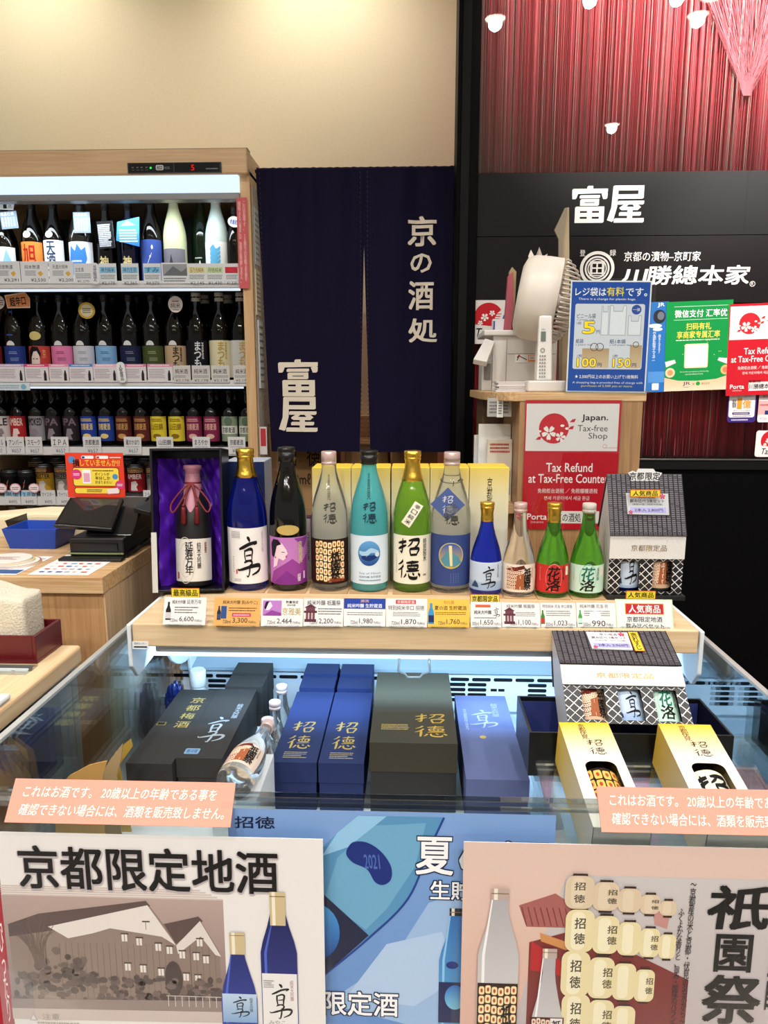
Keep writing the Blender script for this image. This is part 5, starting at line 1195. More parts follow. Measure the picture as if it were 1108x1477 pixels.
for v in bm.verts:
    n = noise.noise(v.co * 3.2) * .22 + noise.noise(v.co * 8) * .14; v.co *= 1 + n; v.co.x *= .021; v.co.y *= .026; v.co.z *= .068
zmin = min(v.co.z for v in bm.verts)
me = bpy.data.meshes.new('crumpled_bag'); 
for v in bm.verts: v.co.z -= zmin
bm.to_mesh(me); bm.free(); me.materials.append(mat('#16245e', .3, .3))
o = bpy.data.objects.new('crumpled_bag', me); COL.objects.link(o); o.location = (-.520, 1.50, ZBED)
tag(o, 'crumpled dark blue foil bag in the back left corner of the case', 'bag')
CARDB = mat('#b58a4a', .6)
def divider(pts, Y, label, m):
    q = [(P(x, y, Y).x, P(x, y, Y).z) for x, y in pts]; mb = MB(); mb.prism(q, lambda a, b, d: (a, Y + d, b), 0, .003, m)
    return tag(mb.build('card_divider'), label, 'card', 'brown cards at the front left of the case')
def zpy(z, Y): return proj((0, Y, z))[1]
for Y, top_, lab, m in ((.975, [(80, 1138), (100, 1119), (128, 1104), (154, 1098), (148, 1120)], 'wavy brown card, the front one at the case left', CARDB), (1.01, [(124, 1136), (143, 1103), (149, 1106), (146, 1125)], 'narrow brown card strip behind the wavy card', mat('#9c7438', .6)),
                      (1.05, [(136, 1135), (160, 1094), (177, 1072), (174, 1096), (168, 1118)], 'tall grey brown card beside the plum wine box', mat('#a58a62', .6)), (1.085, [(164, 1110), (166, 1085), (188, 1066), (191, 1077), (172, 1104)], 'gold edged card next to the plum wine box', mat('#c9a548', .35, .4))):
    xs = [p[0] for p in top_]; b = zpy(ZBED + .001 if Y < 1.0 else ZT + .001, Y)
    divider(top_ + [(max(xs), b), (min(xs), b)], Y, lab, m)
# acrylic step for the right-hand group
ac = thing('acrylic_riser', 'clear acrylic step under the gold boxes and black tray', 'riser', (.37, 1.0, ZBED))
ya, za, yb_, zb2 = .850, 1.45 - .630, 1.07, 1.45 - .589
mb = MB(); mb.hexa([(.20, ya, za - .005), (.54, ya, za - .005), (.54, yb_, zb2 - .005), (.20, yb_, zb2 - .005)], [(.20, ya, za), (.54, ya, za), (.54, yb_, zb2), (.20, yb_, zb2)], ACR); mb.build('sloped_plate', ac, world=True)
mb = MB(); mb.box(.20, .54, yb_ + .001, 1.235, 1.45 - .546 - .0795, 1.45 - .546 - .0745, ACR); mb.build('flat_plate', ac, world=True)
for x in (.215, .530):
    mb = MB(); mb.hexa([(x, ya, ZBED), (x + .004, ya, ZBED), (x + .004, yb_, ZBED), (x, yb_, ZBED)], [(x, ya, za - .006), (x + .004, ya, za - .006), (x + .004, yb_, zb2 - .006), (x, yb_, zb2 - .006)], ACR); mb.build('side_leg', ac, world=True); mb = MB(); mb.box(x, x + .004, yb_ + .002, 1.235, ZBED, 1.45 - .546 - .080, ACR); mb.build('rear_leg', ac, world=True)
# black tray
zt1 = 1.45 - .546; zt0 = zt1 - .074
tr = thing('open_tray', 'shallow open black tray lined with dark blue behind the gold boxes', 'tray', (.36, 1.17, zt0))
tx0, tx1, ty0, ty1 = .190, .508, 1.078, 1.215
mb = MB(); mb.box(tx0, tx1, ty0, ty1, zt0, zt0 + .003, BLACKP)
for b in ((tx0, tx0 + .004, ty0, ty1), (tx1 - .004, tx1, ty0, ty1), (tx0 + .004, tx1 - .004, ty0, ty0 + .004), (tx0 + .004, tx1 - .004, ty1 - .004, ty1)): mb.box(*b, zt0 + .003, zt1, BLACKP)
mb.build('tray_shell', tr, world=True)
mb = MB(); mb.box(tx0 + .005, tx1 - .005, ty0 + .005, ty1 - .005, zt0 + .0032, zt0 + .006, mat('#1d2a66', .7)); mb.box(tx0 + .005, tx1 - .005, ty1 - .0055, ty1 - .0042, zt0 + .006, zt1 - .008, mat('#1d2a66', .7)); mb.build('lining', tr, world=True)

# ---- gable roofed tasting boxes
def gable(label, loc, rot, w, hl, hw, hr, d, wins, ticket, drawn, group='roofed tasting set boxes'):
    t = thing('tasting_set_box', label, 'gift box', loc, group=group, rot=rot)
    LAT = mat('#121214', .4); WH = mat('#d9d8d4', .5, var=.04, bscale=300); h1 = hl; h2 = hl + hw; x = w / 2; th = .0015
    # shell: floor, back, sides (gable ended), front left open at the windows
    mb = MB(); mb.box(-x, x, 0, d, 0, .003, BLACKP); mb.box(-x, x, d - th, d, .003, h2, LAT)
    for s_ in (-1, 1):
        xa, xb = sorted((s_ * x, s_ * (x - th))); pr = [(th, .003), (d - th, .003), (d - th, h2), (d / 2, h2 + hr * .94), (th, h2)]
        mb.prism(pr, lambda a, b, q: (q, a, b), xa, xb, mat('#cfd0d4', .5))
    mb.build('shell', t)
    # lattice front with openings
    mb = MB(lambda a, b, l=0: (a, -.0002 - l * .0002, b))
    xs = [-x]
    for a, b in wins: xs += [a, b]
    xs.append(x); z0, zw = .006, h1 - .006
    pcs = [(-x, 0, x, z0), (-x, zw, x, h1)] + [(xs[i], z0, xs[i + 1], zw) for i in range(0, len(xs), 2)]
    for a, b, c, e in pcs:
        mb.M = None; mb.box(a, c, -.0002, .0013, b, e, LAT); mb.M = lambda a, b, l=0: (a, -.0003 - l * .0002, b)
        # diagonal white lines clipped to each piece
        p = .017
        for sg in (1, -1):
            k = -40
            while k < 40:
                c0 = k * p; pts = []
                lo = max(a, (b - 0) / 1 * 1 if False else -9); k += 1
                # line: z = sg*(X - c0)
                X0, X1 = (c0 + b, c0 + e) if sg > 0 else (c0 - e, c0 - b)
                xa, xb = max(a, X0), min(c, X1)
                if xb - xa > .0008:
                    za_, zb_2 = (xa - c0, xb - c0) if sg > 0 else (c0 - xa, c0 - xb); hw_ = .0011
                    mb.poly([(xa, min(e, max(b, za_ - hw_))), (xb, min(e, max(b, zb_2 - hw_))), (xb, max(b, min(e, zb_2 + hw_))), (xa, max(b, min(e, za_ + hw_)))], '#dcdcdc', 1)
    mb.build('lattice_front', t, fix=False)
    # white eave band, slightly proud
    mb = MB(ink=GOLDINK); mb.box(-x - .001, x + .001, -.003, .004, h1, h2, WH); mb.M = lambda a, b, l=0: (a, -.0032 - l * .0002, b)
    mb.text('京都限定品', -w * .22, h1 + hw * .34, w * .26, h1 + hw * .62, '#b3925a', 2)
    rg = random.Random(2)
    for k in range(26): mb.disc(rg.uniform(-x, x), rg.uniform(h1, h2), .0006, '#b39a70', 1, n=6)
    mb.build('eave_band', t, fix=False)
    # roof
    n = math.hypot(d / 2, hr)
    mb = MB(); mb.hexa([(-x - .002, -.004, h2), (x + .002, -.004, h2), (x + .002, d / 2, h2 + hr - .002), (-x - .002, d / 2, h2 + hr - .002)], [(-x - .002, -.0055, h2 + .001), (x + .002, -.0055, h2 + .001), (x + .002, d / 2, h2 + hr + .001), (-x - .002, d / 2, h2 + hr + .001)], mat('#2c2a2c', .5))
    o = Vector((-x - .002, -.0058, h2 + .001)); e = Vector((-x - .002, d / 2 - .0004, h2 + hr + .001)); V = (e - o); L = V.length; V.normalize(); N = Vector((0, -V.z, V.y))
    mb.M = lambda a, b, l=0: o + Vector((a, 0, 0)) + V * b + N * (.0002 + l * .0002)
    cols = int((w + .004) / .0092); cw = (w + .004) / cols; rows_ = int(L / .0042); rh = L / rows_
    for i in range(cols):
        mb.rect(i * cw + cw * .84, 0, i * cw + cw * .98, L, '#121012', 2)
        for j in range(rows_):
            mb.poly([(i * cw + cw * .06, j * rh + rh * .25), (i * cw + cw * .42, j * rh + rh * .02), (i * cw + cw * .80, j * rh + rh * .25), (i * cw + cw * .80, j * rh + rh * .72), (i * cw + cw * .42, j * rh + rh * .5), (i * cw + cw * .06, j * rh + rh * .72)], '#77727a' if (i + j) % 7 else '#5f5a62', 1)
        mb.disc(i * cw + cw * .42, rh * .8, cw * .36, '#4a464c', 3, n=10)
    mb.build('tiled_roof', t, fix=False)
    mb = MB(); mb.hexa([(-x - .002, d / 2 + .0005, h2 + hr - .002), (x + .002, d / 2 + .0005, h2 + hr - .002), (x + .002, d + .003, h2), (-x - .002, d + .003, h2)], [(-x - .002, d / 2 + .0005, h2 + hr + .001), (x + .002, d / 2 + .0005, h2 + hr + .001), (x + .002, d + .0045, h2 + .001), (-x - .002, d + .0045, h2 + .001)], mat('#2c2a2c', .5)); mb.build('rear_roof', t)
    # price ticket lying on the roof
    if ticket:
        mb = MB(lambda a, b, l=0: o + Vector((x + .002 + a, 0, 0)) + V * (b + L * .5) + N * (.004 + l * .0003)); ticket(mb, L); mb.build('price_ticket', t, fix=False)
    return t
def inner_bottle(root, x, y, z, R, H, gm, cap, draw, paper, label, band=(.04, .50)):
    M_ = Matrix.LocRotScale(root.location, root.rotation_euler, None)
    return bottle(label, M_ @ Vector((x, y, z)), R, H, P300, gm, cap, [('label', band[0], band[1], 1.3, paper, draw, True)], 'bottles inside the gift boxes', rot=root.rotation_euler.copy(), n=28)
def p_gold(): pass
def tk2(mb, L):
    mb.slabp([(-.040, -.021), (.042, -.022), (.043, .022), (-.041, .023)], .0008, '#e6e3e6'); mb.poly(rrect(-.042, -.024, .044, .025, .004), ACR, 1)
    mb.text('京の地酒', -.018, .012, .016, .019, '#3a3432', 3); mb.text('飲み比べ 2本セット', -.034, .003, .034, .010, '#3a3432', 3, .012); mb.text('(季節の酒・純米大吟醸)', -.030, -.003, .030, .001, '#5a5452', 3)
    mb.rect(-.034, -.018, .036, -.007, '#a9a6d6', 2); mb.text('2本入 2,800円', -.026, -.016, .030, -.009, '#25222a', 3, .012); flower(mb, .031, .016, .006, '#c04a64', 3); flower(mb, -.034, -.017, .0045, '#c04a64', 3)
ys = G(930, 864, ZS).y
xg = (XA(876, 860, ys) + XA(982, 860, ys)) / 2; wg = XA(982, 860, ys) - XA(876, 860, ys)
sd = tag(MB().box(xg - wg / 2 - .003, xg + wg / 2 + .006, ys - .010, ys + .100, ZS + .0003, ZS + .010, BLACKP).build('display_stand', bevel=.001), 'flat black stand under the upright roofed tasting box', 'stand')
zg0_ = ZS + .0105
kx = wg / 105.0
gb = gable('upright roofed tasting box with grey tiled top, white eave and two bottle windows', (xg, ys, zg0_), (0, 0, 0), wg, .074, .047, .118, .092,
      [(-wg / 2 + wg * .16, -wg / 2 + wg * .42), (-wg / 2 + wg * .60, -wg / 2 + wg * .86)], tk2, None)
inner_bottle(gb, -wg * .21, .034, .0035, .0285, .19, COB, (.795, GOLDM, FG), p_kyo_s, '#b8c9de', 'small blue bottle seen in the left window of the upright roofed box')
inner_bottle(gb, wg * .23, .034, .0035, .0285, .19, CLEAR, (.90, CAPP, 'screw'), p_gion_s, '#c9a888', 'small lantern labelled bottle in the right window of the upright roofed box')
hs = ys + .052
hang(904, 677, 955, 699, hs - .012, 'white jagged cut-out sign with black characters on top of the upright roofed box', lambda m: (m.text('京都', 908, 692, 929, 681, '#141214', 2, .03), m.text('限定', 931, 692, 952, 681, '#141214', 2, .03)), 'label', shape=[(906, 682), (912, 679), (918, 681), (920, 676), (942, 676), (945, 680), (955, 682), (950, 690), (953, 695), (940, 694), (932, 698), (922, 695), (908, 696), (911, 690)], name='cutout_sign')
hang(909, 706, 953, 717, ys - .002 + .012, 'yellow topper label above the 2,800 yen ticket', lambda m: (m.rect(910, 707, 952, 716, '#e8d23a', 1), m.text('人気商品', 913, 715.5, 949, 707.5, '#1c1410', 2, .03)), 'label', base='#c8551e', name='card_topper')
# leaning box with three bottles
zL = zt1 + .008; YL = 1.096
pa, pb_ = P(816, 1038, YL), P(997, 1043, YL); wl = pb_.x - pa.x; xc = (pa.x + pb_.x) / 2
def tk3(mb, L):
    mb.slabp([(-.040, -.022), (.028, -.024), (.030, .024), (-.042, .024)], .0008, '#e6e3e6')
    mb.text('京の地酒', -.020, .013, .010, .020, '#3a3432', 3); mb.text('飲み比べ 3本セット', -.036, .004, .024, .011, '#3a3432', 3, .012); mb.text('(純米吟醸・純米大吟醸)', -.032, -.003, .022, .001, '#5a5452', 3)
    mb.rect(-.036, -.020, .026, -.008, '#a9a6d6', 2); mb.text('3本入 3,960円', -.028, -.018, .022, -.010, '#25222a', 3, .012); flower(mb, .018, .017, .006, '#c04a64', 3); flower(mb, -.034, -.019, .0045, '#c04a64', 3)
    mb.rect(.031, -.028, .048, .026, '#c8551e', 1); mb.rect(.0318, -.027, .0472, .025, '#e8c838', 2); mb.text('売れすじ', .034, -.025, .045, .023, '#1c1410', 3, .03, True)
lb = gable('leaning roofed tasting box with three bottle windows resting on the black tray', (xc + .004, YL, zL), (math.radians(-50), 0, math.radians(-1)), wl, .066, .036, .108, .078,
      [(-wl / 2 + wl * .14, -wl / 2 + wl * .33), (-wl / 2 + wl * .44, -wl / 2 + wl * .63), (-wl / 2 + wl * .73, -wl / 2 + wl * .92)], tk3, None)
for fx_, gm, cp, dr, pp, nm in ((-.265, CLEAR, (.90, CAPP, 'screw'), p_gion_s, '#c9a888', 'lantern labelled bottle in the left window'), (.035, COB, (.795, GOLDM, FG), p_kyo_s, '#b8c9de', 'blue bottle with pale label in the middle window'), (.325, GREEN2, (.90, CAPW, 'screw'), p_karaku('#bfe0cf', '#1c6a58', '#8fbfa8'), '#bfe0cf', 'mint labelled bottle in the right window')):
    inner_bottle(lb, wl * fx_, .034, 0.0035, .0265, .160, gm, cp, dr, pp, 'small ' + nm + ' of the leaning roofed box', (.04, .40))

# ---- gold and white boxes lying with a window, bottle inside
def windowbox(px0, px1, label, draw, gm, cap, inner, blabel, roll=0.0):
    x0 = XA(px0, 1040, 1.07); x1 = XA(px1, 1040, 1.07); L = .212; d = .074; w = (x1 - x0) / 2
    ang = math.atan2(zb2 - za, yb_ - ya)
    # local frame: x across, y along the box away from the viewer (0 near .. L far), z up; top is the printed front
    base = Vector(((x0 + x1) / 2, 1.067 - L * math.cos(ang), 0)); base.z = za + (base.y - ya) * math.tan(ang) + .0012
    t = thing('gift_box', label, 'gift box', base, group='gold and white window boxes in the case', rot=(ang, 0, roll))
    th = .0012; h = d
    wx0, wx1, wy0, wy1, rr = -w * .55, w * .62, .012, .124, .012
    SIDE = ('#d4cfc4', '#e0b93c')
    mb = MB(ink=GLOSS)
    for xa, xb in ((-w, -w + th), (w - th, w)):
        mb.add([(xa, 0, 0), (xa, L, 0), (xa, L, h), (xa, 0, h), (xb, 0, 0), (xb, L, 0), (xb, L, h), (xb, 0, h)], [(0, 1, 2, 3), (7, 6, 5, 4), (0, 4, 5, 1), (2, 6, 7, 3)], SIDE)
    mb.box(-w + th, w - th, 0, th, 0, h - th, '#d4cfc4'); mb.box(-w + th, w - th, L - th, L, 0, h - th, '#e0b93c'); mb.box(-w + th, w - th, th, L - th, 0, th, '#d4cfc4'); mb.build('box_body', t, fix=False)
    # front panel: ring of quads around a rounded opening, gradient along y
    yt = wy1 + .012
    c0 = '#dcd7cc'; mixc = lambda t_: '#%02x%02x%02x' % tuple(int(a + (b - a) * t_) for a, b in zip((0xdc, 0xd7, 0xcc), (0xe4, 0xb8, 0x2c)))
    mb = MB(lambda a, b, l=0: (a, b, h + .0001 + l * .0001), ink=GLOSS)
    for a, b, c, e in ((-w, 0, w, wy0), (-w, wy0, wx0, wy1), (wx1, wy0, w, wy1), (-w, wy1, w, yt)): mb.rect(a, b, c, e, c0, 0)
    for qx, qy, sx, sy in ((wx0, wy0, 1, 1), (wx1, wy0, -1, 1), (wx1, wy1, -1, -1), (wx0, wy1, 1, -1)):
        mb.poly([(qx, qy)] + [(qx + sx * rr * (1 - math.sin(t_)), qy + sy * rr * (1 - math.cos(t_))) for t_ in [math.pi / 2 * k / 6 for k in range(7)]], c0, 0)
    mb.sheet([(-w, yt), (w, yt), (w, L), (-w, L)], [(0, 1, 2, 3)], ('#dcd7cc', '#e6b820'), 0)
    draw(mb, w, L); mb.build('window_panel', t, fix=False)
    M_ = Matrix.LocRotScale(t.location, t.rotation_euler, None)
    ln = M_ @ Vector((0.0005, .004, h - .034 - .0))
    rot = (Matrix.Rotation(roll, 3, 'Z') @ Matrix.Rotation(ang, 3, 'X') @ Matrix.Rotation(math.radians(-90), 3, 'X')).to_euler()
    bottle(blabel, ln, .0300, .198, P720, gm, cap, [('label', .03, .56, 1.4, inner[0], inner[1], False)], 'bottles inside the gift boxes', rot=rot, n=28)
def dW(mb, w, L):
    mb.text('京都伏見', -w * .30, L - .040, -w * .02, L - .004, '#3a3020', 2, 0, True); sho_toku(mb, -w * .18, L - .074, w * .46, L - .041, '#15130f', 2)
def p_gl(mb): lanterns(mb, -1.2, .05, 1.2, .97, 6, 5, 2, '#1c0f0a', 3, '#e6b45a'); mb.text('祇園祭', .0, .08, .52, .62, '#0c0a08', 5, .045, True)
windowbox(806, 876, 'gold to white window box with lantern labelled bottle, lying left of its twin', dW, DARKGL, (.9, CAPP, 'screw'), ('#1c0f0a', p_gl), 'lantern labelled bottle inside the left window box', math.radians(1))
def p_st2(mb): sho_toku(mb, -.85, .12, .75, .90, '#111112', 3)
windowbox(941, 1015, 'gold to white window box with cream brush lettered bottle, nearest the right glass', dW, DARKGL, (.9, GOLDM, 'screw'), ('#e6e2c8', p_st2), 'cream labelled bottle inside the right window box', math.radians(-1))

# ------------------------------------------------------------------ notices and posters on the case front
PN = '#e29a86'
def strip(px0, px1, py0, py1, label, tilt, x0t):
    Yb = YG - .038
    a = P(x0t[0], py1, Yb); w = XA(x0t[1], py1, Yb) - a.x; h = .047
    U = Vector((1, 0, 0)); R = Matrix.Rotation(math.radians(-tilt), 3, 'X'); V = R @ Vector((0, 0, 1)); N = R @ Vector((0, -1, 0)); o = Vector((a.x, Yb, a.z))
    f = lambda x, y, l=0: o + U * (x * w) + V * (y * h) + N * (l * .00025)
    t = thing('age_notice', label, 'notice', o + U * w / 2, group='salmon age notices on the glass rim')
    mb = MB(f); mb.slab(1, 1, .0006, PN)
    mb.text('これはお酒です。 20歳以上の年齢である事を', .05, .57, .92, .84, '#f6e6de', 2, .018, shear=.008); mb.text('確認できない場合には、酒類を販売致しません。', .05, .16, .965, .43, '#f6e6de', 2, .018, shear=.008); mb.build('printed_strip', t, world=True)
    mb = MB(f); mb.add([(-.02, -.28, 6), (1.03, -.28, 6), (1.03, 1.15, 6), (-.02, 1.15, 6)], [(0, 1, 2, 3)], SLV); mb.build('clear_sleeve', t, world=True, fix=False)
strip(5, 330, 1143, 1186, 'salmon notice with white age warning text hanging on the glass rim at the left', 40, (6, 332))
strip(868, 1190, 1160, 1200, 'salmon notice with white age warning text cut by the right frame edge', 40, (868, 1193))
YP = YG - .035
def poster(px0, py0, px1, py1, Y, label, draw, base='#e4dfdc', sleeve=True):
    f = plane(px0, py0, px1, py1, Y); t = thing('poster', label, 'poster', f(f.W / 2, f.H), group='sake posters on the case front')
    mb = MB(f, ink=GLOSS); mb.slab(f.W, f.H, .0008, base); mb.M = off(f, px0, py0); draw(mb); mb.build('printed_sheet', t, world=True)
    if sleeve:
        mb = MB(f); mb.add([(-14, -14, 45), (f.W + 10, -14, 45), (f.W + 10, f.H, 45), (-14, f.H, 45)], [(0, 1, 2, 3)], SLV); mb.build('clear_sleeve', t, world=True, fix=False)
    return t
BOT = [(-1, 0), (1, 0), (1, .58), (.86, .66), (.6, .76), (.42, .85), (.38, 1), (-.38, 1), (-.42, .85), (-.6, .76), (-.86, .66), (-1, .58)]
BOTS = [(-1, 0), (1, 0), (1, .30), (.86, .44), (.6, .60), (.42, .72), (.36, .80), (.36, 1), (-.36, 1), (-.36, .80), (-.42, .72), (-.6, .60), (-.86, .44), (-1, .30)]
def pbot(m, cx, yb, h, hw, col, cap, caph, l=4, shape=BOT):
    m.poly([(cx + a * hw, yb - b * h) for a, b in shape], col, l)
    hi = '#4a62c4' if col[0] in ('#101c5c', '#0e1446') else '#eeecec' if col[0] == '#a8a4a8' else '#8cc4e6'; sl = max(b for a, b in shape if abs(a) == 1)
    m.poly([(cx - .80 * hw, yb - .03 * h), (cx - .66 * hw, yb - .03 * h), (cx - .66 * hw, yb - sl * h), (cx - .34 * hw, yb - caph * h), (cx - .40 * hw, yb - caph * h), (cx - .80 * hw, yb - sl * h)], hi, l + .5)
    m.rect(cx - hw * .42, yb - h, cx + hw * .42, yb - h * caph, cap, l + 1); m.rect(cx - hw * .30, yb - h, cx - hw * .12, yb - h * caph, '#ece2cc', l + 1.5); m.rect(cx - hw * .42, yb - h * .972, cx + hw * .42, yb - h * .966, '#7d6a48', l + 1.6)
def dPA(m):
    m.rect(8, 1285, 326, 1452, ('#b39c94', '#7d6a66'), 1)
    for k in range(5): m.rect(8, 1285 - 3 * k, 326 - 8 * k, 1287 - 3 * k, '#cbb9b2', 1)
    # brewery: long gabled buildings
    m.poly([(14, 1330), (75, 1312), (218, 1293), (256, 1345), (256, 1440), (14, 1440)], '#8d7a70', 2)
    m.poly([(14, 1328), (60, 1312), (216, 1290), (222, 1297), (160, 1318), (75, 1336), (14, 1346)], '#5c4a48', 3)
    m.poly([(72, 1330), (218, 1296), (256, 1352), (236, 1340), (162, 1330), (136, 1338), (100, 1346)], '#ded5cf', 4)
    m.poly([(238, 1322), (290, 1311), (318, 1360), (318, 1430), (250, 1430)], '#8a766c', 3); m.poly([(240, 1322), (290, 1310), (296, 1316), (256, 1350)], '#5a4644', 4); m.poly([(256, 1352), (292, 1316), (320, 1366), (312, 1364), (292, 1338), (258, 1364)], '#d9cfc9', 5)
    for k in range(26): m.rect(86 + k * 9, 1352, 86.9 + k * 9, 1432, '#77655c', 3)
    for x, y in ((182, 1340), (203, 1345), (230, 1352), (246, 1356), (184, 1382), (206, 1384), (232, 1388), (264, 1362), (284, 1364), (298, 1368), (268, 1394), (285, 1396), (214, 1322), (290, 1344)): m.rect(x - 5, y - 4, x + 6, y - 2, '#4a3c38', 6); m.rect(x - 4, y - 2, x + 4, y + 8, '#e2d9d2', 6); m.rect(x - .5, y - 2, x + .5, y + 8, '#7d6c62', 7)
    rg = random.Random(4)
    for k in range(240):
        x = rg.uniform(14, 316); y = rg.uniform(1400, 1440) - rg.random() * (58 * max(0, 1 - abs(x - 95) / 60)); m.poly(circ(x, y, rg.uniform(3, 8), rg.uniform(2.5, 6), 8), rg.choice(('#5a4c48', '#665652', '#4e413e', '#6f5f59')), 7 + k % 3)
    for k in range(22): x = 40 + rg.uniform(-25, 45); m.stroke([(52 + rg.uniform(-4, 14), 1390, .8), ((52 + x) / 2, 1350, .6), (x, 1322 + rg.uniform(0, 24), .3)], '#6b5a54', 7)
    m.poly(circ(250, 1400, 13, 26, 16), '#4a3d3a', 9)
    m.poly([(8, 1436), (326, 1430), (326, 1452), (8, 1452)], '#8f7d78', 10); m.poly([(8, 1450), (326, 1446), (326, 1462), (8, 1466)], '#c4b4ae', 11)
    for k in range(8): m.rect(240 + 10 * k, 1424, 241 + 10 * k, 1440, '#cfc4be', 11)
    m.rect(238, 1424, 318, 1425, '#cfc4be', 11)
    for dx, dy in ((-1.5, 1), (1.5, 1.5), (0, 2.5)): m.text('京都限定地酒', 38 + dx, 1276 + dy, 405 + dx, 1216 + dy, '#b9aeb0', 12, .03)
    m.text('京都限定地酒', 38, 1276, 405, 1216, '#0c0a0c', 14, .034)
    pbot(m, 344, 1466, 136, 26, ('#101c5c', '#22389c'), '#c9b48a', .77, 14, BOTS); m.rect(319.5, 1418, 369, 1460, ('#b9cfe6', '#7fa3cc'), 16); m.glyph(KYO, 332, 1452, 358, 1422, '#14141a', 18); m.text('純米大吟醸', 359, 1444, 363.5, 1423, '#28344a', 18, 0, True)
    pbot(m, 403, 1475, 203, 26, ('#0e1446', '#22308c'), '#c9b48a', .77, 14); m.rect(378, 1387, 428, 1468, '#e6e2e0', 16); m.glyph(KYO, 388, 1452, 420, 1402, '#101014', 18); m.text('純米大吟醸', 418, 1426, 423, 1396, '#b07a80', 18, 0, True); m.lines(380, 1396, 395, 1408, 4, '#9a9a9a', 18, 3); m.text('みやこ', 386, 1462, 410, 1455, '#8a8a8a', 18)
    m.text('注意', 52, 1466, 78, 1456, '#8f8a86', 14); m.lines(44, 1468, 106, 1477, 2, '#a8a29e', 14); m.poly([(33, 1467), (45, 1467), (39, 1456)], '#aaa49f', 14); m.poly([(35, 1466), (43, 1466), (39, 1458.5)], '#e0dad7', 15)
poster(9, 1200, 468, 1500, YP, 'white poster with heavy black heading, sepia brewery picture and two blue bottles', dPA)
def dPB(m):
    m.poly([(335, 1166), (795, 1166), (795, 1500), (335, 1500)], ('#7c9fd2', '#5f8ac6'), 1)
    m.poly([(570, 1370), (620, 1290), (700, 1260), (795, 1330), (795, 1460), (600, 1470), (470, 1440)], '#98b6dc', 2); m.poly([(500, 1430), (560, 1350), (640, 1330), (660, 1400), (600, 1440)], '#adc5e4', 3)
    big = [(420, 1210), (470, 1215), (492, 1195), (525, 1172), (640, 1172), (622, 1205), (612, 1240), (590, 1285), (560, 1318), (534, 1340), (468, 1395), (440, 1420), (400, 1380), (400, 1260)]
    m.poly(big, '#558fba', 4); m.poly([(490, 1230), (540, 1185), (615, 1180), (600, 1240), (560, 1300), (530, 1330), (470, 1290)], '#6ba3c6', 5); m.poly([(468, 1228), (490, 1196), (520, 1172), (560, 1172), (505, 1215)], '#8fc0e2', 6)
    m.stroke([(640, 1172, 1.5), (620, 1215, 1.5), (590, 1285, 1.5), (534, 1342, 1.5), (468, 1398, 1.2)], '#1d3f8c', 7)
    m.poly([(400, 1300), (468, 1280), (534, 1338), (468, 1398), (440, 1424), (400, 1424)], '#1a2140', 7); m.poly(circ(458, 1335, 34, 40, 26), ('#4a9ad8', '#1a3f94'), 8)
    b = catmull([(503, 1219), (512, 1208), (532, 1208), (552, 1220), (566, 1240), (566, 1258), (555, 1266), (543, 1262), (532, 1245), (512, 1236), (503, 1226), (503, 1219)], 5); m.poly(b[:-1], '#122a78', 8)
    m.text('2021', 529, 1244, 551, 1224, '#4d6cb4', 9, .02, shear=-.1)
    def out(t, x0, y0, x1, y1, d=1.4):
        for dx, dy in ((-d, -d), (d, d), (-d, d), (d, -d), (0, d), (0, -d), (d, 0), (-d, 0)): m.text(t, x0 + dx, y0 + dy, x1 + dx, y1 + dy, '#141c40', 9, .03)
        m.text(t, x0, y0, x1, y1, '#f2f2f4', 11, .03)
    out('夏', 601, 1250, 654, 1198); out('の酒', 662, 1250, 785, 1202); out('生貯蔵酒', 622, 1285, 740, 1258); out('限定酒', 466, 1456, 577, 1420)
    m.text('招徳', 345, 1192, 402, 1176, '#141c40', 9, .02)
    pbot(m, 660, 1474, 178, 24, ('#2d6cb4', '#5fa8d8'), '#20242c', .94, 9); m.rect(636, 1402, 684, 1462, '#172154', 12); m.disc(660, 1424, 15, ('#2a6cc0', '#7cc4e0'), 13, 18); m.poly(circ(655, 1377, 9, 5.5, 12), '#1d2f7c', 12)
poster(342, 1168, 795, 1500, YP + .014, 'blue summer poster with a large tilted turquoise bottle, behind its two neighbours', dPB, '#6b97dc')
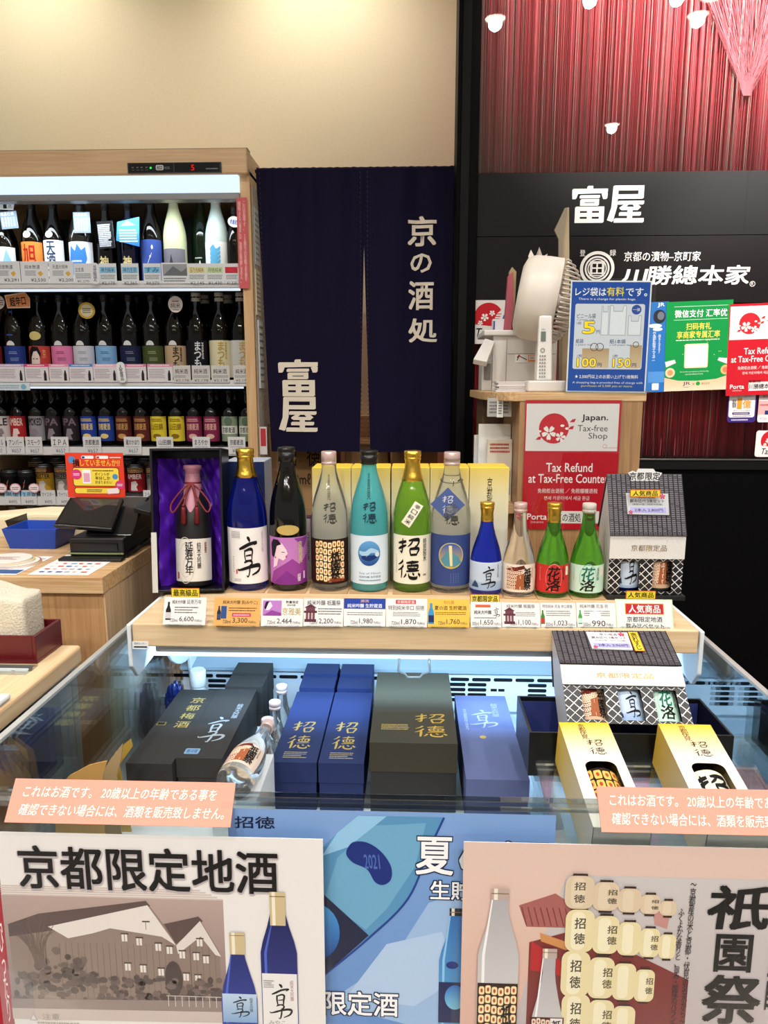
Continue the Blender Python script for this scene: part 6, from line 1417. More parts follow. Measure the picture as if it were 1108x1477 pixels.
def dPC(m):
    m.rect(666, 1214, 1190, 1500, ('#c9c2c0', '#b9aeb0'), 1); m.poly([(666, 1214), (830, 1214), (800, 1300), (760, 1420), (740, 1500), (666, 1500)], ('#dcc0b2', '#d4aa9a'), 2); m.rect(666, 1214, 1190, 1256, '#d9bcb0', 3)
    # shrine roof and lanterns
    m.poly([(748, 1300), (800, 1282), (830, 1300), (836, 1330), (760, 1330)], '#a4605a', 4); m.poly([(765, 1352), (840, 1330), (1000, 1400), (1000, 1500), (765, 1500)], '#7a3230', 4); m.poly([(768, 1350), (820, 1382), (820, 1400), (768, 1392)], '#b3282c', 5); m.poly([(780, 1338), (826, 1352), (820, 1362), (782, 1350)], '#c98a52', 6)
    for k in range(9): m.stroke([(752 + 9 * k, 1302, .8), (760 + 9 * k, 1328, .8)], '#7d3c38', 6)
    m.poly([(940, 1298), (955, 1290), (967, 1300), (963, 1328), (945, 1322)], '#c08a84', 5)
    rg = random.Random(6)
    L = []
    for row, (y, h, n, s0) in enumerate(((1278, 46, 5, .55), (1332, 60, 5, .95), (1394, 66, 4, 1.0), (1456, 66, 3, 1.05))):
        for k in range(n):
            x = 834 + k * (40 - 2.0 * k) + (3 if row % 2 else 0); hw = (21 - 2.2 * k) ; L.append((x, y + k * 5, hw, h / 2 - k * 3.2, row, k))
    for x, y, hw, hh, row, k in sorted(L, key=lambda q: -q[5]):
        l = 8 + (5 - k) * 3
        m.rect(x - hw * .5, y - hh - 3, x + hw * .5, y - hh + 3, '#3a2420', l); m.rect(x - hw * .5, y + hh - 3, x + hw * .5, y + hh + 3, '#3a2420', l)
        m.poly(rrect(x - hw, y - hh, x + hw, y + hh, hw * .62, 6), '#e2d3a6' if row else '#d6c0a4', l + 1)
        m.poly(rrect(x - hw * .6, y - hh * .9, x + hw * .35, y + hh * .9, hw * .4, 5), '#ece2c2' if row else '#dccab0', l + 2)
        if k == 0: m.text('招', x - 8, y - 3, x + 8, y - hh * .62, '#4a4438', l + 3, .03); m.text('徳', x - 8, y + hh * .62, x + 8, y + 3, '#4a4438', l + 3, .03)
        elif k in (1, 3): m.text('招', x + hw * .1, y - 2, x + hw * .85, y - hh * .5, '#5a5040', l + 3, .03); m.text('徳', x + hw * .1, y + hh * .5, x + hw * .85, y + 2, '#5a5040', l + 3, .03)
    pbot(m, 720, 1500, 225, 30, ('#a8a4a8', '#d6d2d2'), '#b9a29a', .93, 30); m.rect(690.5, 1410, 750, 1500, '#2a120e', 33)
    lanterns(m, 692, 1498, 749, 1414, 6, 6, 34, '#3a1a12', 3); m.text('祇園', 726, 1498, 742, 1440, '#14100e', 38, .04, True)
    pbot(m, 795, 1530, 172, 25, ('#a8a4a8', '#d2cece'), '#b9a29a', .92, 30, BOTS); m.rect(770, 1458, 820, 1500, '#4a1c18', 33); lanterns(m, 772, 1500, 800, 1460, 4, 4, 34, '#5a2018', 3, '#e6d4c0'); m.rect(800, 1459, 818, 1500, '#e6dedc', 36); m.text('祇', 802, 1474, 816, 1462, '#14100e', 38, .04)
    m.text('～京都産の米と京都・伏見の名水から～', 991, 1462, 1000, 1262, '#2a2426', 12, .012, True); m.text('ふくよかな香りと、旨み・酸味のバランスが', 977, 1480, 986, 1298, '#2a2426', 12, .012, True)
    m.text('祇', 1016, 1326, 1106, 1264, '#0c0a0c', 12, .045, shear=.05); m.text('園', 1034, 1386, 1088, 1332, '#0c0a0c', 12, .045); m.text('祭', 1020, 1462, 1106, 1390, '#0c0a0c', 12, .045, shear=.03)
    m.text('純米吟醸', 1112, 1440, 1140, 1240, '#0c0a0c', 12, .03, True)
poster(666, 1214, 1190, 1500, YP, 'peach and grey poster with clear bottles, stacked festival lanterns and large brush lettering', dPC, '#e0d9d6')
def dPD(m): m.rect(-60, 1204, 8, 1500, '#a81c2c', 1); m.text('祭りにぴったり', -1.5, 1470, 5.5, 1225, '#f0e0de', 2, .01, True)
poster(-60, 1204, 8, 1500, YP + .006, 'narrow visible edge of a dark red poster at the left frame border', dPD, '#a81c2c', False)
# ------------------------------------------------------------------ register counter behind the bottles (right)
YR = 1.715
RZ1 = ZA(566, YR, 840); RZ0 = ZA(579, YR, 840)
rx0, rxm, rx1 = XA(690, 570, YR + .22), XA(750, 585, YR), XA(928, 585, YR)
RC = thing('register_counter', 'tall wooden register counter with rounded corner top behind the small bottles', 'counter', ((rxm + rx1) / 2, YR + .25, 0))
arc = [(rxm - .0 - (rxm - rx0) * math.sin(t), YR - .002 + (.23) * (1 - math.cos(t))) for t in [math.pi / 2 * k / 10 for k in range(11)]]
poly = [(rx1 + .006, YR + .50), (rx1 + .006, YR - .002)] + arc + [(rx0, YR + .50)]
mb = MB(); mb.prism(poly, lambda a, b, d: (a, b, d), RZ0, RZ1, OAK); mb.build('counter_top', RC, world=True, bevel=.002)
mb = MB(); mb.box(rxm, rx1, YR, YR + .48, 0, RZ0, OAKV); mb.build('cabinet_body', RC, world=True, bevel=.002)
zn = ZA(722, YR + .1, 715)
mb = MB(); mb.box(rx0 + .02, rxm, YR + .30, YR + .48, 0, RZ0, wood('#54402c', '#6d543c', 'Z', .7)); mb.build('niche_back', RC, world=True)
mb = MB(); mb.box(rx0 + .01, rxm - .0005, YR + .03, YR + .30, zn - .02, zn, OAK); mb.build('niche_shelf', RC, world=True)
mb = MB(); mb.box(rx0 + .01, rxm - .0005, YR + .05, YR + .30, 0, zn - .02, OAKV); mb.build('lower_cabinet', RC, world=True)
def sign(px0, py0, px1, py1, Y, label, draw, base='#e8e4e2', cat='sign', name='sign', roll=0, th=.0015, shape=None, group=None, ink=GLOSS, Yb=None):
    f = plane(px0, py0, px1, py1, Y, Yb, roll); mb = MB(f, ink=ink)
    if shape: mb.slabp([(x - px0, y - py0) for x, y in shape], th, base)
    else: mb.slab(f.W, f.H, th, base)
    mb.M = off(f, px0, py0); draw(mb)
    return tag(mb.build(name), label, cat, group)
def taxposter(m, x, y, s):
    """red and white tax refund poster drawn from its top left corner, s photo units per unit (unit width 137)"""
    q = lambda a, b: (x + a * s, y + b * s)
    R_ = lambda a, b, c, e, col, l=1: m.rect(x + a * s, y + b * s, x + c * s, y + e * s, col, l)
    T_ = lambda t, a, b, c, e, col, bo=0, l=3: m.text(t, x + a * s, y + b * s, x + c * s, y + e * s, col, l, bo)
    R_(0, 0, 137, 186, '#c01c2a'); R_(2, 5, 134, 72, '#e6dedb', 2)
    m.disc(*q(42, 40), 21.5 * s, '#c9242f', 3); flower(m, *q(35, 46), 10.5 * s, '#f2ece8', 4, 90, '#c9242f'); flower(m, *q(52, 52), 7.5 * s, '#f2ece8', 4, 70, '#c9242f')
    for a, b, r in ((54, 36, 3), (61, 40, 3), (22, 44, 2.5)): m.poly(circ(*q(a, b), r * s, r * .6 * s, 8), '#f2ece8', 4)
    for a, b in ((68, 29), (20, 54), (66, 39)): m.poly([q(a - 4, b + 2), q(a, b - 2), q(a + 5, b - 3), q(a + 3, b + 2)], '#c9242f', 4)
    T_('Japan.', 81, 31, 119, 20, '#141214', .03); T_('Tax-free', 76, 44, 119, 35, '#3a3436'); T_('Shop', 92, 57, 119, 46, '#3a3436')
    m.ring(*q(116, 65), 3 * s, .6 * s, '#c98a8a', 3); R_(114, 67, 134, 67.6, '#c98a8a', 3)
    T_('Tax Refund', 33, 102, 100, 89, '#f4eeec', .022); T_('at Tax-Free Counter', 8, 118, 124, 105, '#f4eeec', .022)
    T_('免税柜台退税 ／ 免税櫃檯退稅', 22, 133, 109, 126, '#f0dcda', .008); T_('면세 카운터에서 세금 환급', 32, 143, 98, 137, '#f0dcda', .008)
    T_('Porta', 8, 172, 37, 163, '#f4eeec', .03); T_('DINING', 14, 177, 32, 174.5, '#f0dcda')
    R_(46, 159, 113, 177, '#e9e3df', 2)
f = plane(755, 577, 892, 763, YR - .003)
tp = thing('poster', 'red and white laminated tax refund poster on the wooden register counter', 'poster', f(68, 186), group='tax refund posters')
mb = MB(f, ink=GLOSS); mb.slab(137, 186, .001, '#d9cfcc'); taxposter(mb, 0, 0, 1); mb.text('京の酒処 富屋', 50, 175, 108, 162, '#1c1618', 4, .015); mb.build('printed_sheet', tp, world=True)
mb = MB(f); mb.add([(-2, -2, 6), (139, -2, 6), (139, 188, 6), (-2, 188, 6)], [(0, 1, 2, 3)], ACR); mb.build('laminate', tp, world=True, fix=False)
# files and papers in the niche
zs2 = zn + .0003
for i, (a, b, py, lab, c) in enumerate(((684, 700, 628, 'white file folder at the left of the register niche', '#d9d8d4'), (690, 738, 612, 'pale paper file standing tallest in the register niche', '#e4e1dc'), (703, 748, 634, 'cream leaflet with red print in front of the niche files', '#d9d0bc'))):
    Y = YR + .16 - .035 * i; zt = ZA(py, Y, 715); x0, x1 = XA(a, 660, Y), min(XA(b, 660, Y), rxm - .002)
    mb = MB(); mb.box(x0, x1, Y, Y + .018, zs2, zt, mat(c, .6))
    mb.M = lambda x, y, l=0, x0=x0, x1=x1, zt=zt, Y=Y: (x0 + (x1 - x0) * x, Y - .0003 - l * .0002, zs2 + (zt - zs2) * y)
    if i == 2: mb.lines(.1, .78, .9, .95, 3, '#b04a40', 2); mb.rect(.05, .1, .95, .5, '#8a8f98', 1); mb.lines(.1, .12, .9, .48, 5, '#4a505a', 2)
    tag(mb.build('paper_file'), lab, 'file', 'files in the register niche')
for k in range(5):
    Y = YR + .06; zq = ZA(692, Y, 690) + .004 * k
    mb = MB(); mb.box(XA(655, 690, Y) + .004 * (k % 2), XA(706, 690, Y), Y, Y + .12, zq, zq + .0036, mat(('#d8dcdc', '#c9d6dc', '#e4e4e0')[k % 3], .6))
    o = mb.build('paper_stack'); tag(o, ('bottom', 'second', 'third', 'fourth', 'top')[k] + ' sheet pad of the small white paper pile beside the yellow boxes', 'paper pad', 'pile of paper pads')
mb = MB(); Yq = YR + .02; mb.box(XA(640, 700, Yq) , XA(700, 700, Yq), Yq + .03, Yq + .17, 0, ZA(692, YR + .06, 690) - .0005, wood('#54402c', '#6d543c', 'Z', .7)); tag(mb.build('side_table', bevel=.002), 'narrow dark wooden side table under the paper pile', 'table')
sign(703, 574, 738, 601, YR + .05, 'grey handwritten note hanging from the counter edge', lambda m: m.lines(706, 578, 734, 597, 4, '#6a6a66', 2), '#a8a8a4', 'note', 'paper_note')
sign(717, 572, 726, 602, YR + .046, 'white vertical paper slip over the grey note', lambda m: m.lines(719, 576, 724, 598, 6, '#6a6a70', 2), '#e2e2e0', 'note', 'paper_note')
# printer
def rz(y): return RZ1 + .0004
YPp = YR + .285; WPL = mat('#d6d3ce', .45); WP2 = mat('#c2bfba', .45)
px = lambda a, Y: XA(a, 520, Y)
pr = thing('label_printer', 'white office printer with tilted key panel on the register counter', 'printer', (px(755, YPp), YPp + .12, RZ1))
z0 = RZ1 + .0005; zt = ZA(484, YPp, 755)
mb = MB(); mb.box(px(711, YPp), px(803, YPp), YPp, YPp + .19, z0, zt, WPL); mb.box(px(730, YPp), px(731, YPp), YPp - .0008, YPp, z0 + .01, zt - .01, mat('#8a8782', .5)); mb.box(px(732, YPp), px(801, YPp), YPp - .0008, YPp, ZA(511, YPp, 755), ZA(510, YPp, 755), mat('#8a8782', .5)); mb.build('printer_body', pr, world=True, bevel=.003)
mb = MB(); mb.box(px(697, YPp), px(803, YPp), YPp - .01, YPp + .19, zt, zt + .014, mat('#e0ddd8', .4)); mb.build('scanner_lid', pr, world=True, bevel=.003)
mb = MB(); a = P(685, 518, YPp - .07); b = P(706, 488, YPp - .02)
for s_ in (1,): mb.hexa([P(683, 518, YPp - .06), P(702, 522, YPp - .06), P(714, 492, YPp - .005), P(700, 488, YPp - .005)], [Vector(P(683, 518, YPp - .06)) + Vector((0, .01, -.012)), Vector(P(702, 522, YPp - .06)) + Vector((0, .01, -.012)), Vector(P(714, 492, YPp - .005)) + Vector((0, .01, -.012)), Vector(P(700, 488, YPp - .005)) + Vector((0, .01, -.012))], mat('#dcd9d4', .4)); mb.build('key_panel', pr, world=True, bevel=.001)
mb = MB(); mb.box(px(696, YPp), px(711, YPp) - .0005, YPp + .01, YPp + .1, z0, ZA(520, YPp, 700), WP2); mb.box(px(699, YPp), px(709, YPp), YPp + .008, YPp + .01, ZA(548, YPp, 700), ZA(524, YPp, 700), mat('#77746f', .6)); mb.build('output_bay', pr, world=True, bevel=.002)
f = plane(743, 511, 774, 523, YPp - .0012); mb = MB(f); mb.slab(f.W, f.H, .0004, '#eceae6'); mb.M = off(f, 743, 511); mb.stroke([(746, 520, .7), (749, 514, .7), (754, 516, .7), (760, 519, .7)], '#50504c', 2); mb.stroke([(746, 516, .8), (748, 513, .8), (750, 512, .8)], '#c03030', 2); mb.rect(762, 512, 773, 522, '#e08a4a', 1); mb.rect(763, 513, 772, 519, '#f0e8e4', 2); mb.lines(764, 514, 771, 518, 2, '#808080', 3); mb.build('safety_sticker', pr, world=True)
Yc_ = YPp + .02
mb = MB(); mb.box(XA(711, 470, Yc_), XA(728, 470, Yc_), Yc_, Yc_ + .03, zt + .0145, ZA(460, Yc_, 720), mat('#dcd9dc', .5)); mb.box(XA(711, 470, Yc_) + .001, XA(714, 470, Yc_), Yc_ - .0006, Yc_, zt + .017, ZA(463, Yc_, 720), mat('#3a3f7c', .5)); tag(mb.build('small_white_box', bevel=.001), 'small white carton with a dark stripe on top of the printer', 'box')
# paper pile before the printer
for k in range(6):
    Y = YR + .07; x0 = XA(716 + (k * 7) % 5, 550, Y); mb = MB(); mb.box(x0, XA(764, 550, Y) + .004 * (k % 2), Y, Y + .09, RZ1 + .0006 + .0042 * k, RZ1 + .0040 + .0042 * k, mat(('#dcdad6', '#cfcdd0', '#c4c2c6')[k % 3], .6))
    tag(mb.build('paper_wad'), ('lowest', 'second', 'third', 'fourth', 'fifth', 'topmost')[k] + ' wad of the white paper heap in front of the printer', 'paper', 'paper heap before the printer')
# phone
Yh = YR + .035; x0, x1 = XA(761, 560, Yh), XA(817, 560, Yh); zb = RZ1 + .0005; ztb = ZA(549, Yh, 790)
ph = thing('cordless_phone', 'white cordless handset standing in its charging base on the counter', 'phone', ((x0 + x1) / 2, Yh + .02, zb))
mb = MB(); mb.box(x0, x1, Yh, Yh + .06, zb, ztb, WPL); mb.build('charging_base', ph, world=True, bevel=.004)
mb = MB(); hx0, hx1 = XA(777, 500, Yh), XA(800, 500, Yh); zt = ZA(455, Yh + .03, 788)
mb.hexa([(hx0, Yh + .012, ztb + .0005), (hx1, Yh + .012, ztb + .0005), (hx1, Yh + .036, ztb + .0005), (hx0, Yh + .036, ztb + .0005)], [(hx0 + .003, Yh + .024, zt), (hx1 - .003, Yh + .024, zt), (hx1 - .004, Yh + .044, zt - .004), (hx0 + .004, Yh + .044, zt - .004)], mat('#e2dfda', .35)); mb.build('handset', ph, world=True, bevel=.004)
f = plane(777, 455, 800, 549, Yh + .0225, Yh + .0108); mb = MB(off(f, 777, 455)); mb.rect(780, 478, 787, 492, '#6f7a74', 1); mb.text('FAX', 781, 476, 786, 473.5, '#5a5a60', 2); mb.ring(783, 505, 3.4, 1.2, '#8f8c88', 1, 16)
for r_ in range(7):
    for c_ in range(3): mb.rect(778.6 + 3.4 * c_, 512 + 5 * r_, 780.8 + 3.4 * c_, 514.5 + 5 * r_, '#8f8c90', 1)
mb.build('keypad', ph, world=True, fix=False)
# circulator fan
Yf = YR + .145; FC = P(782, 432, Yf + .03); ax = Vector((.95, -.14, -.16)).normalized(); Vv = (Vector((0, 0, 1)) - ax * ax.z).normalized(); Uu = Vv.cross(ax); Rm = Matrix((Uu, Vv, ax)).transposed()
fn = thing('circulator_fan', 'white round circulator fan facing right on the counter', 'fan', (FC.x, FC.y, RZ1))
FR = .103; CR = mat('#d9d2c6', .4)
mb = MB(); mb.lathe([(FR * .70, -.060), (FR * .90, -.052), (FR * .98, -.034), (FR, .0), (FR, .034), (FR * .97, .036), (FR * .93, -.03), (FR * .68, -.056)], CR, 48, FC, X=Rm, caps=False); mb.build('drum_ring', fn, world=True)
mb = MB()
dome = lambda u, v: .034 + .060 * max(0, 1 - (u * u + v * v) / FR ** 2) ** .6
for k in range(-9, 10):
    v = FR * k / 9.6; h_ = math.sqrt(max(1e-6, (FR * .985) ** 2 - v * v))
    mb.tube([tuple(FC + Rm @ Vector((u, v, dome(u, v)))) for u in [h_ * math.cos(math.pi * q / 22) for q in range(23)]], .0026, CR, 6)
for a in (0, math.pi / 2):
    mb.tube([tuple(FC + Rm @ Vector((r_ * math.cos(a), r_ * math.sin(a), dome(r_ * math.cos(a), r_ * math.sin(a)) - .003))) for r_ in [FR * (q / 10 - 1) * .985 for q in range(21)]], .002, CR, 5)
mb.build('front_grille', fn, world=True)
mb = MB(); mb.lathe([(.02, -.058), (.024, -.05), (.022, .035), (.012, .050)], CR, 20, FC, X=Rm); mb.build('hub', fn, world=True)
for k in range(5):
    a = 2 * math.pi * k / 5; mb = MB(); pts = []
    for r_, w_, tw in ((.024, .35, .016), (.05, .55, .014), (.085, .5, .010)):
        for s_, zz in ((-w_, -tw), (w_, tw)): pts.append(tuple(FC + Rm @ Vector((r_ * math.cos(a + s_), r_ * math.sin(a + s_), zz - .006))))
    mb.add(pts, [(0, 1, 3, 2), (2, 3, 5, 4)], mat('#9a948a', .4), True); mb.build('blade', fn, world=True, fix=False, solid=.0015)
mb = MB(); mb.lathe([(.030, RZ1 + .0005 - FC.z), (.060, RZ1 + .0005 - FC.z), (.060, RZ1 + .010 - FC.z), (.030, RZ1 + .016 - FC.z)], CR, 32, (FC.x, FC.y, FC.z)); mb.build('base', fn, world=True)
mb = MB(); mb.lathe([(.016, RZ1 + .016 - FC.z), (.012, RZ1 + .03 - FC.z), (.012, -FR * .98)], CR, 16, (FC.x, FC.y, FC.z)); mb.build('neck', fn, world=True)
# crumpled clear bag on the fan, cardboard pieces
mb = MB(); b0 = P(774, 384, Yf + .03); rg = random.Random(9); vs = []
tips = [(-12, -14), (-8, -24), (-2, -12), (4, -28), (9, -14), (16, -18), (12, -4), (-8, 0)]
q = [P(774 + a, 384 + b, Yf + .02 + .012 * (i % 3)) for i, (a, b) in enumerate(tips)]; c_ = P(775, 378, Yf - .0); c2_ = P(775, 378, Yf + .05)
mb.add([tuple(v) for v in q] + [tuple(c_), tuple(c2_)], [(i, (i + 1) % 8, 8) for i in range(8)] + [((i + 1) % 8, i, 9) for i in range(8)], mat('#cfcac2', .3)); tag(mb.build('folded_paper_crane'), 'small white folded paper crane perched on top of the fan', 'ornament')
KB = mat('#b8a688', .8)
def board(pts, Y, d, label, m, name='cardboard_piece'):
    qs = [(P(x, y, Y).x, P(x, y, Y).z) for x, y in pts]; zlo = RZ1 + .0005; k = min(z for _, z in qs)
    mb = MB(); mb.prism(qs, lambda a, b, e: (a, Y + e, max(b, zlo)), 0, d, m); return tag(mb.build(name), label, 'cardboard', 'cardboard pieces by the fan')
board([(806, 566), (808, 330), (816, 300), (821, 299), (822, 566)], YR + .290, .02, 'tall brown cardboard piece rising behind the fan', KB)
board([(806, 345), (800, 332), (815, 300), (819, 299), (812, 345), (811, 566), (806, 566)], YR + .281, .006, 'torn greyish cardboard flap in front of the tall cardboard piece', mat('#8d8370', .8))
zpr = ZA(484, YPp, 755)
def board2(pts, Y, d, label, m):
    qs = [(P(x, y, Y).x, max(P(x, y, Y).z, zpr + .0147)) for x, y in pts]; mb = MB(); mb.prism(qs, lambda a, b, e: (a, Y + e, b), 0, d, m); return tag(mb.build('cardboard_piece'), label, 'cardboard', 'cardboard pieces by the fan')
board2([(726, 486), (730, 440), (733, 398), (740, 392), (741, 440), (737, 488)], YPp + .015, .02, 'pink edged corrugated card standing on the printer', mat('#a8505c', .7))
board2([(732, 486), (737, 440), (735, 392), (739, 385), (745, 392), (743, 440), (736, 488)], YPp + .036, .02, 'brown corrugated card standing behind the pink one', mat('#a8926c', .8))
# blue plastic bag charge sign in an acrylic stand
f = plane(820, 405, 936, 566, YR + .005, YR - .003, -.6)
bs = thing('bag_charge_sign', 'blue and white sign about plastic bag charges in an acrylic stand', 'sign', f(58, 161))
mb = MB(f, ink=GLOSS); mb.slab(f.W, f.H, .001, '#e6e6e8'); mb.M = off(f, 820, 405)
m = mb; m.rect(822, 407, 934, 564, '#0f4aa4', 1)
m.text('レジ袋は', 827, 427, 871, 415, '#f4f4f6', 3, .022); m.text('有料', 872, 427, 897, 414, '#f0d838', 3, .022); m.text('です。', 899, 427, 930, 415, '#f4f4f6', 3, .022)
m.text('There is a charge for plastic bags.', 832, 433.5, 914, 429.5, '#e4e8f0', 3, .01); m.poly(rrect(828, 438, 928, 532, 3), '#d6dae2', 2)
m.text('ビニール袋', 831, 459, 858, 452, '#12336c', 3, .015); m.text('a plastic bag', 831, 462.5, 856, 459.5, '#12336c', 3); m.text('1枚', 831, 468, 838, 463.5, '#12336c', 3, .01)
for dx, dy in ((-.8, 0), (.8, 0), (0, .8), (0, -.8)): m.text('5', 840 + dx, 481 + dy, 858 + dx, 463 + dy, '#1c3a70', 4, .05); m.text('100', 834 + dx, 529 + dy, 862 + dx, 516 + dy, '#1c3a70', 5, .04); m.text('150', 886 + dx, 529 + dy, 912 + dx, 516 + dy, '#1c3a70', 5, .04)
m.text('5', 840, 481, 858, 463, '#f0d22a', 6, .05); m.text('円', 860, 481, 865, 475.5, '#12336c', 3, .02); m.text('100', 834, 529, 862, 516, '#f0d22a', 6, .04); m.text('円', 864, 529, 870, 523, '#12336c', 6, .02); m.text('150', 886, 529, 912, 516, '#f0d22a', 6, .04); m.text('円', 914, 529, 920, 523, '#12336c', 6, .02)
def shopper(x0, y0, x1, y1): m.poly([(x0, y0), (x0 + (x1 - x0) * .2, y0), (x0 + (x1 - x0) * .25, y0 + 8), (x0 + (x1 - x0) * .75, y0 + 8), (x0 + (x1 - x0) * .8, y0), (x1, y0), (x1, y1), (x0, y1)], '#9aa2ac', 3); m.poly([(x0 + .8, y0 + .8), (x0 + (x1 - x0) * .2 - .6, y0 + .8), (x0 + (x1 - x0) * .25 - .6, y0 + 9), (x0 + (x1 - x0) * .75 + .6, y0 + 9), (x0 + (x1 - x0) * .8 + .6, y0 + .8), (x1 - .8, y0 + .8), (x1 - .8, y1 - .8), (x0 + .8, y1 - .8)], '#e4e8ec', 4)
shopper(866, 441, 877, 483); shopper(878, 440, 902, 483); shopper(905, 454, 924, 483); m.disc(916, 446, 7, '#1c4a9c', 3); m.text('一律', 911, 448.5, 921, 443.5, '#f0f0f4', 4)
m.text('紙袋', 831, 495, 842, 488.5, '#12336c', 3, .015); m.text('a paper bag', 831, 498.5, 855, 495.5, '#12336c', 3); m.text('紙1本袋', 880, 495, 903, 488.5, '#12336c', 3, .015); m.text('a tall paper bag', 880, 498.5, 912, 495.5, '#12336c', 3); m.text('1枚', 834, 515, 841, 510.5, '#12336c', 3, .01); m.text('1枚', 886, 515, 893, 510.5, '#12336c', 3, .01)
m.rect(841, 502, 880, 530, ('#b99a72', '#d6bd98'), 3); m.ring(858, 500, 6, 1, '#4a4a50', 3, 16); m.ring(866, 500, 6, 1, '#4a4a50', 3, 16); m.rect(910, 497, 927, 530, ('#b99a72', '#d6bd98'), 3); m.ring(918, 496, 4.5, 1, '#4a4a50', 3, 16)
m.text('★ 2,500円以上のお買い上げで1枚無料', 832, 546, 924, 540, '#f2f2f4', 3, .012); m.text('A shopping bag is provided free of charge with', 829, 554, 931, 550, '#e0e6f0', 3, .006); m.text('purchases of 2,500 yen or more.', 842, 559, 917, 555, '#e8d85a', 3, .006)
mb.build('printed_sheet', bs, world=True)
mb = MB(); c = f(0, f.H); e = f(f.W, f.H); mb.box(c.x - .004, e.x + .012, YR - .006, YR + .03, RZ1 + .0005, RZ1 + .0032, ACR); mb.M = f; mb.add([(-2, -3, 6), (122, -3, 6), (122, 163, 6), (-2, 163, 6)], [(0, 1, 2, 3)], ACR); mb.build('acrylic_stand', bs, world=True, fix=False)
sign(856, 515, 862, 541, YR + .10, 'black and yellow packet end partly hidden behind the blue sign', lambda m: m.rect(856, 532, 862, 541, '#d6a92a', 1), '#1c1814', 'packet', 'small_packet')
# ------------------------------------------------------------------ stickers and posters on the glass partition
YWs = YW - .0135; YWs2 = YW - .003
def tf(x, y, s): return lambda m: taxfree(m, x, y, s)
sign(680, 433, 736, 496, YWs - .003, 'square white tax free sticker with red blossom fan left of the printer', lambda m: taxfree(m, 708, 461, 29, 2), '#e6e2de', 'sticker', 'sticker', shape=rrect(680, 433, 736, 496, 4))
def dJ(m):
    m.rect(905, 436, 963, 566, '#2a6cb4', 1); m.text('JR', 947, 444, 957, 437.5, '#f0f4f8', 3, .03); m.poly(circ(950, 457, 9, 10, 16), '#2a2c34', 3); m.poly(circ(952, 456, 5, 6, 12), '#6a707c', 4); m.poly(circ(944, 470, 10, 3, 14), '#dce8f2', 3); m.poly(circ(948, 475, 7, 2.5, 12), '#e8f0f6', 3)
    m.text('交通系電子マネー', 941, 520, 946, 478, '#e6ecf4', 3, .0, True); m.text('使えます', 949, 510, 953, 482, '#cfe0f0', 3, 0, True); m.rect(936, 536, 962, 552, '#4f8ccc', 2); m.poly(rrect(942, 553, 952, 563, 1), '#cfd6dc', 3)
sign(905, 436, 963, 566, YWs - .002, 'blue poster with white railway letters partly hidden behind the bag charge sign', dJ, '#2a6cb4', 'poster', 'wall_poster', roll=2)
def dG(m):
    m.rect(960, 434, 1055, 563, '#108c44', 1); m.rect(971, 441, 1048, 441.6, '#cfe6d2', 2); m.rect(971, 460, 1048, 460.6, '#cfe6d2', 2)
    m.text('微信支付 汇率优', 972, 457, 1047, 446, '#f4f8f4', 3, .02); m.text('扫码有礼', 989, 475, 1025, 465, '#f2d85a', 3, .022); m.text('享商家专属汇率', 976, 487, 1038, 476.5, '#f2d85a', 3, .022); m.lines(975, 488.8, 1038, 490.2, 1, '#d6e6c8', 3, 3, .9)
    m.poly(rrect(988, 495, 1022, 530, 2.5), '#e4d8b0', 2); m.poly(rrect(990, 497, 1020, 528, 1.5), '#ece6e4', 3)
    m.text('The benefits are available at WeChat Pay', 982, 536.6, 1024, 534.4, '#dce8d8', 3, .0); m.text('users from Mainland China.', 990, 540, 1016, 537.8, '#dce8d8', 3)
    m.poly([(960, 520), (974, 517), (976, 522), (962, 528)], '#cfd2d6', 3); m.poly([(1055, 518), (1038, 516), (1036, 520), (1055, 528)], '#cfd2d6', 3); m.disc(968, 536, 7, '#e6c9a8', 3); m.disc(1048, 534, 7, '#e0b070', 3); m.disc(968, 536, 4, '#d8905a', 4); m.disc(1048, 534, 4, '#d87a5a', 4)
    rg = random.Random(3)
    for k in range(14): m.disc(rg.uniform(965, 1052), rg.uniform(488, 528) , .7, '#d8d06a', 2, n=6)
    m.poly([(960, 563), (960, 543), (980, 548), (1008, 549), (1035, 547), (1055, 541), (1055, 563)], ('#d9b48c', '#e6cdb0'), 4)
    m.text('JR', 987, 556, 998, 550, '#2a3a6c', 5, .02); m.lines(988, 557, 996, 558.5, 1, '#8a7a6a', 5); m.disc(1009, 553, 3, '#1c9a3c', 5); m.text('×', 1001, 555, 1004, 552, '#6a5a4a', 5); m.text('微信支付', 1014, 555, 1026, 551.5, '#3a4a3a', 5)
sign(960, 434, 1055, 563, YWs - .003, 'green poster with white and yellow Chinese lettering on the glass', dG, '#108c44', 'poster', 'wall_poster', roll=2)
def dT(m): taxposter(m, 1050, 437, .99 * 94 / 137 * 1.05); m.text('京都の漬物 京町家', 1082, 552, 1100, 547.5, '#1c1618', 4, .03); m.text('川勝總本家', 1083, 561, 1120, 553, '#1c1618', 4, .03)
f = plane(1050, 437, 1148, 566, YWs - .004, None, 2)
mb = MB(f, ink=GLOSS); mb.slab(f.W, f.H, .001, '#d9cfcc'); mb.M = off(f, 1050, 437); dT(mb)
tag(mb.build('wall_poster'), 'red and white tax refund poster on the glass, cut by the right frame edge', 'poster', 'tax refund posters')
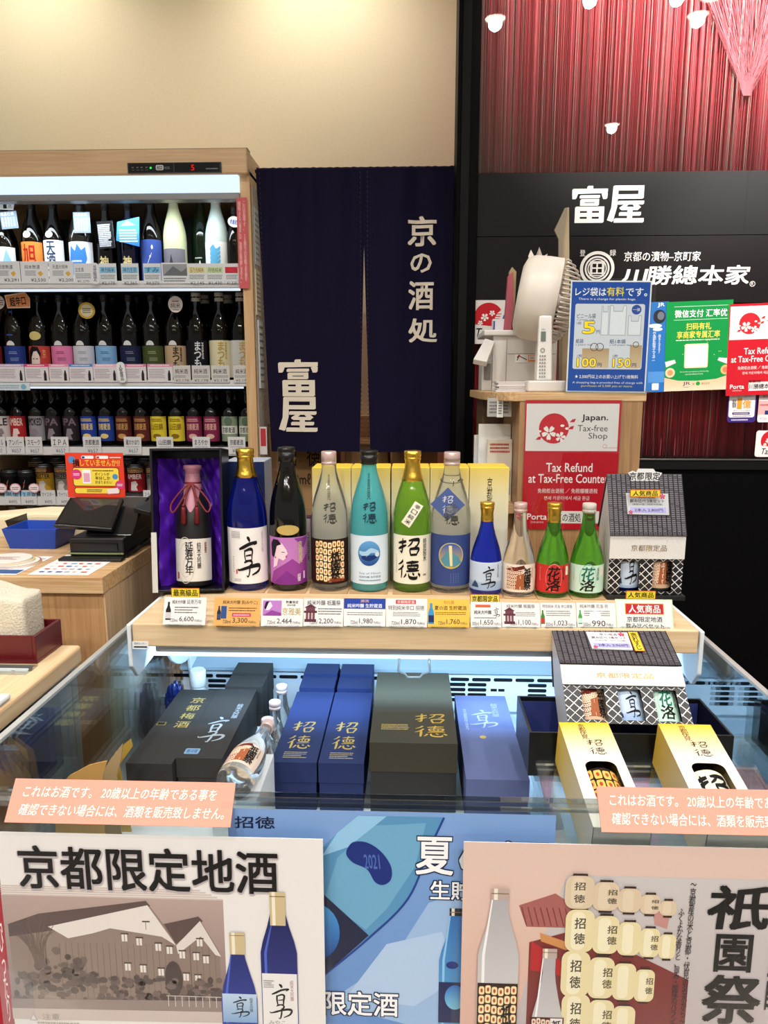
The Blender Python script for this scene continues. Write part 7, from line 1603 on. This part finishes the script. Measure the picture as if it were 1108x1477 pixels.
def dS1(m):
    m.poly(rrect(1050, 566, 1091, 609, 4), '#3a2a78', 1); m.poly(rrect(1051.5, 568, 1089, 602, 3), '#e4e0e2', 2); m.text('1', 1063, 590, 1070, 574, '#e0962e', 4, .06); m.text('億', 1071, 589, 1083, 577, '#e0962e', 4, .04); m.text('総額', 1056, 588, 1062, 576, '#2a2440', 4, .02, True)
    m.text('スタンプとポイント抽選で当たる', 1054, 572, 1086, 570, '#3a3060', 3); m.text('ポイント山分け', 1058, 593.5, 1083, 591, '#2a2440', 3, .01); m.rect(1057, 594.5, 1082, 598, '#3a2a78', 3); m.lines(1059, 595.4, 1080, 597.2, 1, '#d6d0e0', 4); m.lines(1058, 599, 1084, 601, 1, '#6a6478', 3); m.lines(1056, 604, 1080, 607, 1, '#d6d0e8', 3)
sign(1050, 566, 1091, 609, YWs2, 'rounded purple edged sticker with a large orange number one', dS1, '#3a2a78', 'sticker', 'sticker', shape=rrect(1050, 566, 1091, 609, 4), roll=1)
def dS2(m): m.poly(rrect(1094, 567, 1135, 609, 4), '#e2a9a9', 1); m.rect(1094, 574, 1135, 578, '#ece6e6', 2); m.text('桜に乗', 1099, 573.5, 1114, 569, '#5a4a4a', 3); m.lines(1096, 582, 1112, 586, 1, '#c25a62', 3); m.rect(1104, 592, 1114, 598, '#2a3468', 3); m.poly(rrect(1094, 598, 1135, 609, 3), '#e8e4e2', 2); m.text('WOW', 1097, 606, 1108, 601.5, '#8a8a8a', 3)
sign(1094, 567, 1135, 609, YWs2, 'pink and white rounded sticker at the right frame edge', dS2, '#e8e0de', 'sticker', 'sticker', shape=rrect(1094, 567, 1135, 609, 4))
sign(1090, 621, 1142, 659, YWs2, 'low tax free sticker with red blossom fan at the right frame edge', lambda m: taxfree(m, 1114, 638, 20, 2), '#e6e2de', 'sticker', 'sticker', shape=rrect(1090, 621, 1142, 659, 4))

# ------------------------------------------------------------------ cash desk at the left
DX = -.60; DY0, DY1 = 1.352, 1.72; DZ = ZA(832, DY0, 60); DZ0 = ZA(856, DY0, 60)
cd = thing('cash_desk', 'oak cash desk with thick top at the left of the glass case', 'counter', (-1.0, 1.53, 0))
mb = MB(); mb.box(-1.5, DX, DY0, DY1, DZ0, DZ, OAK); mb.build('desk_top', cd, world=True, bevel=.0015)
mb = MB(); mb.box(-1.5, DX - .006, DY0 + .01, DY1 - .01, 0, DZ0, OAKZ); mb.build('desk_body', cd, world=True, bevel=.001)
mb = MB(); mb.box(DX - .006, DX - .002, DY0 + .012, DY1 - .012, 0, DZ0 - .0005, wood('#c9a37a', '#dcbd96', 'Z', .8)); mb.build('side_veneer', cd, world=True)
mb = MB(); f = plane(193, 770, 222, 800, DY0); mb.box(DX - .02, DX + .0006, DY1 - .085, DY1 - .04, DZ0 - .001, DZ + .0005, pane('#d9d4cc', .15)); mb.build('clear_tape', cd, world=True)
zd = DZ + .0004
def dx(px_, Y): return G(px_, 800, DZ).x
def flat(px0, py0, px1, py1, label, draw, base='#e6e4e4', name='paper_sheet', cat='paper', th=.0006, z=None, skew=0, group=None):
    """a sheet lying on the desk: near edge at py1, far edge at py0 (photo), x from px0 to px1 on the near edge"""
    z = z or zd; n0 = G(px0, py1, z); n1 = G(px1, py1, z); f0 = G(px0, py0, z)
    o = Vector((n0.x, n0.y, z)); U = Vector((n1.x - n0.x, 0, 0)); V = Vector((skew, f0.y - n0.y, 0))
    f = lambda x, y, l=0: o + U * x + V * y + Vector((0, 0, th + l * .00012))
    mb = MB(f); mb.add([(0, 0, -th / .00012), (1, 0, -th / .00012), (1, 1, -th / .00012), (0, 1, -th / .00012), (0, 0, 0), (1, 0, 0), (1, 1, 0), (0, 1, 0)], [(0, 3, 2, 1), (4, 5, 6, 7), (0, 1, 5, 4), (1, 2, 6, 5), (2, 3, 7, 6), (3, 0, 4, 7)], base); draw(mb)
    return tag(mb.build(name), label, cat, group)
def dCards(m):
    m.lines(.3, .93, .85, .97, 1, '#5a5050', 1); rg = random.Random(5)
    for r_ in range(6):
        for c_ in range(6): m.poly(rrect(.10 + .14 * c_, .10 + .135 * r_, .10 + .14 * c_ + rg.uniform(.05, .11), .10 + .135 * r_ + .055, .01), rg.choice(('#3a62a8', '#c0504a', '#7aa0cc', '#d8a0a0', '#9aa4b8', '#4a5a8c', '#c9c9d2')), 1)
flat(40, 800, 127 + 2, 829, 'white laminated sheet of payment card logos at the front edge of the desk', dCards, skew=.0)
flat(-20, 802, 24, 829, 'pale leaflet with blue foot under the round fans at the desk edge', lambda m: (m.rect(.05, .05, .95, .25, '#3a5a8c', 1), m.lines(.1, .4, .9, .9, 5, '#9a9aa4', 1)))
for k in range(4):
    c = G(22 - 4 * k, 813 - 0 * k, zd); mb = MB(lambda x, y, l=0, k=k, c=c: (c.x + x * .052 + .004 * math.sin(k * 2), c.y + y * .052, zd + .0022 + .0030 * k + l * .0001))
    for s_ in (0,): mb.slabp(circ(0, 0, 1, 1, 32), .0018 * .00028 / .0001 * 0 + .0045, '#e0dad2')
    mb.ring(0, 0, 1, .04, ('#c98a3a', '#8a3a3a', '#e0c23a', '#b0a89c')[k % 4], 1); mb.lines(-.5, -.2, .5, .3, 3, '#a4706a', 1, k)
    tag(mb.build('paper_fan'), 'round paper fan card, %s of the stack on the cash desk' % ('bottom', 'second', 'third', 'top')[k], 'paper fan', 'stack of round paper fans')
# payment terminal and its stand
YTm = 1.50
T0 = thing('tablet_terminal', 'black point of sale stand with a tilted tablet on the desk', 'register', (-.60, YTm, zd))
def hx(pts, m, nm, bev=.002, par=T0):
    mb = MB(); mb.hexa(pts[:4], pts[4:], m); mb.build(nm, par, world=True, bevel=bev)
xl_, xr_ = XA(96, 780, YTm), XA(172, 780, YTm)
mb = MB(); mb.box(xl_ + .005, xr_ + .010, YTm + .0, YTm + .16, zd, zd + .046, BLACKP); mb.build('printer_base', T0, world=True, bevel=.004)
TBm = mat('#101012', .25)
ty0 = YTm + .012; A_ = P(77, 757, ty0); B_ = P(161, 763, ty0); C_ = P(178, 719, ty0 + .085); D_ = P(101, 717, ty0 + .085)
nv = (B_ - A_).cross(D_ - A_).normalized(); 
if nv.z < 0: nv = -nv
hx([A_ - nv * .010, B_ - nv * .010, C_ - nv * .010, D_ - nv * .010, A_, B_, C_, D_], TBm, 'tablet_body', .002)
mb = MB(); ins = [A_.lerp(C_, .06), B_.lerp(D_, .06), C_.lerp(A_, .06), D_.lerp(B_, .06)]; mb.add([tuple(v + nv * .0006) for v in ins], [(0, 1, 2, 3)], mat('#17181c', .05, spec=.8)); mb.build('tablet_screen', T0, world=True, fix=False)
xs0, xs1 = XA(150, 740, YTm + .1), XA(212, 740, YTm + .2)
mb = MB(); mb.prism([(YTm + .02, zd + .047), (YTm + .19, zd + .047), (YTm + .19, zd + .085), (YTm + .13, zd + .115), (YTm + .09, ZA(722, YTm + .09, 160) - .016), (YTm + .03, A_.z - .018)], lambda a, b, d: (d, a, b), xl_ + .03, xr_ + .02, TBm); mb.build('stand_wedge', T0, world=True, bevel=.003)
mb = MB(); a = P(178, 722, YTm + .10); b = P(214, 742, YTm + .2)
mb.hexa([(xr_ + .012, YTm + .06, a.z - .02), (xr_ + .05, YTm + .06, a.z - .03), (xr_ + .05, YTm + .19, a.z - .02), (xr_ + .012, YTm + .19, a.z - .005)], [(xr_ + .012, YTm + .06, a.z - .008), (xr_ + .05, YTm + .06, a.z - .018), (xr_ + .05, YTm + .19, a.z - .008), (xr_ + .012, YTm + .19, a.z + .007)], TBm); mb.build('side_display', T0, world=True, bevel=.002)
mb = MB(); mb.box(xl_ + .010, xr_ - .004, YTm - .003, YTm + .001, zd + .018, zd + .034, mat('#050506', .2)); mb.box(xl_ + .004, xr_ + .008, YTm - .002, YTm + .001, zd + .010, zd + .013, mat('#8a9460', .4)); mb.build('paper_slot', T0, world=True)
mb = MB(); mb.box(xl_ - .008, xr_ + .014, YTm - .03, YTm - .004, zd, zd + .007, BLACKP); mb.build('scanner_pad', T0, world=True, bevel=.003)
mb = MB(); mb.tube([(XA(172, 790, YTm) + .0, YTm + .0, zd + .012), (DX - .012, YTm + .01, zd + .006), (DX - .006, YTm + .05, zd + .012), (DX - .018, YTm + .09, zd + .006), (DX - .006, YTm + .13, zd + .012), (DX - .022, YTm + .18, zd + .006)], .0032, BLACKP, 8); tag(mb.build('black_cable'), 'short black cable looping along the desk edge by the tablet terminal', 'cable')
YRd = ty0 + .093
f = plane(96, 653, 179, 717, YRd)
cd2 = thing('promotion_card', 'red and yellow promotion card standing above the tablet', 'sign', f(40, 64))
mb = MB(f, ink=GLOSS); mb.slab(f.W, f.H, .0015, '#d8402c'); mb.M = off(f, 96, 653); m = mb
m.poly(rrect(105, 674, 172, 701, 3), '#2a2020', 1); m.poly(rrect(105.8, 674.8, 171.2, 700.2, 3), '#ecd24a', 2); m.poly(rrect(106, 703, 172, 712, 3), '#2a2020', 1); m.poly(rrect(106.8, 703.6, 171.2, 711.4, 3), '#ecd24a', 2)
m.text('損', 106, 673, 116, 662, '#1c1414', 4, .04); m.text('していませんか!?', 117, 672, 174, 662.5, '#e8c23a', 3, .03); m.disc(105, 663, 5, '#4a8cc4', 2)
for x_, c_ in ((119, '#2a4a9c'), (140, '#c03a3a')): m.poly(rrect(x_, 657, x_ + 18, 661.5, 2), '#f0e8e6', 3); m.rect(x_ + 1, 658, x_ + 5, 661, c_, 4)
m.lines(160, 658, 176, 661, 1, '#f0d8d0', 3); m.poly(rrect(119, 677, 131, 697, 1.5), '#f2eef0', 3); m.poly(rrect(120.5, 682, 129.5, 695, 1), '#dca0b8', 4); m.text('ポイントが', 137, 686, 158, 681, '#2a2020', 4, .015); m.text('半分しか', 137, 692, 159, 686.6, '#1c1414', 4, .03); m.text('貯まりません!', 137, 697.5, 161, 693, '#2a2020', 4, .01); m.lines(134, 677, 164, 680, 1, '#6a5030', 4)
m.disc(110.5, 684, 7.5, '#d03a78', 3); m.lines(106, 682, 115, 686, 2, '#f2d8e4', 4); m.disc(166, 687, 4, '#4a8cc4', 4); m.disc(172, 699, 6.5, '#d03a78', 5); m.lines(168, 697, 176, 701, 2, '#f2d8e4', 6); m.lines(124, 705, 146, 710, 2, '#6a4a20', 4); m.poly([(153, 705), (169, 703), (170, 711), (154, 712)], '#ecdce0', 5)
mb.build('printed_card', cd2, world=True)
mb = MB(); e0 = f(10, 64); e1 = f(73, 64); mb.box(e0.x, e1.x, YRd + .001, YRd + .006, C_.z - .02, f(0, 20).z, mat('#b8301f', .5)); mb.build('back_support', cd2, world=True)
# coin trays and the cream bag
def trough(x0, x1, y0, y1, z0, z1, fl, m, label, name='coin_tray'):
    mb = MB(); t2 = .003
    o_ = [(x0 - fl, y0 - fl), (x1 + fl, y0 - fl), (x1 + fl, y1 + fl), (x0 - fl, y1 + fl)]; i_ = [(x0, y0), (x1, y0), (x1, y1), (x0, y1)]
    vs = [(a, b, z0) for a, b in i_] + [(a, b, z1) for a, b in o_] + [(a + (t2 if k in (0, 3) else -t2), b + (t2 if k < 2 else -t2), z1) for k, (a, b) in enumerate(o_)] + [(a + (t2 if k in (0, 3) else -t2), b + (t2 if k < 2 else -t2), z0 + t2) for k, (a, b) in enumerate(i_)]
    fs = [(3, 2, 1, 0), (12, 13, 14, 15)]
    for k in range(4): n = (k + 1) % 4; fs += [(k, n, 4 + n, 4 + k), (4 + k, 4 + n, 8 + n, 8 + k), (8 + k, 8 + n, 12 + n, 12 + k)]
    mb.add(vs, fs, m); return tag(mb.build(name, bevel=.001), label, 'tray')
yb1 = G(40, 792, DZ).y + .002
trough(XA(14, 790, yb1), XA(82, 790, yb1) - .004, yb1, yb1 + .09, zd, ZA(762, yb1, 40), .010, mat('#1f48b0', .4), 'royal blue coin tray at the left of the tablet terminal')
mb = MB(); mb.box(XA(18, 765, yb1 + .03), XA(62, 765, yb1 + .03), yb1 + .03, yb1 + .07, zd + .004, zd + .016, mat('#8a2a3c', .4)); tag(mb.build('red_pouch', bevel=.003), 'dark red flat pouch lying in the blue coin tray', 'pouch')
trough(XA(20, 775, yb1 + .135), XA(92, 775, yb1 + .135) - .012, yb1 + .128, yb1 + .215, zd, ZA(750, yb1 + .13, 60), .010, BLACKP, 'black tray behind the blue coin tray on the desk')
Yk = 1.80
mb = MB(); pts = [(XA(x, y, Yk), ZA(y, Yk, x)) for x, y in ((-60, 900), (-60, 748), (-20, 745), (15, 742), (50, 739), (90, 740), (118, 745), (122, 900))]
mb.prism(pts, lambda a, b, d: (a, Yk + d, b if b > DZ - .2 else .0), 0, .10, mat('#f2e2bc', .7, bump=.5, bscale=30)); tag(mb.build('cream_paper_sack', bevel=.012, seg=3), 'large cream paper sack standing behind the cash desk', 'sack')
# tax free board, towel box, lower ledge
sign(-40, 855, 60, 925, DY0 - .003 + .010, 'white tax free board with red fan and blue curve on the desk front', lambda m: (taxfree(m, 16, 893, 46, 2), None), '#e4e0dc', 'sign', 'tax_free_board', shape=rrect(-40, 855, 61, 925, 4), th=.004)
LX = -.585; LZ = 1.45 - .462; LY1 = 1.215
lg = thing('side_ledge', 'pale maple ledge with white side in front of the cash desk', 'ledge', (-.9, 1.0, 0))
mb = MB(); mb.box(-1.4, LX, .45, LY1, LZ - .034, LZ, MAPLEY); mb.build('ledge_top', lg, world=True, bevel=.006, seg=3)
mb = MB(); mb.box(-1.38, LX - .008, .47, LY1 - .01, 0, LZ - .20, mat('#d6d9dc', .5)); mb.build('lower_shelf', lg, world=True); mb = MB(); mb.box(-1.38, LX - .008, LY1 - .03, LY1 - .01, LZ - .20, LZ - .034, mat('#d6d9dc', .5)); mb.build('rear_panel', lg, world=True)
yq = G(44, 958, LZ).y
mx = XA(58, 900, yq + .02)
tb = thing('towel_box', 'open dark red lacquer box holding a cream towel on the ledge', 'box', (mx - .10, yq + .05, LZ))
LAC = mat('#5a0f18', .25); zt_ = ZA(918, yq + .0, 58)
mb = MB(); X_0, X_1 = mx - .24, mx
mb.box(X_0, X_1, yq, yq + .09, LZ + .0004, LZ + .006, LAC)
for b in ((X_0, X_0 + .006, yq, yq + .09), (X_1 - .006, X_1, yq, yq + .09), (X_0 + .006, X_1 - .006, yq, yq + .006), (X_0 + .006, X_1 - .006, yq + .084, yq + .09)): mb.box(*b, LZ + .006, zt_, LAC)
mb.build('lacquer_shell', tb, world=True, bevel=.001)
bm = bmesh.new(); bmesh.ops.create_cube(bm, size=1); bmesh.ops.subdivide_edges(bm, edges=bm.edges[:], cuts=7, use_grid_fill=True)
for v in bm.verts:
    c0 = v.co.copy(); v.co.x *= .195; v.co.y *= .070; v.co.z *= .105
    v.co.z += .010 * math.sin(c0.x * 9 + 1) * (c0.z + .5) + .004 * noise.noise(c0 * 6); v.co.y += .004 * noise.noise(c0 * 5 + Vector((3, 0, 0)))
me = bpy.data.meshes.new('folded_towel'); bm.to_mesh(me); bm.free(); me.materials.append(mat('#d6cfbc', .95, bump=1.0, bscale=300, spec=.1)); me.polygons.foreach_set('use_smooth', [True] * len(me.polygons))
o = bpy.data.objects.new('folded_towel', me); COL.objects.link(o); o.location = (mx - .022 - .0975, yq + .045, LZ + .0075 + .056); sm = o.modifiers.new('soft', 'SUBSURF'); sm.levels = 1; sm.render_levels = 1
tag(o, 'cream folded towel standing in the dark red lacquer box', 'towel')
yw = yq - .035
f = plane(-40, 958, 44, zpy(LZ + .0015, yw - .003), yw + .012, yw - .003)
ts = thing('table_sign', 'small tax free sign in a dark and clear holder on the ledge', 'sign', f(42, 44))
mb = MB(f, ink=GLOSS); mb.slab(f.W, f.H, .002, '#4a4a4a'); mb.M = off(f, -40, 958); mb.rect(-38, 963, 40, 998, '#eceaea', 1); taxfree(mb, 20, 978, 14, 2); mb.text('an.', -6, 974, 3, 968, '#2a2a2c', 3); mb.text('lic', -6, 983, 3, 977, '#2a2a2c', 3); mb.text('TO', -6, 992, 3, 986, '#2a2a2c', 3); mb.build('printed_card', ts, world=True)
mb = MB(f); mb.add([(-1, -1, 8), (f.W + 3, -1, 8), (f.W + 3, f.H + 2, 8), (-1, f.H + 2, 8)], [(0, 1, 2, 3)], ACR); c = f(0, f.H); mb.M = None; mb.box(c.x, f(f.W, 0).x, yw - .01, yw + .03, LZ + .0004, LZ + .003, ACR); mb.build('clear_holder', ts, world=True, fix=False)
y8 = G(0, 1008, LZ).y
mb = MB(); q = [G(-40, 1036, LZ), G(8, 1020, LZ), G(22, 1003, LZ), G(-40, 1003, LZ)]
x1_ = G(20, 1006, LZ).x; mb.box(x1_ - .12, x1_, G(0, 1030, LZ).y, G(0, 1008, LZ).y, LZ + .0004, LZ + .010, mat('#dedede', .4)); tag(mb.build('white_dish', bevel=.004), 'low white dish lying in front of the small tax free sign', 'dish')
# blue package standing low beside the case

nb = thing('gift_box', 'navy box with gold pattern under the pale ledge at the left frame edge', 'gift box', (-.73, 1.06, LZ - .1995))
mb = MB(); mb.box(-.86, -.606, .96, 1.16, LZ - .1995, LZ - .115, mat('#1c2f72', .4)); mb.build('box_body', nb, world=True, bevel=.001)
mb = MB(ink=GOLDINK); mb.box(-.862, -.604, .958, 1.162, LZ - .1148, LZ - .095, mat('#22388a', .4)); mb.M = lambda x, y, l=0: (-.86 + .25 * x, .96 + .2 * y, LZ - .0949 + l * .0001)
rg = random.Random(4)
for k in range(14): x, y = rg.random() * .9, rg.random() * .9; mb.stroke([(x, y, .008), (x + .06, y + .08, .014), (x + .12, y + .04, .006)], '#c9a85a', 2)
mb.build('lid', nb, world=True)
